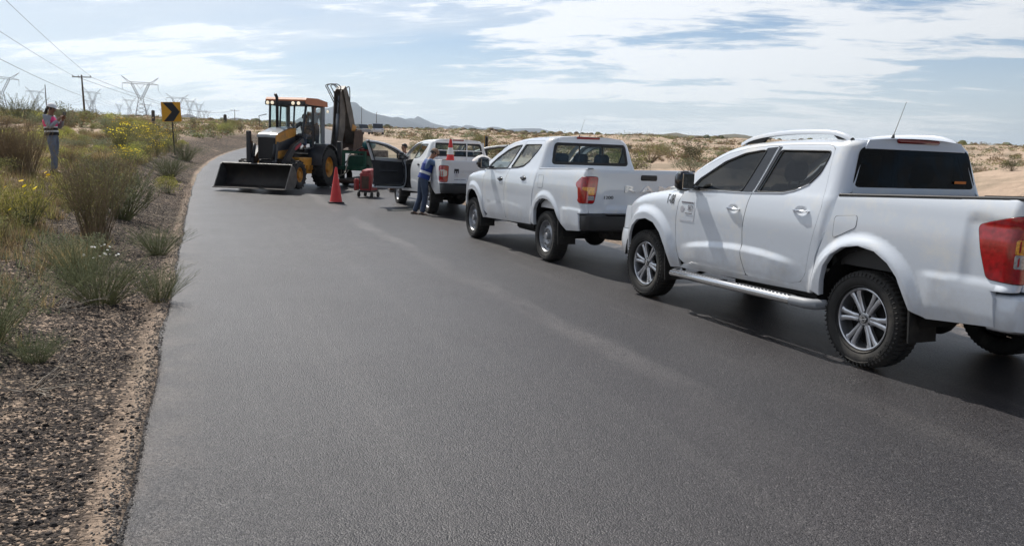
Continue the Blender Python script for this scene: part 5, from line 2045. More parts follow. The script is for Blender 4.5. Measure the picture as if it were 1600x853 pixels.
def dome(seed, n=1100, L=0.05, W=0.022, rx=0.6, h=0.7, stems=26, lumps=7, flowers=0, fsz=0.02, up=0.3):
    """rounded shrub with uneven lobes; height about h"""
    P = Leafy(seed); r = P.r
    lobes = []
    for k in range(lumps):
        a = r.uniform(0, 2 * PI); q = r.uniform(0.15, 0.72)
        lobes.append((Vector((math.cos(a) * q * rx, math.sin(a) * q * rx, h * r.uniform(0.32, 0.68))), r.uniform(0.30, 0.50) * rx, r.uniform(0.22, 0.36) * h))
    for i in range(stems):
        c, lr, lh = r.choice(lobes)
        tip = c + Vector((r.uniform(-1, 1) * lr, r.uniform(-1, 1) * lr, r.uniform(0, 1) * lh))
        b = Vector((r.gauss(0, .05) * rx, r.gauss(0, .05) * rx, -0.02))
        mid = b.lerp(tip, 0.5) + Vector((0, 0, 0.04)) + P.rdir() * 0.03
        P.stem([b, mid, tip], 0.008, 0.002)
    for i in range(n):
        c, lr, lh = r.choice(lobes)
        d = P.rdir(0.3)
        q = r.random() ** 0.45
        p = c + Vector((d.x * lr * q, d.y * lr * q, d.z * lh * q))
        if p.z < 0.01: p.z = r.uniform(0.01, 0.12)
        P.leaf(p, d * 0.7 + P.rdir(up), L * r.uniform(0.6, 1.4), W * r.uniform(0.7, 1.3))
    for i in range(flowers):
        c, lr, lh = r.choice(lobes)
        d = P.rdir(1.2)
        P.flower(c + Vector((d.x * lr * 1.05, d.y * lr * 1.05, abs(d.z) * lh * 1.12)), fsz * r.uniform(0.7, 1.3))
    return P


def tuft(seed, n=260, h=0.9, spread=0.5, W=0.010):
    """tall dry grass: thin bent ribbons"""
    P = Leafy(seed); r = P.r
    for i in range(n):
        a = r.uniform(0, 2 * PI); q = math.sqrt(r.random())
        b = Vector((math.cos(a), math.sin(a), 0)) * 0.16 * q
        hh = h * r.uniform(0.5, 1.05)
        o = Vector((math.cos(a), math.sin(a), 0)) * spread * q * r.uniform(.5, 1.2)
        w = Vector((-math.sin(a + r.uniform(-1, 1)), math.cos(a + r.uniform(-1, 1)), 0)) * W * 0.5
        pr = None
        for k in range(4):
            t = k / 3
            p = b + Vector((0, 0, hh * t)) + o * t ** 1.8 - Vector((0, 0, hh * 0.12 * t ** 3))
            ww = w * (1 - 0.8 * t)
            kk = len(P.lv)
            P.lv += [tuple(p - ww), tuple(p + ww)]
            if k: P.lf.append((kk - 2, kk - 1, kk + 1, kk))
        if r.random() < 0.5:
            for q_ in range(4):
                P.leaf(p + P.rdir() * 0.02, Vector((0, 0, 1)) + P.rdir() * .6, 0.035, 0.009)
    return P


def twigs(seed, n=14, L=0.5):
    P = Leafy(seed); r = P.r
    for i in range(n):
        a = r.uniform(0, 2 * PI)
        d = Vector((math.cos(a), math.sin(a), r.uniform(0.02, 0.55))).normalized()
        p = Vector((r.gauss(0, .04), r.gauss(0, .04), 0.01)); pts = [p]
        for k in range(5):
            d = (d + P.rdir() * 0.28).normalized(); d.z = max(d.z, -0.05)
            p = p + d * L / 5 * r.uniform(.6, 1.2)
            p.z = max(p.z, 0.008)
            pts.append(p.copy())
            if k > 0:
                dd = (d + P.rdir() * 0.9).normalized(); q = p + dd * r.uniform(.05, .14)
                q.z = max(q.z, 0.006)
                P.stem([p, p.lerp(q, .5), q], 0.003, 0.001)
        P.stem(pts, 0.0065, 0.002)
    return P


KINDS = {}
def kind(k, variants): KINDS[k] = variants
kind('broom', [broom(s, 70, 0.46, leafL=0.03, leafW=0.006, per=26, start=0.3).out('b', 'stem_brown', 'olive') for s in (1, 2, 3)])
kind('broom_green', [broom(s, 66, 0.60, leafL=0.035, leafW=0.007, per=32, start=0.25).out('b', 'stem_green', 'grey') for s in (4, 5)])
kind('feathery', [broom(s, 150, 1.05, leafL=0.040, leafW=0.0045, per=28, upright=0.35, base=0.20, start=0.15, bend=0.45).out('b', 'stem_green', 'feather') for s in (6, 7)])
kind('brown_brush', [broom(s, 150, 0.42, leafL=0.03, leafW=0.006, per=14, base=0.2, start=0.3).out('b', 'stem_brown', 'rust') for s in (8, 9)])
kind('lime_flower', [dome(s, 2600, 0.045, 0.013, 0.75, 0.8, stems=60, lumps=10, flowers=13, fsz=0.038, up=1.0).out('b', 'stem_green', 'lime') for s in (10,)])
kind('lime', [dome(s, 1500, 0.055, 0.018, 0.7, 0.75, stems=30, lumps=8, up=0.9).out('b', 'stem_green', 'lime') for s in (11, 12)])
kind('yellow_bloom', [dome(s, 900, 0.05, 0.02, 0.7, 0.8, stems=30, lumps=8, flowers=60, fsz=0.024, up=0.9).out('b', 'stem_green', 'olive') for s in (13, 14)])
kind('olive', [dome(s, 1400, 0.055, 0.018, 0.7, 0.7, lumps=8, up=0.7).out('b', 'stem_brown', 'olive') for s in (15, 16, 17)])
kind('grey', [dome(s, 1400, 0.05, 0.02, 0.65, 0.75, lumps=7).out('b', 'stem_brown', 'grey') for s in (18, 19)])
kind('dry', [tuft(s, 300).out('b', 'stem_brown', 'dry') for s in (20, 21, 22)])
kind('rusty', [dome(s, 1000, 0.05, 0.016, 0.65, 0.6, stems=50, lumps=7).out('b', 'stem_brown', 'rust') for s in (23, 24)])
kind('dark', [dome(s, 1400, 0.05, 0.022, 0.6, 0.8, lumps=7).out('b', 'stem_brown', 'dark') for s in (25, 26)])
kind('twigs', [twigs(s, 16, 0.6).out('b', 'stem_dead', 'dry') for s in (27, 28, 29)])
kind('white_flower', [broom(s, 26, 0.4, leafL=0.03, leafW=0.01, per=10).out('b', 'stem_green', 'feather') for s in (31,)])
for _v in KINDS['white_flower']:
    P = Leafy(77)
    for i in range(16):
        P.flower(Vector((P.r.gauss(0, .2), P.r.gauss(0, .2), P.r.uniform(0.7, 1.02))), 0.035)
    me = bpy.data.meshes.new('flowers'); me.from_pydata(P.fv, [], P.ff); me.materials.append(PM['white']); _v['flowers'] = me

def split_flowers(v):
    me = v['flowers']; out = []
    n = len(me.vertices) // 8
    for i in range(n):
        m = bpy.data.meshes.new('flower')
        m.from_pydata([tuple(me.vertices[i * 8 + j].co) for j in range(8)], [], [(0, 1 + j, 1 + (j + 1) % 7) for j in range(7)])
        m.materials.append(me.materials[0])
        out.append(m)
    v['flowers'] = out


for _k in ('lime_flower', 'white_flower'):
    for _v in KINDS[_k]: split_flowers(_v)

_pr = random.Random(99)
N_SHRUB = [0]


def plant(k, x, y, h, w, label, group=None, name=None, cat='shrub', z=None):
    v = _pr.choice(KINDS[k])
    nm = name or {'dry': 'grass_tuft', 'twigs': 'dead_branch', 'yellow_bloom': 'flowering_shrub', 'lime_flower': 'flowering_shrub', 'white_flower': 'wild_flower'}.get(k, 'desert_shrub')
    o = empty(nm, (x, y, (gz(x, y) if z is None else z) - 0.02), _pr.uniform(0, 6.28), label, cat, group)
    hh = {'broom': 1.0, 'broom_green': 1.0, 'feathery': 1.0, 'brown_brush': 1.0, 'dry': 0.95, 'twigs': 0.4, 'white_flower': 1.0}.get(k, 0.8)
    ww = {'broom': 1.0, 'broom_green': 1.15, 'feathery': 1.9, 'brown_brush': 1.1, 'dry': 1.1, 'twigs': 1.1, 'white_flower': 0.9}.get(k, 1.45)
    o.scale = (w / ww, w / ww, h / hh)
    for pn, me in v.items():
        if isinstance(me, list):
            for q in me: link('flower', q, o)
        else:
            q = link(pn, me, o)
            if pn == 'flowers': q['kind'] = 'stuff'
    N_SHRUB[0] += 1
    return o


# the plants one can pick out near the road on the left
HAND = [
    ('broom', -5.64, 10.76, 1.42, 1.25, 'tall sparse broom shrub with bare brown stems nearest the left road edge'),
    ('broom_green', -7.15, 14.6, 1.0, 1.8, 'wide green broom shrub just beyond the tall bare-stemmed one'),
    ('broom', -7.95, 15.6, 1.05, 1.7, 'brown-green broom shrub behind the wide green broom near the gravel'),
    ('lime_flower', -6.75, 11.1, 0.78, 1.15, 'low yellow-green shrub with a few bright yellow flowers on top'),
    ('feathery', -3.88, 7.45, 0.52, 1.15, 'feathery green shrub spreading over the black gravel in front of the tall broom'),
    ('feathery', -3.45, 7.75, 0.40, 0.55, 'small feathery tuft at the right side of the nearest feathery shrub'),
    ('olive', -6.2, 9.6, 0.40, 0.8, 'low olive shrub left of the tall bare-stemmed broom'),
    ('twigs', -4.6, 6.3, 0.25, 0.8, 'scatter of grey dead twigs on the gravel left of the nearest shrubs'),
    ('feathery', -4.9, 11.0, 0.45, 0.8, 'small feathery shrub at the right foot of the tall bare-stemmed broom'),
    ('broom', -6.35, 12.1, 1.1, 1.1, 'brown-green broom shrub just behind and left of the tall bare-stemmed one'),
    ('grey', -5.35, 9.75, 0.42, 0.85, 'low grey-green shrub on the gravel at the foot of the tall broom'),
    ('feathery', -4.55, 8.35, 0.55, 0.9, 'feathery green shrub touching the left side of the nearest one'),
    ('dry', -5.0, 8.9, 0.35, 0.6, 'thin straw tuft between the low feathery shrubs and the tall broom'),
    ('white_flower', -4.15, 8.05, 0.50, 0.35, 'sprig of small white flowers above the feathery green shrub'),
    ('feathery', -3.75, 5.6, 0.60, 1.05, 'feathery green plant cut by the left edge of the picture'),
    ('feathery', -3.25, 5.35, 0.24, 0.45, 'low feathery sprays lying over the gravel beside the left picture edge'),
    ('brown_brush', -10.45, 17.1, 1.25, 1.2, 'tall rusty brown brush in front of and left of the woman'),
    ('brown_brush', -11.2, 17.0, 1.25, 1.5, 'rusty brown brush at the left picture edge beside the lime shrub'),
    ('dry', -12.0, 19.0, 0.9, 1.3, 'straw-coloured grass directly left of the woman'),
    ('olive', -9.5, 19.9, 0.62, 1.1, 'rounded olive shrub just right of the woman, behind the black ledge'),
    ('twigs', -2.95, 4.75, 0.28, 0.85, 'pale dead branch lying on the gravel at the left picture edge'),
    ('twigs', -4.05, 7.0, 0.25, 0.9, 'grey dead twigs spread at the foot of the feathery shrub'),
    ('broom_green', -33.0, 54.0, 2.1, 3.6, 'big rounded green bush on the crest above the woman, at far left'),
    ('yellow_bloom', -17.2, 36.0, 1.0, 1.6, 'shrub covered in yellow blossom left of the chevron sign post'),
    ('feathery', -15.2, 37.2, 0.85, 1.9, 'green bush low on the bank right of the chevron sign post'),
    ('feathery', -11.6, 27.0, 0.85, 1.5, 'green shrub near the gravel below the chevron sign'),
    ('lime', -9.6, 22.3, 0.62, 0.95, 'small yellow-green shrub at the gravel edge between the brooms and the chevron sign'),
    ('dark', 18.1, 29.6, 0.62, 0.95, 'dark round bush on the pink sand right of the nearest cab'),
    ('twigs', 20.1, 30.4, 0.55, 1.6, 'grey dead branch leaning on the pink sand dune at the right'),
    ('twigs', 21.6, 29.0, 0.65, 1.4, 'dead grey brush at the right picture edge on the dune'),
    ('yellow_bloom', 11.6, 18.6, 0.55, 1.3, 'yellow flowering plants behind the nearest pickup bed'),
    ('dry', 13.2, 19.0, 0.5, 1.1, 'straw grass behind the nearest pickup bed at the right picture edge'),
    ('dark', 11.0, 52.0, 1.7, 2.4, 'dark green bush on the dune between the nearest and the middle cab'),
    ('rusty', 9.1, 55.0, 1.9, 3.4, 'wide brown thicket left of the dark green bush on the dune'),
    ('grey', 13.0, 47.0, 1.0, 1.6, 'grey-green bush lower right of the dark bush on the dune'),
    ('grey', 8.6, 40.0, 0.9, 2.6, 'low spreading grey-green bush on the sand above the middle tailgate'),
    ('olive', 4.9, 38.5, 0.6, 1.1, 'small olive bush on the sand just right of the middle cab'),
    ('broom_green', -5.0, 48.0, 2.0, 2.4, 'bushy dark green plant behind the open door of the farthest pickup'),
]
for k, x, y, h, w, lb in HAND: plant(k, x, y, h, w, lb)

LABELS = {
    'broom': 'sparse upright broom shrub',
    'broom_green': 'green broom shrub',
    'feathery': 'fine leaved green shrub',
    'lime': 'yellow-green rounded shrub',
    'yellow_bloom': 'yellow flowering shrub',
    'olive': 'olive green rounded shrub',
    'grey': 'grey-green rounded shrub',
    'dry': 'straw-coloured dry grass tuft',
    'rusty': 'low brown dried shrub',
    'dark': 'dark green shrub',
    'brown_brush': 'rusty brown brush',
}
taken = [(x, y, w * 0.45) for _, x, y, h, w, _l in HAND]


def scatter(n, gen, mix, hs, ws, where, mind):
    c = tries = 0
    while c < n and tries < n * 60:
        tries += 1
        x, y = gen()
        t = float(road_t(x, y)[0])
        if where(t, x, y) is False: continue
        k = _pr.choices([m[0] for m in mix], [m[1] for m in mix])[0]
        s = _pr.uniform(0.7, 1.3) if _pr.random() < 0.8 else _pr.uniform(1.2, 1.6)
        w = _pr.uniform(*ws) * s
        if any((x - a) ** 2 + (y - b) ** 2 < (rr + w * mind) ** 2 for a, b, rr in taken): continue
        taken.append((x, y, w * mind))
        az, D_ = math.degrees(math.atan2(x, y)), math.hypot(x, y)
        wh = 'left of the woman' if az < -31 else 'between woman and chevron sign' if az < -23.5 else 'below or beside the chevron sign' if az < -21.5 else 'left of the backhoe' if t < 0 else 'behind the farthest pickup' if az < 0 else 'behind the middle pickup' if az < 14 else 'behind the nearest pickup'
        far = 'near' if D_ < 26 else 'mid-distance' if D_ < 46 else 'far'
        lb = far + ' ' + LABELS[k] + ', ' + wh
        plant(k, x, y, _pr.uniform(*hs) * s, w, lb, lb)
        c += 1


def polar(a0, a1, d0, d1, pw=1.0):
    def g():
        a = math.radians(_pr.uniform(a0, a1)); d = d0 + (d1 - d0) * _pr.random() ** pw
        return d * math.sin(a), d * math.cos(a)
    return g


def clear_left(t, x, y):
    if t > -1.9: return False
    if abs(x + 10.9) < 1.3 and 17.2 < y < 20.2: return False            # the woman stands here
    # keep the sight line to her legs fairly open
    if -13.5 < x < -6.6 and 11 < y < 19.3 and abs(x / y + 0.572) < 0.075: return False
    if abs(x / y + 0.42) < 0.02 and 30 < y < 38: return False             # the sign post
    return True


scatter(14, polar(-36, -24, 9.5, 15), [('lime', 3), ('olive', 3), ('dry', 2), ('rusty', 2)], (0.25, 0.5), (0.6, 1.1), lambda t, x, y: None if (t < -3.2 and abs(x / y + 0.572) > 0.06) else False, 0.3)
scatter(118, polar(-36, -16, 13, 46, 0.95), [('olive', 4), ('dry', 5), ('lime', 3), ('grey', 2), ('rusty', 4), ('broom', 1), ('broom_green', 1), ('feathery', 1), ('dark', 1)], (0.28, 0.58), (0.7, 1.4), clear_left, 0.30)
scatter(30, polar(-26.5, -16.5, 27, 50), [('yellow_bloom', 5), ('lime', 2), ('olive', 1)], (0.6, 0.95), (1.0, 1.7), clear_left, 0.30)
scatter(56, polar(-34, -13, 46, 90), [('olive', 4), ('rusty', 3), ('lime', 2), ('grey', 2), ('dark', 1)], (0.7, 1.3), (1.1, 2.4), lambda t, x, y: None if t < -2.6 else False, 0.28)
scatter(16, polar(28, 44, 14, 26), [('dry', 3), ('rusty', 2), ('yellow_bloom', 2)], (0.3, 0.5), (0.6, 1.1), lambda t, x, y: None if t > ROAD_W + 2.2 else False, 0.4)
scatter(84, polar(-10, 34, 32, 88), [('olive', 4), ('rusty', 4), ('grey', 3), ('dark', 2), ('dry', 1)], (0.5, 1.1), (0.9, 2.2), lambda t, x, y: None if (t > ROAD_W + 4 and not (x > 14 and 23 < y < 36)) else False, 0.5)

# ---- the countless far shrubs, down to a few pixels each
def far_scrub(name, n, gen, mats_w, seed):
    r = random.Random(seed)
    pts = []
    while len(pts) < n:
        x, y = gen()
        pts.append((x, y))
    A = np.array(pts)
    t = road_t(A[:, 0], A[:, 1])
    ok = (t < -2.5) | (t > ROAD_W + 5)
    A = A[ok]
    A = A[(A[:, 0] < 5) | (np.random.RandomState(2).rand(len(A)) < 0.85)]
    zz = ground_z(A[:, 0], A[:, 1])
    V = {m: [] for m, _ in mats_w}; Fc = {m: [] for m, _ in mats_w}
    for (x, y), z in zip(A.tolist(), zz.tolist()):
        D = math.hypot(x, y)
        m = r.choices([q[0] for q in mats_w], [q[1] for q in mats_w])[0]
        big_ = r.random() ** 3
        R = (0.38 + 0.85 * big_) * (1 + D / 900)
        H = R * r.uniform(0.5, 1.0)
        k_ = 70 if D < 130 else (44 if D < 280 else 0)
        lf = 0.16 if D < 130 else 0.27
        v, f = V[m], Fc[m]
        if D >= 280:
            # a low lumpy crown is all that can be told apart out here
            k = len(v); nn = 7
            for (rr_, hh_) in ((1.0, -0.1), (1.05, 0.35), (0.6, 0.85)):
                for j in range(nn):
                    a = 6.283 * j / nn
                    g_ = r.uniform(0.75, 1.2)
                    v.append((x + R * rr_ * g_ * math.cos(a), y + R * rr_ * g_ * math.sin(a), z + H * hh_ * r.uniform(.8, 1.15)))
            v.append((x, y, z + H))
            for q_ in range(2):
                for j in range(nn):
                    f.append((k + q_ * nn + j, k + q_ * nn + (j + 1) % nn, k + (q_ + 1) * nn + (j + 1) % nn, k + (q_ + 1) * nn + j))
            for j in range(nn): f.append((k + 2 * nn + j, k + 2 * nn + (j + 1) % nn, k + 3 * nn))
        for i in range(k_):
            a = r.uniform(0, 6.28); q = math.sqrt(r.random())
            hh = r.random() * math.sqrt(max(0.0, 1 - q * q * 0.85))
            c = (x + R * q * math.cos(a), y + R * q * math.sin(a), z + H * hh)
            d1 = (r.uniform(-1, 1) * lf, r.uniform(-1, 1) * lf, r.uniform(-.6, .9) * lf)
            d2 = (r.uniform(-1, 1) * lf * .7, r.uniform(-1, 1) * lf * .7, r.uniform(-.4, .9) * lf * .8)
            k = len(v)
            v += [c, (c[0] + d1[0], c[1] + d1[1], c[2] + d1[2]), (c[0] + d2[0], c[1] + d2[1], c[2] + d2[2])]
            f.append((k, k + 1, k + 2))
    for m in V:
        me = bpy.data.meshes.new(name)
        me.from_pydata(V[m], [], Fc[m])
        me.materials.append(PM[m])
        tag(link(name, me), kind='stuff')


far_scrub('distant_scrub', 7000, polar(-36, 36, 60, 420, 1.3), [('olive', 4), ('rust', 5), ('dark', 1), ('grey', 3), ('dry', 3)], 3)
far_scrub('distant_scrub', 3600, polar(-36, 36, 300, 1500, 1.3), [('rust', 4), ('dry', 3), ('olive', 2), ('grey', 2)], 4)

# ---- low dry growth and seedlings between the shrubs on the left bank
def litter(n, seed, g=polar(-38, -14, 9, 48, 0.9), tmax=-1.7):
    r = random.Random(seed)
    V, Fc = [], []
    pts = []
    while len(pts) < n: pts.append(g())
    A = np.array(pts)
    t = road_t(A[:, 0], A[:, 1])
    A = A[(t < tmax)]
    zz = ground_z(A[:, 0], A[:, 1])
    for (x, y), z in zip(A.tolist(), zz.tolist()):
        if abs(x + 10.9) < 0.5 and abs(y - 19.0) < 0.8: continue
        hh = r.uniform(0.08, 0.30); m_ = 12
        for i in range(m_):
            a = r.uniform(0, 6.28); o = r.uniform(0.02, 0.16)
            w = 0.0025 + 0.004 * r.random()
            k = len(V)
            bx, by = x + r.gauss(0, .04), y + r.gauss(0, .04)
            V += [(bx - w * math.sin(a), by + w * math.cos(a), z), (bx + w * math.sin(a), by - w * math.cos(a), z), (bx + o * math.cos(a), by + o * math.sin(a), z + hh * r.uniform(.5, 1))]
            Fc.append((k, k + 1, k + 2))
    me = bpy.data.meshes.new('ground_cover')
    me.from_pydata(V, [], Fc)
    return me


for n_, m_, s_ in ((900, 'dry', 11), (500, 'feather', 12), (350, 'rust', 13)):
    me = litter(n_, s_, polar(-62, -20, 3.2, 13, 0.8), -0.9)
    me.materials.append(PM[m_])
    tag(link('ground_cover', me), kind='stuff')
for n_, m_, s_ in ((7000, 'dry', 1), (5200, 'olive', 2), (3000, 'rust', 3), (2200, 'lime', 4)):
    me = litter(n_, s_)
    me.materials.append(PM[m_])
    tag(link('ground_cover', me), kind='stuff')
# ------------------------------------------------------------------ people
def skin_mesh(name, chains, material, sub=1):
    """chains: lists of (point, radius or (rx,ry)); a chain may start with ('@', index_of_point) to join another"""
    pts, rad, edges = [], [], []
    names = {}
    for ch in chains:
        prev = None
        for it in ch:
            if isinstance(it, str):
                prev = names[it]
                continue
            p, r = it[0], it[1]
            pts.append(tuple(p)); rad.append(r if isinstance(r, tuple) else (r, r))
            k = len(pts) - 1
            if prev is not None: edges.append((prev, k))
            prev = k
            if len(it) > 2: names[it[2]] = k
    me = bpy.data.meshes.new(name)
    me.from_pydata(pts, edges, [])
    ob = bpy.data.objects.new(name, me)
    COL.objects.link(ob)
    ob.modifiers.new('skin', 'SKIN')
    if not me.skin_vertices:
        bm = bmesh.new(); bm.from_mesh(me); bm.verts.layers.skin.verify(); bm.to_mesh(me); bm.free()
    sv = me.skin_vertices[0].data
    for i, r in enumerate(rad):
        sv[i].radius = r
        sv[i].use_root = (i == 0)
    ob.modifiers['skin'].use_smooth_shade = True
    ss = ob.modifiers.new('sub', 'SUBSURF')
    ss.levels = sub; ss.render_levels = sub
    dg = bpy.context.evaluated_depsgraph_get()
    dg.update()
    out = bpy.data.meshes.new_from_object(ob.evaluated_get(dg))
    bpy.data.objects.remove(ob)
    out.name = name
    out.materials.clear()
    out.materials.append(material)
    out.polygons.foreach_set('use_smooth', [True] * len(out.polygons))
    return out


SKIN = mat('skin', (0.26, 0.135, 0.085), 0.55)
HAIR = mat('dark_hair', (0.012, 0.009, 0.008), 0.5)
CLOTH = {
    'jeans': mat('jeans', (0.055, 0.075, 0.12), 0.9, var=0.25, vscale=9, bump=0.2, bscale=60),
    'grey_jeans': mat('grey_jeans', (0.16, 0.185, 0.23), 0.9, var=0.22, vscale=7, bump=0.2, bscale=60),
    'blue_vest': mat('royal_blue_vest', (0.012, 0.035, 0.20), 0.8, var=0.2, vscale=8),
    'light_blue': mat('light_blue_shirt', (0.10, 0.15, 0.26), 0.85, var=0.15, vscale=8),
    'grey_shirt': mat('grey_shirt', (0.30, 0.31, 0.34), 0.85, var=0.12, vscale=8),
    'pink': mat('pink_vest', (0.85, 0.05, 0.22), 0.75, var=0.1, vscale=9),
    'black': mat('black_fabric', (0.012, 0.012, 0.014), 0.85),
    'silver': mat('reflective_band', (0.62, 0.63, 0.62), 0.4),
    'white_cap': mat('white_cap', (0.70, 0.71, 0.73), 0.8),
    'tan_cap': mat('tan_cap', (0.19, 0.13, 0.09), 0.85, var=0.3, vscale=20),
    'dark_jacket': mat('dark_checked_jacket', (0.035, 0.045, 0.06), 0.85, var=0.6, vscale=22),
    'maroon': mat('maroon_shirt', (0.16, 0.05, 0.04), 0.85, var=0.3, vscale=12),
    'boot': mat('work_boots', (0.045, 0.032, 0.024), 0.7, var=0.3, vscale=20),
    'skirted': mat('pinkish_shirt', (0.42, 0.27, 0.25), 0.85, var=0.2, vscale=12),
}


def V3(*a): return Vector(a)


def person(loc, rz, label, J, cloth, cap='white_cap', hair='short', z=None, group=None, vest=None):
    """J: joint positions in metres, x = forward, y = left"""
    root = empty('person', (loc[0], loc[1], z if z is not None else gz(loc[0], loc[1])), rz, label, 'person', group)
    pel, chest, neck, head = J['pelvis'], J['chest'], J['neck'], J['head']
    up = (head - neck).normalized()
    fw = J.get('face', V3(1, 0, 0)).normalized()
    lat = up.cross(fw).normalized()
    fw = lat.cross(up).normalized()
    # ---- body: trunk, head, arms, hands with fingers, legs
    ch = [[(pel, (0.13, 0.10), 'pel'), (pel.lerp(chest, 0.5), (0.115, 0.09)), (chest, (0.14, 0.10), 'ch'), (neck, 0.052, 'nk'), (neck.lerp(head, 0.45) + fw * 0.01, 0.06), (head + fw * 0.01, (0.082, 0.088)), (head + up * 0.085, 0.062)]]
    for s in ('l', 'r'):
        sh, el, wr, fin = J[s + 'sh'], J[s + 'el'], J[s + 'wr'], J[s + 'hand']
        hd = (fin - wr).normalized()
        ch.append(['ch', (sh, 0.056), (sh.lerp(el, 0.5), 0.046), (el, 0.040), (el.lerp(wr, 0.4), 0.038), (wr, 0.026), (wr + hd * 0.045, (0.036, 0.020), s + 'palm'), (wr + hd * 0.085, (0.036, 0.014), s + 'kn')])
        sd = hd.cross(up if abs(hd.dot(up)) < 0.9 else fw).normalized()
        curl = J.get('curl', hd.cross(sd)) * 0.6
        for q, ln in ((-0.030, 0.058), (-0.010, 0.072), (0.010, 0.078), (0.028, 0.068)):
            b = wr + hd * 0.088 + sd * q
            ch.append([s + 'kn', (b, 0.0095), (b + hd * ln * 0.5, 0.0085), (b + hd * ln * 0.85 + curl * ln * 0.5, 0.0075)])
        b = wr + hd * 0.030 - sd * 0.034
        ch.append([s + 'palm', (b, 0.012), (b + hd * 0.03 - sd * 0.022, 0.010), (b + hd * 0.058 - sd * 0.026, 0.008)])
        hp, kn, an, toe = J[s + 'hip'], J[s + 'kn'], J[s + 'an'], J[s + 'toe']
        ch.append(['pel', (hp, 0.088), (hp.lerp(kn, 0.5), 0.074), (kn, 0.056), (kn.lerp(an, 0.4), 0.055), (an, 0.038), (toe, 0.035)])
    bm_ = skin_mesh('body', ch, SKIN, 2)
    body = link('body', bm_, root)
    # ---- face: nose, ears, eyes, mouth
    face = MB()
    hc = head + up * 0.0
    face.tube([hc + fw * 0.080 + up * 0.02, hc + fw * 0.108 - up * 0.018, hc + fw * 0.082 - up * 0.03], [0.008, 0.014, 0.006], 6)
    for s in (-1, 1):
        face.ball(hc + lat * s * 0.085 - up * 0.005, (0.018, 0.012, 0.03), 8, 6)
    face.build('nose_and_ears', SKIN, body, smooth=True)
    ey = MB()
    for s in (-1, 1): ey.ball(hc + fw * 0.082 + lat * s * 0.032 + up * 0.018, 0.011, 8, 6)
    ey.box(hc + fw * 0.084 - up * 0.052, (0.012, 0.045, 0.008))
    ey.build('eyes_and_mouth', HAIR, body, smooth=True)
    # ---- trousers
    ch = [[(pel + V3(0, 0, 0.10), (0.155, 0.125)), (pel, (0.165, 0.130), 'pel')]]
    for s in 'lr':
        hp, kn, an = J[s + 'hip'], J[s + 'kn'], J[s + 'an']
        ch.append(['pel', (hp, 0.108), (hp.lerp(kn, 0.5), 0.094), (kn, 0.074), (kn.lerp(an, 0.5), 0.070), (kn.lerp(an, 0.93), 0.072)])
    link('trousers', skin_mesh('trousers', ch, CLOTH[cloth['legs']], 2), root)
    # ---- shirt with sleeves
    ch = [[(pel + V3(0, 0, 0.03), (0.160, 0.125)), (pel.lerp(chest, 0.5), (0.150, 0.118)), (chest, (0.172, 0.125), 'ch'), (chest.lerp(neck, 0.65), 0.078)]]
    for s in 'lr':
        sh, el, wr = J[s + 'sh'], J[s + 'el'], J[s + 'wr']
        ch.append(['ch', (sh, 0.076), (sh.lerp(el, 0.5), 0.062), (el, 0.055), (el.lerp(wr, 0.5), 0.048), (el.lerp(wr, 0.92), 0.038)])
    link('shirt', skin_mesh('shirt', ch, CLOTH[cloth['top']], 2), root)
    # ---- shoes
    sh_ = MB()
    for s in 'lr':
        an, toe = J[s + 'an'], J[s + 'toe']
        d = (toe - an); d.z = 0; d.normalize()
        sh_ = MB()
        base = Vector((an.x, an.y, toe.z))
        q = Matrix.Rotation(math.atan2(d.y, d.x), 3, 'Z')
        for a, w, h in ((-0.07, 0.035, 0.085), (0.0, 0.042, 0.10), (0.08, 0.048, 0.06), (0.16, 0.044, 0.045), (0.20, 0.022, 0.03)):
            pass
        rows = []
        for a, w, h in ((-0.085, 0.022, 0.08), (-0.07, 0.036, 0.12), (0.0, 0.042, 0.13), (0.07, 0.046, 0.075), (0.14, 0.048, 0.055), (0.185, 0.035, 0.045), (0.205, 0.012, 0.03)):
            rows.append([base + q @ V3(a, w * math.cos(t), -0.035 + (h if math.sin(t) > 0 else 0.0) * abs(math.sin(t)) ** 0.6) for t in [2 * PI * j / 10 for j in range(10)]])
        sh_.grid(rows, True)
        sh_.f.append(tuple(range(10))); sh_.f.append(tuple(range(60, 70)))
        sh_.build('shoe', CLOTH['boot'], root, smooth=True)
    # ---- vest
    if vest:
        ax = (chest - pel)
        side_ = V3(0, 1, 0)
        frt = side_.cross(ax.normalized()).normalized()
        def ring(t, k):
            c = pel.lerp(chest, t)
            w, d_ = {0: (0.185, 0.150), 1: (0.178, 0.142), 2: (0.190, 0.148), 3: (0.198, 0.145), 4: (0.135, 0.10)}[k]
            return [c + side_ * w * math.cos(a) * (1) + frt * d_ * math.sin(a) for a in [2 * PI * j / 20 for j in range(20)]]
        secs = [(-0.02, 0), (0.20, 1), (0.32, 1), (0.50, 1), (0.60, 1), (1.0, 3), (1.28, 4)]
        R_ = [ring(t, k) for t, k in secs]
        for i, mn in enumerate(vest):
            mb = MB().grid([R_[i], R_[i + 1]], True)
            mb.build('vest_panel' if mn != 'silver' else 'reflective_band', CLOTH[mn], root, smooth=True)
    # ---- hair and cap
    hb = MB()
    rows = []
    for i in range(7):
        t = PI * 0.62 * i / 6
        rows.append([head + up * (0.012 + 0.108 * math.cos(t)) + lat * 0.094 * math.sin(t) * math.cos(a) + fw * (0.098 * math.sin(t) * math.sin(a) - (0.012 if math.sin(a) < 0 else 0.0)) * (1.0 if math.sin(a) < 0.3 or i < 4 else 0.55) for a in [2 * PI * j / 16 for j in range(16)]])
    hb.grid(rows, True)
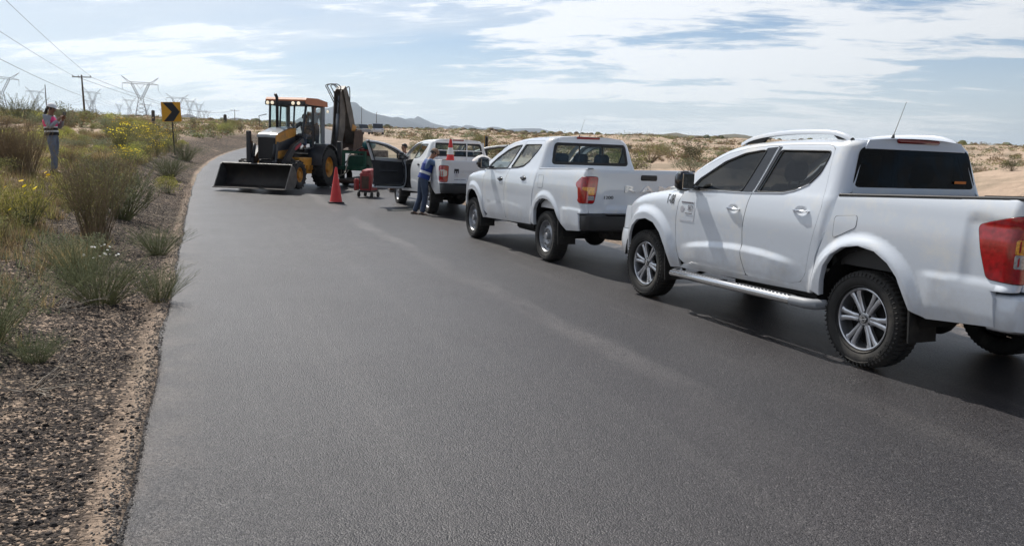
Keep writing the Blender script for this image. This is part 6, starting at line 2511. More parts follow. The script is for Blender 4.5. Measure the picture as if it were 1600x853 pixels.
    if hair == 'ponytail':
        hb.tube([head - fw * 0.07 + up * 0.02, head - fw * 0.105 - up * 0.04, head - fw * 0.115 - up * 0.14, head - fw * 0.13 - up * 0.24, head - fw * 0.14 - up * 0.30], [0.03, 0.036, 0.034, 0.028, 0.010], 8)
    hb.build('hair', HAIR, root, smooth=True)
    if cap:
        cb = MB()
        rows = []
        for i in range(6):
            t = PI * 0.5 * i / 5
            rows.append([head + up * (0.035 + 0.098 * math.cos(t)) + (lat * 0.104 * math.cos(a) + fw * 0.112 * math.sin(a)) * math.sin(t) for a in [2 * PI * j / 18 for j in range(18)]])
        cb.grid(rows, True)
        br = [[head + up * 0.040 + fw * 0.085 + lat * y * 0.085 for y in (-1, -.5, 0, .5, 1)], [head + up * 0.030 + fw * (0.19 - 0.05 * abs(y) ** 2) + lat * y * 0.065 for y in (-1, -.5, 0, .5, 1)]]
        cb.grid(br)
        cb.grid([[p - up * 0.006 for p in r] for r in br])
        cb.build('cap', CLOTH[cap], root, smooth=True)
    return root


def joints(**kw):
    J = dict(pelvis=V3(0, 0, .93), chest=V3(0, 0, 1.27), neck=V3(0, 0, 1.42), head=V3(0.02, 0, 1.57),
             lsh=V3(0, .18, 1.36), lel=V3(-.02, .24, 1.08), lwr=V3(.04, .24, .84), lhand=V3(.05, .24, .70),
             rsh=V3(0, -.18, 1.36), rel=V3(-.02, -.24, 1.08), rwr=V3(.04, -.24, .84), rhand=V3(.05, -.24, .70),
             lhip=V3(0, .09, .88), lkn=V3(.01, .10, .48), lan=V3(-.02, .10, .08), ltoe=V3(.14, .11, .035),
             rhip=V3(0, -.09, .88), rkn=V3(.01, -.10, .48), ran=V3(-.02, -.10, .08), rtoe=V3(.14, -.11, .035))
    J.update(kw)
    return J


# woman on the left bank, in profile facing right, holding a phone up in both hands
wx, wy = -11.0, 19.25
pw = person((wx, wy), 0.06, 'woman in white cap and pink and black vest holding up a phone among the bushes',
            joints(pelvis=V3(-.02, 0, .92), chest=V3(-.05, 0, 1.25), neck=V3(-.03, 0, 1.40), head=V3(.0, 0, 1.54),
                   lsh=V3(-.05, .17, 1.33), lel=V3(.06, .24, 1.10), lwr=V3(.21, .09, 1.30), lhand=V3(.26, .03, 1.39),
                   rsh=V3(-.05, -.17, 1.33), rel=V3(.05, -.24, 1.09), rwr=V3(.20, -.11, 1.28), rhand=V3(.25, -.05, 1.37),
                   lkn=V3(-.01, .10, .48), lan=V3(-.06, .11, .08), ltoe=V3(.10, .12, .035),
                   rkn=V3(.05, -.09, .48), ran=V3(.03, -.09, .08), rtoe=V3(.19, -.10, .035)),
            dict(legs='grey_jeans', top='grey_shirt'), 'white_cap', 'ponytail', vest=['black', 'silver', 'black', 'silver', 'pink', 'pink'])
ph = MB().box((0, 0, 0), (0.012, 0.15, 0.08), None, 0.004)
o = ph.build('phone', M['black_gloss'])
o.location = (wx + 0.31, wy - 0.01, gz(wx, wy) + 1.43)
tag(o, 'dark phone held up sideways in the woman\'s hands', 'phone')

# man leaning over the side of the far truck's bed
mrz = math.atan2(0.375, 0.927)
person((-2.25, 19.55), mrz, 'man in blue vest and tan cap leaning over the bed of the farthest pickup',
       joints(pelvis=V3(0.03, 0, .93), chest=V3(.14, 0, 1.26), neck=V3(.20, 0, 1.41), head=V3(.28, -.02, 1.54), face=V3(.9, -.25, -.35),
              lsh=V3(.15, .18, 1.35), lel=V3(.38, .25, 1.20), lwr=V3(.56, .10, 1.39), lhand=V3(.64, .02, 1.40),
              rsh=V3(.15, -.18, 1.35), rel=V3(.38, -.30, 1.21), rwr=V3(.58, -.34, 1.38), rhand=V3(.68, -.30, 1.395),
              lhip=V3(.02, .09, .88), lkn=V3(-.02, .11, .47), lan=V3(-.16, .13, .08), ltoe=V3(-.00, .14, .035),
              rhip=V3(.02, -.09, .88), rkn=V3(.05, -.10, .47), ran=V3(-.03, -.12, .08), rtoe=V3(.13, -.13, .035)),
       dict(legs='jeans', top='light_blue'), 'tan_cap', vest=['blue_vest', 'blue_vest', 'silver', 'blue_vest', 'blue_vest', 'blue_vest'])
# person beyond the open door of the far truck
person((-3.42, 24.9), -2.4, 'bareheaded person in dusty pink shirt behind the open door of the farthest pickup',
       joints(), dict(legs='jeans', top='skirted'), None)
# ------------------------------------------------------------------ backhoe loader
B = {
    'yel': mat('construction_yellow', (0.56, 0.25, 0.025), 0.5, var=0.2, vscale=3, dirt=(0.22, 0.13, 0.06), dscale=4),
    'orange': mat('sunbleached_orange_roof', (0.42, 0.13, 0.04), 0.5, var=0.12, vscale=3),
    'dark': mat('dark_machine_paint', (0.018, 0.020, 0.026), 0.4, var=0.3, vscale=4, dirt=(0.06, 0.05, 0.045), dscale=5),
    'blackp': mat('machine_black', (0.012, 0.012, 0.014), 0.5),
    'hood': mat('grey_hood', (0.20, 0.21, 0.22), 0.28, var=0.2, vscale=4, coat=0.3),
    'bucket': mat('worn_bucket_steel', (0.026, 0.022, 0.020), 0.6, metal=0.2, var=0.4, vscale=4, dirt=(0.060, 0.036, 0.026), dscale=2.5),
    'edge': mat('scraped_edge', (0.10, 0.095, 0.09), 0.45, metal=0.5, var=0.3, vscale=6),
    'rust': mat('rusty_brown', (0.060, 0.034, 0.024), 0.8, var=0.4, vscale=5, dirt=(0.10, 0.055, 0.034), dscale=4),
    'boom': mat('weathered_boom', (0.085, 0.072, 0.060), 0.55, var=0.35, vscale=4, dirt=(0.15, 0.12, 0.10), dscale=4),
    'grey': mat('grey_pillar', (0.22, 0.24, 0.26), 0.5, var=0.15, vscale=4),
    'glass': glass_mat('cab_glass', (0.80, 0.88, 0.86)),
    'lamp': mat('lit_work_lamp', (0.9, 0.85, 0.7), 0.3, emit=(1.0, 0.86, 0.62), estr=0.7),
    'green': mat('faded_green', (0.012, 0.085, 0.050), 0.5, var=0.3, vscale=4, dirt=(0.07, 0.08, 0.05), dscale=4),
    'teal': mat('teal_tank', (0.02, 0.12, 0.13), 0.45, var=0.3, vscale=4),
    'red': mat('faded_red', (0.24, 0.018, 0.020), 0.5, var=0.2, vscale=5, dirt=(0.35, 0.12, 0.10), dscale=4),
    'redstripe': mat('red_stripe', (0.45, 0.02, 0.04), 0.4),
    'hose': mat('hydraulic_hose', (0.025, 0.025, 0.024), 0.6),
    'palehose': mat('pale_hose', (0.30, 0.27, 0.22), 0.7, var=0.2, vscale=8),
    'jacket': mat('dusty_drum', (0.30, 0.235, 0.20), 0.85, var=0.45, vscale=9, dirt=(0.12, 0.10, 0.10), dscale=12),
}
BH_YAW = -1.762
bh = empty('backhoe_loader', (-7.30, 27.45, road_z(-7.30, 27.45)), BH_YAW, 'orange and black backhoe loader with its front bucket lowered on the road', 'backhoe loader')


def ag_tyre(R, W, rim, lugs_n):
    mb = MB()
    h = W / 2
    prof = [(rim, h * 0.75), (rim + 0.03, h * 0.92), (rim + (R - rim) * 0.5, h), (R - 0.06, h * 0.95), (R - 0.03, h * 0.75), (R - 0.025, 0), (R - 0.03, -h * 0.75), (R - 0.06, -h * 0.95), (rim + (R - rim) * 0.5, -h), (rim + 0.03, -h * 0.92), (rim, -h * 0.75)]
    mb.lathe(prof, (0, 0, 0), 'y', 44)
    for k in range(lugs_n):
        for s in (-1, 1):
            t = 2 * PI * (k + (0.5 if s > 0 else 0)) / lugs_n
            m3 = rotm('Y', -t)
            mb.box(m3 @ Vector((R - 0.022, s * h * 0.52, 0)), (0.05, h * 0.98, 0.05), m3 @ rotm('X', s * 0.6), 0.008)
    return mb


def yellow_rim(r, y):
    return MB().lathe([(r, y - 0.10), (r + 0.004, y), (r - 0.012, y + 0.01), (r - 0.03, y - 0.02), (r * 0.80, y - 0.07), (r * 0.55, y - 0.075), (r * 0.48, y - 0.01), (r * 0.44, y + 0.02), (0.001, y + 0.02)], (0, 0, 0), 'y', 36)


for nm, R, W, rr, x, yy in (('front', 0.46, 0.34, 0.24, 2.15, 0.88), ('rear', 0.69, 0.46, 0.35, 0.0, 0.90)):
    tm = ag_tyre(R, W, rr, 18 if nm == 'front' else 22).mesh('tyre', M['rubber'], auto=35, fix=False)
    rm = yellow_rim(rr, W * 0.36).mesh('rim', B['yel'], auto=35)
    for s in (1, -1):
        w = link('wheel', rm, bh, (x, s * yy, R), (0, 0.3, 0 if s > 0 else PI))
        link('tyre', tm, w)
bh.scale = (0.96, 0.96, 0.96)
# loader bucket, mouth towards the camera
def bucket():
    prof = [(0.56, 0.00), (0.05, 0.015), (-0.10, 0.06), (-0.20, 0.18), (-0.24, 0.34), (-0.20, 0.52), (-0.08, 0.68), (0.06, 0.75)]
    mb = MB()
    hw = 1.20
    outer = [Vector((3.02 + a, 0, b + 0.03)) for a, b in prof]
    inner = []
    for i, p in enumerate(outer):
        t = (outer[min(i + 1, len(outer) - 1)] - outer[max(i - 1, 0)]).normalized()
        inner.append(p + Vector((-t.z, 0, t.x)) * -0.025)
    for L in (outer, inner):
        mb.grid([[p + Vector((0, y, 0)) for p in L] for y in (-hw, -0.6, 0, 0.6, hw)])
    for i in (0, len(outer) - 1):
        mb.grid([[outer[i] + Vector((0, y, 0)) for y in (-hw, hw)], [inner[i] + Vector((0, y, 0)) for y in (-hw, hw)]])
    return mb, prof
bk, prof = bucket()
bko = bk.build('loader_bucket', B['bucket'], bh, auto=30)
for s in (1, -1):
    P = [(3.02 + a, b + 0.03) for a, b in prof] + [(3.14, 0.76), (3.34, 0.42)]
    MB().prism(P, s * 1.195, s * 1.225).build('bucket_side_plate', B['edge'], bko)
MB().box((3.56, 0, 0.035), (0.20, 2.44, 0.028), None, 0.006).build('cutting_edge', B['edge'], bko)
MB().tube([(3.08, -1.21, 0.785), (3.08, 1.21, 0.785)], 0.022, 8).build('bucket_lip', B['edge'], bko)
# loader arms with cylinders
for s in (1, -1):
    y = s * 0.56
    arm = MB().prism([(0.95, 1.52), (1.05, 1.66), (1.75, 1.42), (2.30, 0.98), (2.76, 0.42), (2.72, 0.26), (2.62, 0.26), (2.12, 0.80), (1.66, 1.20)], y - 0.055, y + 0.055)
    ao = arm.build('loader_arm', B['dark'], bh)
    MB().prism([(1.25, 1.50), (1.62, 1.36), (1.72, 1.26), (1.60, 1.25), (1.22, 1.42)], y + s * 0.056, y + s * 0.060).build('arm_decal', B['redstripe'] if s > 0 else B['redstripe'], ao)
    MB().tube([(1.35, y, 0.78), (1.95, y, 0.98)], 0.055, 10).tube([(1.95, y, 0.98), (2.15, y, 1.02)], 0.028, 8).build('lift_cylinder', B['dark'], bh, smooth=True)
    MB().tube([(2.55, s * 0.36, 1.42), (2.66, s * 0.36, 0.95)], 0.055, 10).tube([(2.66, s * 0.36, 0.95), (2.70, s * 0.36, 0.62)], 0.028, 8).build('bucket_cylinder', B['dark'], bh, smooth=True)
    MB().prism([(2.50, 1.50), (2.60, 1.50), (2.80, 0.66), (2.72, 0.60)], s * 0.44, s * 0.48).build('bucket_link', B['dark'], bh)
MB().tube([(2.68, -0.56, 0.42), (2.68, 0.56, 0.42)], 0.05, 10).build('cross_tube', B['dark'], bh, smooth=True)
MB().box((2.72, -0.46, 1.30), (0.13, 0.15, 1.05), None, 0.03).build('hydraulic_post', B['dark'], bh)
# engine hood and grille
MB().prism([(1.05, 1.25), (1.05, 1.98), (1.6, 1.93), (2.35, 1.74), (2.48, 1.66), (2.48, 1.02), (2.2, 0.95)], -0.27, 0.35).build('engine_cover', B['yel'], bh)
MB().box((2.50, 0.04, 1.30), (0.06, 0.60, 0.72), None, 0.02).build('grille', B['blackp'], bh)
hd = MB()
hd.grid([[(x, y, z + 0.015 * (1 - (y / 0.38) ** 2)) for y in (-0.29, -0.15, 0.04, 0.22, 0.37)] for x, z in ((1.02, 2.01), (1.6, 1.96), (2.35, 1.77), (2.52, 1.69), (2.54, 1.62))])
hd.build('hood', B['hood'], bh, smooth=True)
for s in (1, -1):
    MB().prism([(1.1, 1.72), (2.40, 1.45), (2.40, 1.20), (1.1, 1.30)], 0.04 + s * 0.312, 0.04 + s * 0.318).build('side_cover', B['dark'], bh)
MB().tube([(1.35, -0.18, 1.9), (1.35, -0.18, 2.85), (1.37, -0.18, 2.98), (1.47, -0.18, 3.06)], [0.05, 0.05, 0.048, 0.05], 10).build('exhaust_stack', B['blackp'], bh, smooth=True)
# frame, axles, steps
fr = MB()
fr.box((0.9, 0, 0.75), (3.0, 0.62, 0.36), None, 0.03)
fr.box((2.15, 0, 0.46), (0.22, 1.45, 0.16), None, 0.03)
fr.tube([(0, -0.8, 0.69), (0, 0.8, 0.69)], 0.13, 10)
fr.build('frame', B['dark'], bh)
for s in (1, -1):
    MB().box((1.10, s * 0.58, 0.80), (1.10, 0.40, 0.42), None, 0.03).build('side_tank', B['yel'], bh)
    MB().box((1.05, s * 0.74, 0.50), (0.34, 0.20, 0.05), None, 0.01).box((1.20, s * 0.74, 0.62), (0.03, 0.20, 0.26)).box((0.90, s * 0.74, 0.62), (0.03, 0.20, 0.26)).build('step', B['yel'], bh)
    # rear mudguard
    mg = MB()
    rows = []
    for k in range(13):
        t = PI * (0.02 + 0.98 * k / 12)
        rows.append([(0.80 * math.cos(t), s * w_, 0.70 + 0.80 * math.sin(t)) for w_ in (0.60, 1.10, 1.13)] + [(0.76 * math.cos(t), s * 1.13, 0.70 + 0.76 * math.sin(t))])
    mg.grid(rows).build('mudguard', B['dark'], bh, auto=40)
# cab
MB().box((0.32, 0, 1.24), (1.36, 1.22, 0.08)).build('cab_floor', B['blackp'], bh)
for s in (1, -1):
    y = s * 0.66
    def post(a, b, w=0.075, m='dark', nm='cab_pillar'):
        MB().tube([a, b], w * 0.6, 4).build(nm, B[m], bh)
    post((1.10, y * 0.9, 1.70), (0.92, y, 2.78))
    post((0.42, y, 1.25), (0.42, y, 2.78))
    post((-0.38, y, 1.45), (-0.38, y, 2.78), 0.14, 'grey')
    post((1.02, y * 0.93, 1.28), (-0.38, y, 1.42), 0.07)
    post((0.92, y, 2.77), (-0.38, y, 2.77), 0.08)
    gl = MB().grid([[(1.08, y * 0.92, 1.75), (0.44, y, 1.35)], [(0.93, y, 2.72), (0.44, y, 2.72)]])
    gl.build('side_window', B['glass'], bh)
    MB().grid([[(0.40, y, 1.40), (-0.33, y, 1.50)], [(0.40, y, 2.72), (-0.33, y, 2.72)]]).build('door_window', B['glass'], bh)
    MB().tube([(0.36, y + s * 0.03, 1.75), (0.36, y + s * 0.05, 2.1)], 0.015, 6).build('grab_rail', B['blackp'], bh)
MB().tube([(1.06, -0.25, 1.75), (0.95, -0.25, 2.76)], 0.035, 4).build('windscreen_bar', B['dark'], bh)
MB().tube([(1.06, 0.25, 1.75), (0.95, 0.25, 2.76)], 0.035, 4).build('windscreen_bar', B['dark'], bh)
MB().tube([(1.09, -0.6, 1.72), (1.09, 0.6, 1.72)], 0.05, 4).build('windscreen_sill', B['dark'], bh)
MB().grid([[(1.10, -0.58, 1.75), (1.10, 0.58, 1.75)], [(0.94, -0.62, 2.72), (0.94, 0.62, 2.72)]]).build('windscreen', B['glass'], bh)
rf = MB()
rf.prism([(-0.62, 2.78), (-0.60, 2.95), (0.2, 3.02), (1.06, 2.99), (1.14, 2.92), (1.14, 2.80), (0.94, 2.77)], -0.71, 0.75)
rf.build('cab_roof', B['orange'], bh)
MB().box((1.02, 0, 2.80), (0.28, 1.46, 0.14), None, 0.02).build('visor', B['dark'], bh)
for yy in (-0.62, -0.45, 0.30, 0.50):
    MB().lathe([(0.058, 0.0), (0.058, 0.03), (0.001, 0.035)], (1.145, yy, 2.80), 'x', 14).build('work_lamp', B['lamp'], bh, smooth=True)
MB().lathe([(0.05, 0.0), (0.05, 0.03), (0.001, 0.035)], (-0.45, 0.80, 2.62), 'y', 14).build('rear_work_lamp', B['lamp'], bh, smooth=True)
MB().tube([(1.05, -0.70, 2.0), (1.12, -0.95, 2.02), (1.12, -0.97, 2.35), (1.05, -0.72, 2.42)], 0.014, 6).build('mirror_bracket', B['blackp'], bh)
st = MB().box((0.30, 0.36, 1.54), (0.5, 0.42, 0.14), None, 0.05).box((0.04, 0.36, 1.85), (0.12, 0.42, 0.65), None, 0.05)
st.build('seat', M['seat'], bh, auto=40)
MB().tube([(0.85, 0, 1.3), (0.70, 0, 1.9)], 0.04, 8).lathe([(0.19, -0.01), (0.205, 0), (0.19, 0.01)], (0.68, 0, 1.93), 'z', 20).build('steering_column', B['blackp'], bh)
MB().box((0.98, 0, 1.5), (0.22, 0.9, 0.45), None, 0.05).build('dashboard', B['blackp'], bh)
# hoe: side-shifted boom folded up, dipper hanging behind, crowd bucket, stabilisers
bx = 0.66
MB().box((-1.15, 0, 0.95), (0.22, 1.9, 0.75), None, 0.03).build('side_shift_frame', B['dark'], bh)
for s in (1, -1):
    MB().box((-1.15, s * 0.98, 1.0), (0.20, 0.16, 1.2), None, 0.02).build('stabiliser', B['dark'], bh)
MB().box((-1.40, bx, 1.0), (0.34, 0.40, 0.65), None, 0.05).build('swing_post', B['boom'], bh)
boom = MB()
for s in (-1, 1):
    boom.prism([(-1.24, 0.95), (-1.54, 0.90), (-2.04, 2.10), (-2.14, 3.38), (-1.92, 3.54), (-1.68, 3.42), (-1.58, 2.25)], bx + s * 0.12 - 0.02, bx + s * 0.12 + 0.02)
boom.prism([(-1.38, 1.05), (-1.50, 1.00), (-1.95, 2.12), (-2.02, 3.3), (-1.84, 3.36), (-1.76, 2.25)], bx - 0.10, bx + 0.10)
boom.build('boom', B['boom'], bh)
dip = MB()
dip.prism([(-1.76, 3.50), (-1.98, 3.64), (-2.20, 3.44), (-2.66, 2.72), (-3.18, 1.62), (-3.26, 1.28), (-3.02, 1.25), (-2.74, 1.60), (-2.18, 2.66)], bx - 0.13 + 0.02, bx + 0.17 + 0.02)
dip.build('dipper', B['boom'], bh)
MB().tube([(-1.62, bx, 1.6), (-1.68, bx, 2.6)], 0.06, 10).tube([(-1.68, bx, 2.6), (-1.80, bx, 3.25)], 0.032, 8).build('boom_cylinder', B['grey'], bh, smooth=True)
MB().tube([(-2.02, bx + 0.02, 3.50), (-2.75, bx + 0.02, 2.55)], 0.05, 10).tube([(-2.75, bx + .02, 2.55), (-3.1, bx + .02, 2.0)], 0.028, 8).build('crowd_cylinder', B['boom'], bh, smooth=True)
hb_ = MB()
hb_.prism([(-2.95, 2.10), (-3.15, 1.90), (-3.12, 1.50), (-2.80, 1.24), (-2.20, 1.22), (-2.10, 1.30), (-2.62, 1.42), (-2.88, 1.6), (-2.82, 2.00)], bx - 0.42, bx + 0.42)
for s in (-1, 1):
    hb_.prism([(-2.95, 2.08), (-3.12, 1.7), (-2.9, 1.32), (-2.15, 1.26), (-2.35, 2.02)], bx + s * 0.40 - 0.015, bx + s * 0.40 + 0.015)
hb_.build('hoe_bucket', B['rust'], bh, auto=30)
MB().prism([(-2.55, 2.02), (-2.65, 2.28), (-3.02, 2.20), (-2.95, 2.00)], bx - 0.20, bx + 0.20).build('bucket_bracket', B['yel'], bh)
for k, (dx_, dy_) in enumerate(((0, -0.10), (0.03, -0.02), (-0.02, 0.09))):
    MB().tube(spline([(-1.72 + dx_, bx + dy_, 2.9), (-1.60 + dx_, bx + dy_ - 0.25, 3.45), (-1.62 + dx_, bx + dy_ - 0.33, 3.62), (-1.78 + dx_, bx + dy_ - 0.15, 3.68), (-1.92 + dx_, bx + dy_, 3.52)]), 0.018, 6).build('hose', B['hose'], bh, smooth=True)
MB().tube(spline([(-1.98, bx + 0.14, 3.5), (-2.15, bx + 0.25, 3.62), (-2.3, bx + 0.22, 3.3), (-2.45, bx + 0.15, 2.9)]), 0.018, 6).build('hose', B['hose'], bh, smooth=True)
MB().box((-0.75, 0, 1.10), (0.75, 1.2, 0.06)).build('rear_footplate', B['dark'], bh)


def bh_pt(x, y, z=0):
    c, s_ = math.cos(BH_YAW), math.sin(BH_YAW)
    x, y = x * 0.96, y * 0.96
    return (bh.location.x + x * c - y * s_, bh.location.y + x * s_ + y * c, bh.location.z + z)


p = bh_pt(0.28, 0.36)
person((p[0], p[1]), BH_YAW + 0.1, 'operator in dark checked jacket sitting in the backhoe cab with an arm on the wheel',
       joints(pelvis=V3(.0, 0, .42), chest=V3(.08, 0, .76), neck=V3(.12, 0, .90), head=V3(.16, 0, 1.04),
              lsh=V3(.08, .18, .84), lel=V3(.24, .24, .62), lwr=V3(.42, .10, .70), lhand=V3(.52, .04, .72),
              rsh=V3(.08, -.18, .84), rel=V3(.30, -.28, .68), rwr=V3(.48, -.34, .80), rhand=V3(.56, -.36, .82),
              lhip=V3(.04, .10, .40), lkn=V3(.42, .10, .44), lan=V3(.46, .10, .08), ltoe=V3(.60, .10, .035),
              rhip=V3(.04, -.10, .40), rkn=V3(.42, -.12, .44), ran=V3(.46, -.12, .08), rtoe=V3(.60, -.12, .035)),
       dict(legs='jeans', top='dark_jacket'), None, z=bh.location.z + 1.235)
p = bh_pt(-0.78, 0.16)
person((p[0], p[1]), BH_YAW + 0.2, 'man in grey shirt standing behind the backhoe cab on its rear footplate', joints(), dict(legs='jeans', top='grey_shirt'), None, z=bh.location.z + 1.09)

# ------------------------------------------------------------------ green machine behind the backhoe
gx, gy_ = -5.45, 28.6
gm = empty('drilling_rig', (gx, gy_, road_z(gx, gy_)), -1.9, 'green machine with red engine cover and loose hoses standing behind the backhoe', 'machine')
f_ = MB()
for s in (-1, 1):
    f_.box((0, s * 0.42, 0.62), (1.6, 0.09, 0.12), None, 0.01)
    f_.box((0.5, s * 0.42, 0.9), (0.09, 0.09, 0.6), None, 0.01)
    f_.box((-0.5, s * 0.42, 0.85), (0.09, 0.09, 0.5), None, 0.01)
f_.box((0.5, 0, 1.16), (0.09, 0.9, 0.09)).box((-0.5, 0, 1.08), (0.09, 0.9, 0.09)).box((0.78, 0, 0.62), (0.09, 0.9, 0.12)).box((-0.78, 0, 0.62), (0.09, 0.9, 0.12))
f_.build('frame', B['green'], gm)
MB().box((0.0, 0, 0.80), (0.85, 0.66, 0.55), None, 0.05).build('engine_housing', B['green'], gm)
MB().box((0.0, 0.18, 1.20), (0.45, 0.42, 0.30), None, 0.08).build('engine_cover', B['red'], gm, auto=40)
MB().tube([(-0.30, 0.25, 1.42), (0.30, 0.35, 1.42)], [0.13, 0.15], 14).build('tank', B['teal'], gm, smooth=True)
for s in (-1, 1):
    tw = make_tyre(0.33, 0.2, 0.19, 34); tw.xform(Matrix.Translation((0.1, s * 0.58, 0.33)))
    tw.build('wheel', M['rubber'], gm, auto=40, fix=False)
MB().box((0.0, 0, 0.20), (1.9, 1.1, 0.12), rotm('Y', 0.05), 0.03).build('skid_plate', B['rust'], gm)
MB().tube([(0.6, -0.6, 0.75), (1.05, -0.9, 0.25)], 0.055, 8).tube([(-0.9, 0.3, 0.8), (-1.2, 0.8, 0.15)], 0.05, 8).build('outrigger', B['grey'], gm, smooth=True)
rh = random.Random(4)
for k in range(7):
    a = Vector((rh.uniform(-.5, .7), rh.uniform(-.4, .4), rh.uniform(0.9, 1.4)))
    b = Vector((rh.uniform(.2, 1.3), rh.uniform(-1.0, .8), rh.uniform(0.15, 0.5)))
    m1 = a.lerp(b, .35) + Vector((rh.uniform(-.3, .3), rh.uniform(-.3, .3), rh.uniform(0, .3)))
    m2 = a.lerp(b, .7) + Vector((rh.uniform(-.3, .3), rh.uniform(-.3, .3), -0.1))
    MB().tube(spline([a, a.lerp(m1, .6) + Vector((0, 0, .06)), m1, m2, b], 4), 0.022, 6).build('hose', B['palehose'] if k % 3 == 0 else B['hose'], gm, smooth=True)
dr = empty('drum', (-4.75, 28.3, road_z(-4.75, 28.3)), 0, 'dusty brown drum standing between the green machine and the open door', 'drum')
MB().lathe([(0.02, 0.42), (0.27, 0.42), (0.29, 0.44), (0.29, 0.62), (0.305, 0.64), (0.29, 0.66), (0.29, 0.95), (0.305, 0.97), (0.29, 0.99), (0.285, 1.24), (0.27, 1.27), (0.02, 1.28)], (0, 0, 0), 'z', 24).build('drum_shell', B['jacket'], dr, auto=35)
MB().box((0, 0, 0.21), (0.5, 0.5, 0.42), None, 0.02).build('drum_stand', B['rust'], dr)

# ------------------------------------------------------------------ red cutting machine, compactor, cones, sack
rg = empty('road_saw', (-4.42, 24.35, road_z(-4.42, 24.35)), math.radians(255), 'faded red wheeled road saw standing beside the open door of the farthest pickup', 'road saw')
rg.scale = (0.78, 0.78, 0.88)
MB().box((0, 0, 0.52), (0.62, 0.46, 0.62), None, 0.03).build('housing', B['red'], rg, auto=40)
MB().box((0.02, 0, 0.87), (0.52, 0.40, 0.14), rotm('Y', 0.12), 0.05).build('top_cover', B['red'], rg, auto=40)
MB().box((0.28, -0.38, 0.42), (0.26, 0.12, 0.40), None, 0.03).build('blade_guard', B['red'], rg, auto=40)
MB().box((0.315, 0.0, 0.50), (0.012, 0.30, 0.42), None, 0.004).build('front_panel', B['rust'], rg)
MB().box((0, 0, 0.20), (0.74, 0.50, 0.06)).build('chassis', B['dark'], rg)
for sx in (-0.28, 0.30):
    for s in (-1, 1):
        MB().lathe([(0.01, -0.03), (0.085, -0.03), (0.09, 0), (0.085, 0.03), (0.01, 0.03)], (sx, s * 0.27, 0.09), 'y', 14).build('castor', M['rubber'], rg, auto=40)
MB().tube([(-0.3, 0.18, 0.8), (-0.5, 0.18, 0.98), (-0.5, -0.18, 0.98), (-0.3, -0.18, 0.8)], 0.016, 6).build('handle_bar', B['dark'], rg)
pc = empty('plate_compactor', (-3.95, 26.7, road_z(-3.95, 26.7)), -1.3, 'small orange-brown plate compactor on the road beyond the open door', 'plate compactor')
MB().box((0, 0, 0.06), (0.62, 0.46, 0.05), None, 0.02).box((0.28, 0, 0.12), (0.08, 0.46, 0.12), rotm('Y', -0.6)).build('base_plate', B['rust'], pc)
MB().box((0.02, 0, 0.30), (0.34, 0.32, 0.30), None, 0.05).build('engine', B['blackp'], pc, auto=40)
MB().box((0.02, 0, 0.50), (0.26, 0.22, 0.12), None, 0.04).build('fuel_tank', B['orange'], pc, auto=40)
MB().tube([(-0.15, 0.16, 0.3), (-0.6, 0.16, 0.9), (-0.6, -0.16, 0.9), (-0.15, -0.16, 0.3)], 0.014, 6).build('handle_bar', B['dark'], pc)

M['cone'] = mat('cone_red', (0.60, 0.030, 0.028), 0.55, var=0.12, vscale=6, dirt=(0.30, 0.05, 0.04), dscale=6)
M['cone_band'] = mat('cone_reflective_band', (0.72, 0.72, 0.70), 0.35)


def cone(loc, h, label, band, rz=0.0):
    root = empty('traffic_cone', loc, rz, label, 'traffic cone', 'traffic cones')
    MB().lathe([(0.175, 0.035), (0.165, 0.06), (0.030, h - 0.02), (0.022, h), (0.001, h)], (0, 0, 0), 'z', 28).build('cone_body', M['cone'], root, auto=40)
    MB().box((0, 0, 0.018), (0.42, 0.42, 0.036), None, 0.012).build('cone_base', M['black_plastic'], root)
    if band:
        for a, b in band:
            r = lambda z: 0.165 + (0.030 - 0.165) * (z - 0.06) / (h - 0.08)
            MB().lathe([(r(a) + 0.002, a), (r(b) + 0.002, b)], (0, 0, 0), 'z', 28).build('reflective_band', M['cone_band'], root, smooth=True)
    return root


cone((-4.93, 22.20, road_z(-4.93, 22.2)), 0.98, 'plain red traffic cone on black base standing alone on the road before the backhoe', None, 0.3)


def t3pt(x, y, z):
    a = math.radians(22.0)
    return (-1.344 - math.sin(a) * x - math.cos(a) * y, 20.303 + math.cos(a) * x - math.sin(a) * y, z)


cone(t3pt(-0.85, 0.58, 0.81), 1.02, 'red traffic cone with white band standing in the bed of the farthest pickup', [(0.66, 0.82)], 0.2)
sk = MB()
rows = []
r9 = random.Random(3)
for i in range(9):
    t = PI * i / 8
    rows.append([Vector((0.34 * math.sin(t) * math.cos(a) * (1 + 0.10 * math.sin(3 * a + i)), 0.26 * math.sin(t) * math.sin(a) * (1 + 0.08 * math.cos(4 * a + i)), 0.33 + 0.32 * math.cos(t) * (1 + 0.05 * math.sin(2 * a)))) for a in [2 * PI * j / 18 for j in range(18)]])
sk.grid(rows, True)
so = sk.build('sack', mat('white_sack', (0.62, 0.60, 0.58), 0.85, var=0.15, vscale=9, bump=0.4, bscale=14), smooth=True, loc=t3pt(-0.55, -0.33, 0.83))
so.rotation_euler = (0, 0, 0.5)
tag(so, 'full white sack lying in the bed of the farthest pickup', 'sack')
# ------------------------------------------------------------------ chevron sign and the sign seen from behind
M['sign_yellow'] = mat('sign_yellow', (0.72, 0.36, 0.015), 0.45)
M['sign_black'] = mat('sign_black', (0.016, 0.016, 0.02), 0.45)
M['post'] = mat('sign_post', (0.045, 0.04, 0.036), 0.6, var=0.3, vscale=5)
M['galv'] = mat('galvanised', (0.26, 0.27, 0.29), 0.6, metal=0.3, var=0.1, vscale=3)
M['wood'] = mat('weathered_wood', (0.085, 0.065, 0.052), 0.85, var=0.3, vscale=3)


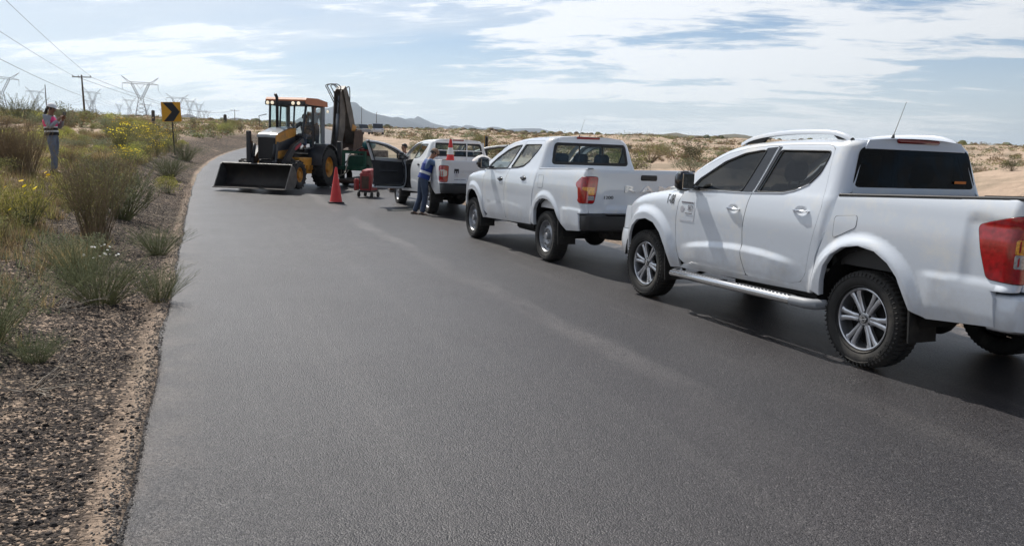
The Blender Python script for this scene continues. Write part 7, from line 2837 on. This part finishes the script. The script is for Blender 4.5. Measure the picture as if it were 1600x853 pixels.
def chevron(loc, rz, w, h, z0, label, tilt=0.0, post_h=2.4):
    root = empty('chevron_sign', loc, rz, label, 'road sign')
    root.rotation_euler = (0, tilt, rz)
    pl = MB().prism([tuple(p) for p in roundpoly([(-w / 2, z0), (w / 2, z0), (w / 2, z0 + h), (-w / 2, z0 + h)], 0.03, 3)], 0.0, 0.012)
    plate = pl.build('sign_plate', M['sign_yellow'], root)
    a = [(-0.42, 0.98), (0.08, 0.98), (0.44, 0.5), (0.08, 0.02), (-0.42, 0.02), (0.02, 0.5)]
    MB().prism([(x * w, z0 + y * h) for x, y in a], -0.004, -0.0005).build('chevron_mark', M['sign_black'], plate)
    MB().box((0, 0.016, z0 + h / 2), (w * 0.98, 0.006, h * 0.98)).build('plate_back', M['sign_black'], plate)
    MB().box((0.0, 0.045, (z0 + h) / 2 - 0.2), (0.055, 0.05, z0 + h + 0.3), None, 0.008).build('post', M['post'], root)
    return root


chevron((-16.05, 38.1, gz(-16.05, 38.1)), 0.36, 0.84, 0.90, 1.52, 'yellow chevron sign pointing right on a thin dark post left of the road', tilt=-0.055)
chevron((-1.15, 30.6, gz(-1.15, 30.6)), 0.36 + PI + 1.05, 0.60, 0.75, 1.25, 'dark back of a road sign standing right of the road behind the middle pickup')

# ------------------------------------------------------------------ transmission towers
def beam(mb, a, b, r):
    mb.tube([a, b], r, 4, cap=False)


def tower_meshes():
    body, arms, ins = MB(), MB(), MB()
    W0, Wk, Hk, Hc = 4.6, 1.6, 15.0, 25.5
    # legs up to the waist
    for s in (-1, 1):
        for q in (-1, 1):
            beam(body, (s * W0, q * W0 * 0.7, -3), (s * Wk, q * Wk * 0.7, Hk), 0.22)
    for k in range(5):
        t0, t1 = k / 5, (k + 1) / 5
        for q in (-1, 1):
            for s in (-1, 1):
                x0, x1 = W0 + (Wk - W0) * t0, W0 + (Wk - W0) * t1
                beam(body, (s * x0, q * x0 * .7, Hk * t0), (-s * x1, q * x1 * .7, Hk * t1), 0.10)
                beam(body, (q * x0, s * x0 * .7, Hk * t0), (q * x1, -s * x1 * .7, Hk * t1), 0.10)
    # the V of the window
    for s in (-1, 1):
        for q in (-1, 1):
            beam(arms, (s * Wk, q * 1.0, Hk), (s * 6.5, q * 0.9, Hc), 0.20)
            beam(arms, (-s * Wk * 0.2, q * 1.0, Hk - 1.0), (s * 5.0, q * 0.8, Hc), 0.16)
        for k in range(6):
            t0, t1 = k / 6, (k + 1) / 6
            beam(arms, (s * (Wk + (6.5 - Wk) * t0), 0.9, Hk + (Hc - Hk) * t0), (s * (0.3 + 4.7 * t1), 0.8, Hk + (Hc - Hk) * t1), 0.09)
            beam(arms, (s * (0.3 + 4.7 * t0), -0.8, Hk + (Hc - Hk) * t0), (s * (Wk + (6.5 - Wk) * t1), -0.9, Hk + (Hc - Hk) * t1), 0.09)
        # horns
        beam(arms, (s * 5.2, 0, Hc), (s * 12.8, 0, Hc + 5.4), 0.18)
        beam(arms, (s * 7.5, 0, Hc + 0.2), (s * 12.8, 0, Hc + 5.4), 0.14)
        beam(arms, (s * 6.5, 0, Hc + 1.2), (s * 12.5, 0, Hc), 0.14)
    for q in (-0.7, 0.7):
        beam(arms, (-12.5, 0, Hc), (12.5, 0, Hc), 0.17)
        beam(arms, (-6.8, q, Hc + 1.3), (6.8, q, Hc + 1.3), 0.14)
    for k in range(12):
        x0, x1 = -6.6 + 1.1 * k, -6.6 + 1.1 * (k + 1)
        beam(arms, (x0, 0.5, Hc + (1.3 if k % 2 else 0)), (x1, 0.5, Hc + (0 if k % 2 else 1.3)), 0.08)
    for x in (-12.3, 12.3):
        beam(ins, (x, 0, Hc), (x, 0, Hc - 4.2), 0.13)
    beam(ins, (-3.0, 0, Hc), (0, 0, Hc - 3.6), 0.11)
    beam(ins, (3.0, 0, Hc), (0, 0, Hc - 3.6), 0.11)
    m_ = M['galv']
    return [('tower_legs', body.mesh('tower_legs', m_, fix=False)), ('cross_arm', arms.mesh('cross_arm', m_, fix=False)), ('insulator', ins.mesh('insulator', m_, fix=False))]


TM = tower_meshes()
TW = []
for i, (x, y, rz) in enumerate(((-284.8, 617.5, 0.43), (-400.8, 633.9, 0.6), (-579.7, 981.6, 1.2), (-475.5, 913.7, 1.3), (-752.3, 1434.7, 1.2), (-846.6, 1734.4, 1.3), (-584.0, 1228.2, 1.15), (-701.0, 1543.3, 1.2), (-407.5, 978.5, 0.5), (-449.0, 1118.2, 1.2), (-512.9, 1313.4, 1.2), (-815.9, 2123.7, 1.1), (-837.3, 2206.5, 1.1), (-919.4, 2108.2, 1.2))):
    z = gz(x, y)
    lb = ['largest steel lattice transmission tower, left of the chevron sign', 'lattice transmission tower cut off by the left edge of the picture', 'lattice transmission tower above the bushes left of the woman\'s cap', 'lattice transmission tower just right of the wooden power pole', 'small lattice tower half hidden behind the one beside the wooden pole', 'far small lattice tower midway between wooden pole and largest tower', 'mid-sized lattice tower just left of the largest tower', 'faint lattice tower close behind the right leg of the largest tower', 'wide lattice tower whose arms show above the chevron sign', 'lattice tower standing first right of the chevron sign', 'lattice tower standing second right of the chevron sign', 'tiny lattice tower third right of the chevron sign', 'tiny lattice tower fourth right of the chevron sign', 'tiny lattice tower just left of the chevron sign plate'][i]
    root = empty('transmission_tower', (x, y, z), rz, lb, 'transmission tower', 'steel transmission towers')
    for nm, me_ in TM: link(nm, me_, root)
    TW.append((x, y, z, rz, 1.0))
CABLE_PAIRS = [(0, 8), (8, 11), (3, 7), (2, 3), (9, 12)]


def wire(name, a, b, sag, r, n=14):
    a, b = Vector(a), Vector(b)
    pts = [a.lerp(b, i / n) - Vector((0, 0, sag * 4 * (i / n) * (1 - i / n))) for i in range(n + 1)]
    return MB().tube(pts, r, 4, cap=False).mesh(name, M['wire'], fix=False)


M['wire'] = mat('power_cable', (0.10, 0.105, 0.12), 0.6)


def at_tower(i, lx, lz):
    x, y, z, rz, s = TW[i]
    return Vector((x + math.cos(rz) * lx * s, y + math.sin(rz) * lx * s, z + lz * s))


for ia, ib in CABLE_PAIRS:
    wr = empty('power_line', (0, 0, 0), 0, 'high-voltage cables strung between the steel towers left of the road', 'power line', 'high-voltage cables')
    for lx, lz in ((-12.3, 21.3), (0, 21.9), (12.3, 21.3)):
        me = wire('cable', at_tower(ia, lx, lz), at_tower(ib, lx, lz), 9.0, 0.07)
        link('cable', me, wr)

# wooden distribution poles
def wood_pole(loc, h, arm, rz, label, lean=0.0, r=0.14, group='wooden power poles'):
    root = empty('utility_pole', loc, rz, label, 'utility pole', group)
    root.rotation_euler = (0, lean, rz)
    MB().tube([(0, 0, -1.0), (0, 0, h * 0.5), (0, 0, h)], [r * 1.15, r, r * 0.75], 10).build('pole', M['wood'], root, smooth=True)
    if arm:
        MB().box((0, -0.12, h - 0.35), (arm, 0.11, 0.14)).build('cross_arm', M['wood'], root)
        for x in (-arm * 0.47, -arm * 0.16, arm * 0.47):
            MB().lathe([(0.05, 0), (0.075, 0.05), (0.045, 0.11), (0.07, 0.17), (0.03, 0.24)], (x, -0.12, h - 0.28), 'z', 10).build('insulator', M['galv'], root, smooth=True)
    return root
M['grey_car'] = mat('grey_car_paint', (0.30, 0.31, 0.33), 0.3, coat=0.6)
P1 = (-70.3, 132.5, gz(-70.3, 132.5))
wood_pole(P1, 6.9, 2.7, 0.35, 'wooden power pole with a crossarm right of the woman', lean=-0.035, r=0.15)
wood_pole((-116.0, 201.0, gz(-116.0, 201.0)), 7.2, 0, 0, 'bare thin pole standing just left of the woman\'s cap', lean=-0.02, r=0.12)
wood_pole((-137.5, 396.9, gz(-137.5, 396.9)), 6.4, 4.2, 0.1, 'small distant power pole with crossarm left of the backhoe', r=0.16)
wl_ = empty('power_line', (0, 0, 0), 0, 'thin overhead wires running from the wooden pole out over the top left corner', 'power line')
for dx_, zz, zn, yy in ((-1.2, 6.6, 11.6, 0.0), (1.2, 6.6, 12.4, 3.0), (0.2, 3.4, 8.2, 1.0)):
    me_ = wire('cable', (P1[0] + dx_, P1[1] + dx_ * .35, P1[2] + zz), (-20.0 + dx_, 14.0 + yy, zn), 0.6, 0.022)
    link('cable', me_, wl_)
for dx_ in (-1.2, 1.2):
    link('cable', wire('cable', (P1[0] + dx_, P1[1], P1[2] + 6.6), (-137.5, 396.9, gz(-137.5, 396.9) + 6.2), 3.0, 0.03), wl_)
for (x, y, h, lb) in ((-33.5, 75.0, 1.35, 'short dark post standing in the scrub left of the chevron sign'), (-27.6, 77.0, 1.35, 'short dark post standing in the scrub left of the backhoe')):
    o = MB().tube([(0, 0, -0.3), (0, 0, h * 1.05), (0, 0, h * 1.12)], [0.16, 0.15, 0.10], 10).build('marker_post', M['post'], smooth=False, loc=(x, y, gz(x, y)))
    tag(o, lb, 'post', 'short posts in the scrub')
for k, x in enumerate((-47.0, -44.5, -42.0, -38.0)):
    o = MB().tube([(0, 0, -1), (0, 0, 6.5 if k != 2 else 8.5)], [0.14, 0.10], 8).build('distant_mast', M['wood'], loc=(x * 1.5, 330.0, gz(x * 1.5, 330.0)))
    tag(o, 'thin distant mast on the horizon between the backhoe and the farthest pickup', 'mast', 'distant masts on the horizon')

# ------------------------------------------------------------------ vehicles on the far stretch of road
def far_car(loc, rz, L, W, H, label, pm, kind_='car'):
    root = empty(kind_, loc, rz, label, kind_.replace('_', ' '))
    h0, h1 = 0.35, H * 0.58
    MB().prism([(-L / 2, h0), (-L / 2, h1 - .05), (-L / 2 + .1, h1), (L / 2 - .15, h1 - .08), (L / 2, h1 - .3), (L / 2, h0)], -W / 2, W / 2).build('body', pm, root)
    MB().prism([(-L * .46, h1), (-L * .42, H - .04), (-L * .36, H), (L * .10, H), (L * .16, H - .05), (L * .30, h1)], -W * .44, W * .44).build('cabin', M['black_gloss'], root)
    MB().box((-L * .13, 0, H + 0.012), (L * .46, W * .84, 0.03), None, 0.01).build('roof', pm, root)
    for x in (-L * .3, L * .31):
        for s in (-1, 1):
            MB().lathe([(0.01, -.1), (0.30, -.1), (0.33, -.05), (0.33, .05), (0.30, .1), (0.01, .1)], (x, s * W * .46, 0.33), 'y', 14).build('wheel', M['rubber'], root)
    for s in (-1, 1):
        MB().box((L / 2 - .02, s * W * .36, h1 - .22), (0.06, .3, .14)).build('headlamp', M['clear_lens'], root)
    return root


FZ = lambda x, y: gz(x, y)
far_car((-25.6, 134.0, FZ(-25.6, 134.0) + 0.15), -1.0, 4.3, 1.75, 1.65, 'distant grey car with dark windows beyond the backhoe', M['grey_car'], 'car')
far_car((-22.6, 132.0, FZ(-22.6, 132.0) + 0.1), -1.35, 4.4, 1.8, 1.75, 'distant white car right of the grey one, above the open door', M['white'], 'car')
far_car((-30.3, 139.0, FZ(-30.3, 139.0) + 0.1), -1.3, 4.2, 1.7, 1.6, 'tiny distant white car just right of the hoe bucket', M['white_dusty'], 'car')
# ------------------------------------------------------------------ the air between here and the mountains
def haze():
    m = bpy.data.materials.new('haze_air')
    m.use_nodes = True
    nt = m.node_tree
    nt.nodes.clear()
    v = nt.nodes.new('ShaderNodeVolumePrincipled')
    v.inputs['Color'].default_value = (0.72, 0.86, 1.0, 1)
    v.inputs['Density'].default_value = 0.000095
    v.inputs['Anisotropy'].default_value = 0.5
    o = nt.nodes.new('ShaderNodeOutputMaterial')
    nt.links.new(v.outputs[0], o.inputs['Volume'])
    S = 7700.0
    b = MB().box((0, 0, 148.5), (2 * S, 2 * S, 300.0))
    ob = b.build('haze', m)
    tag(ob, kind='stuff')
haze()
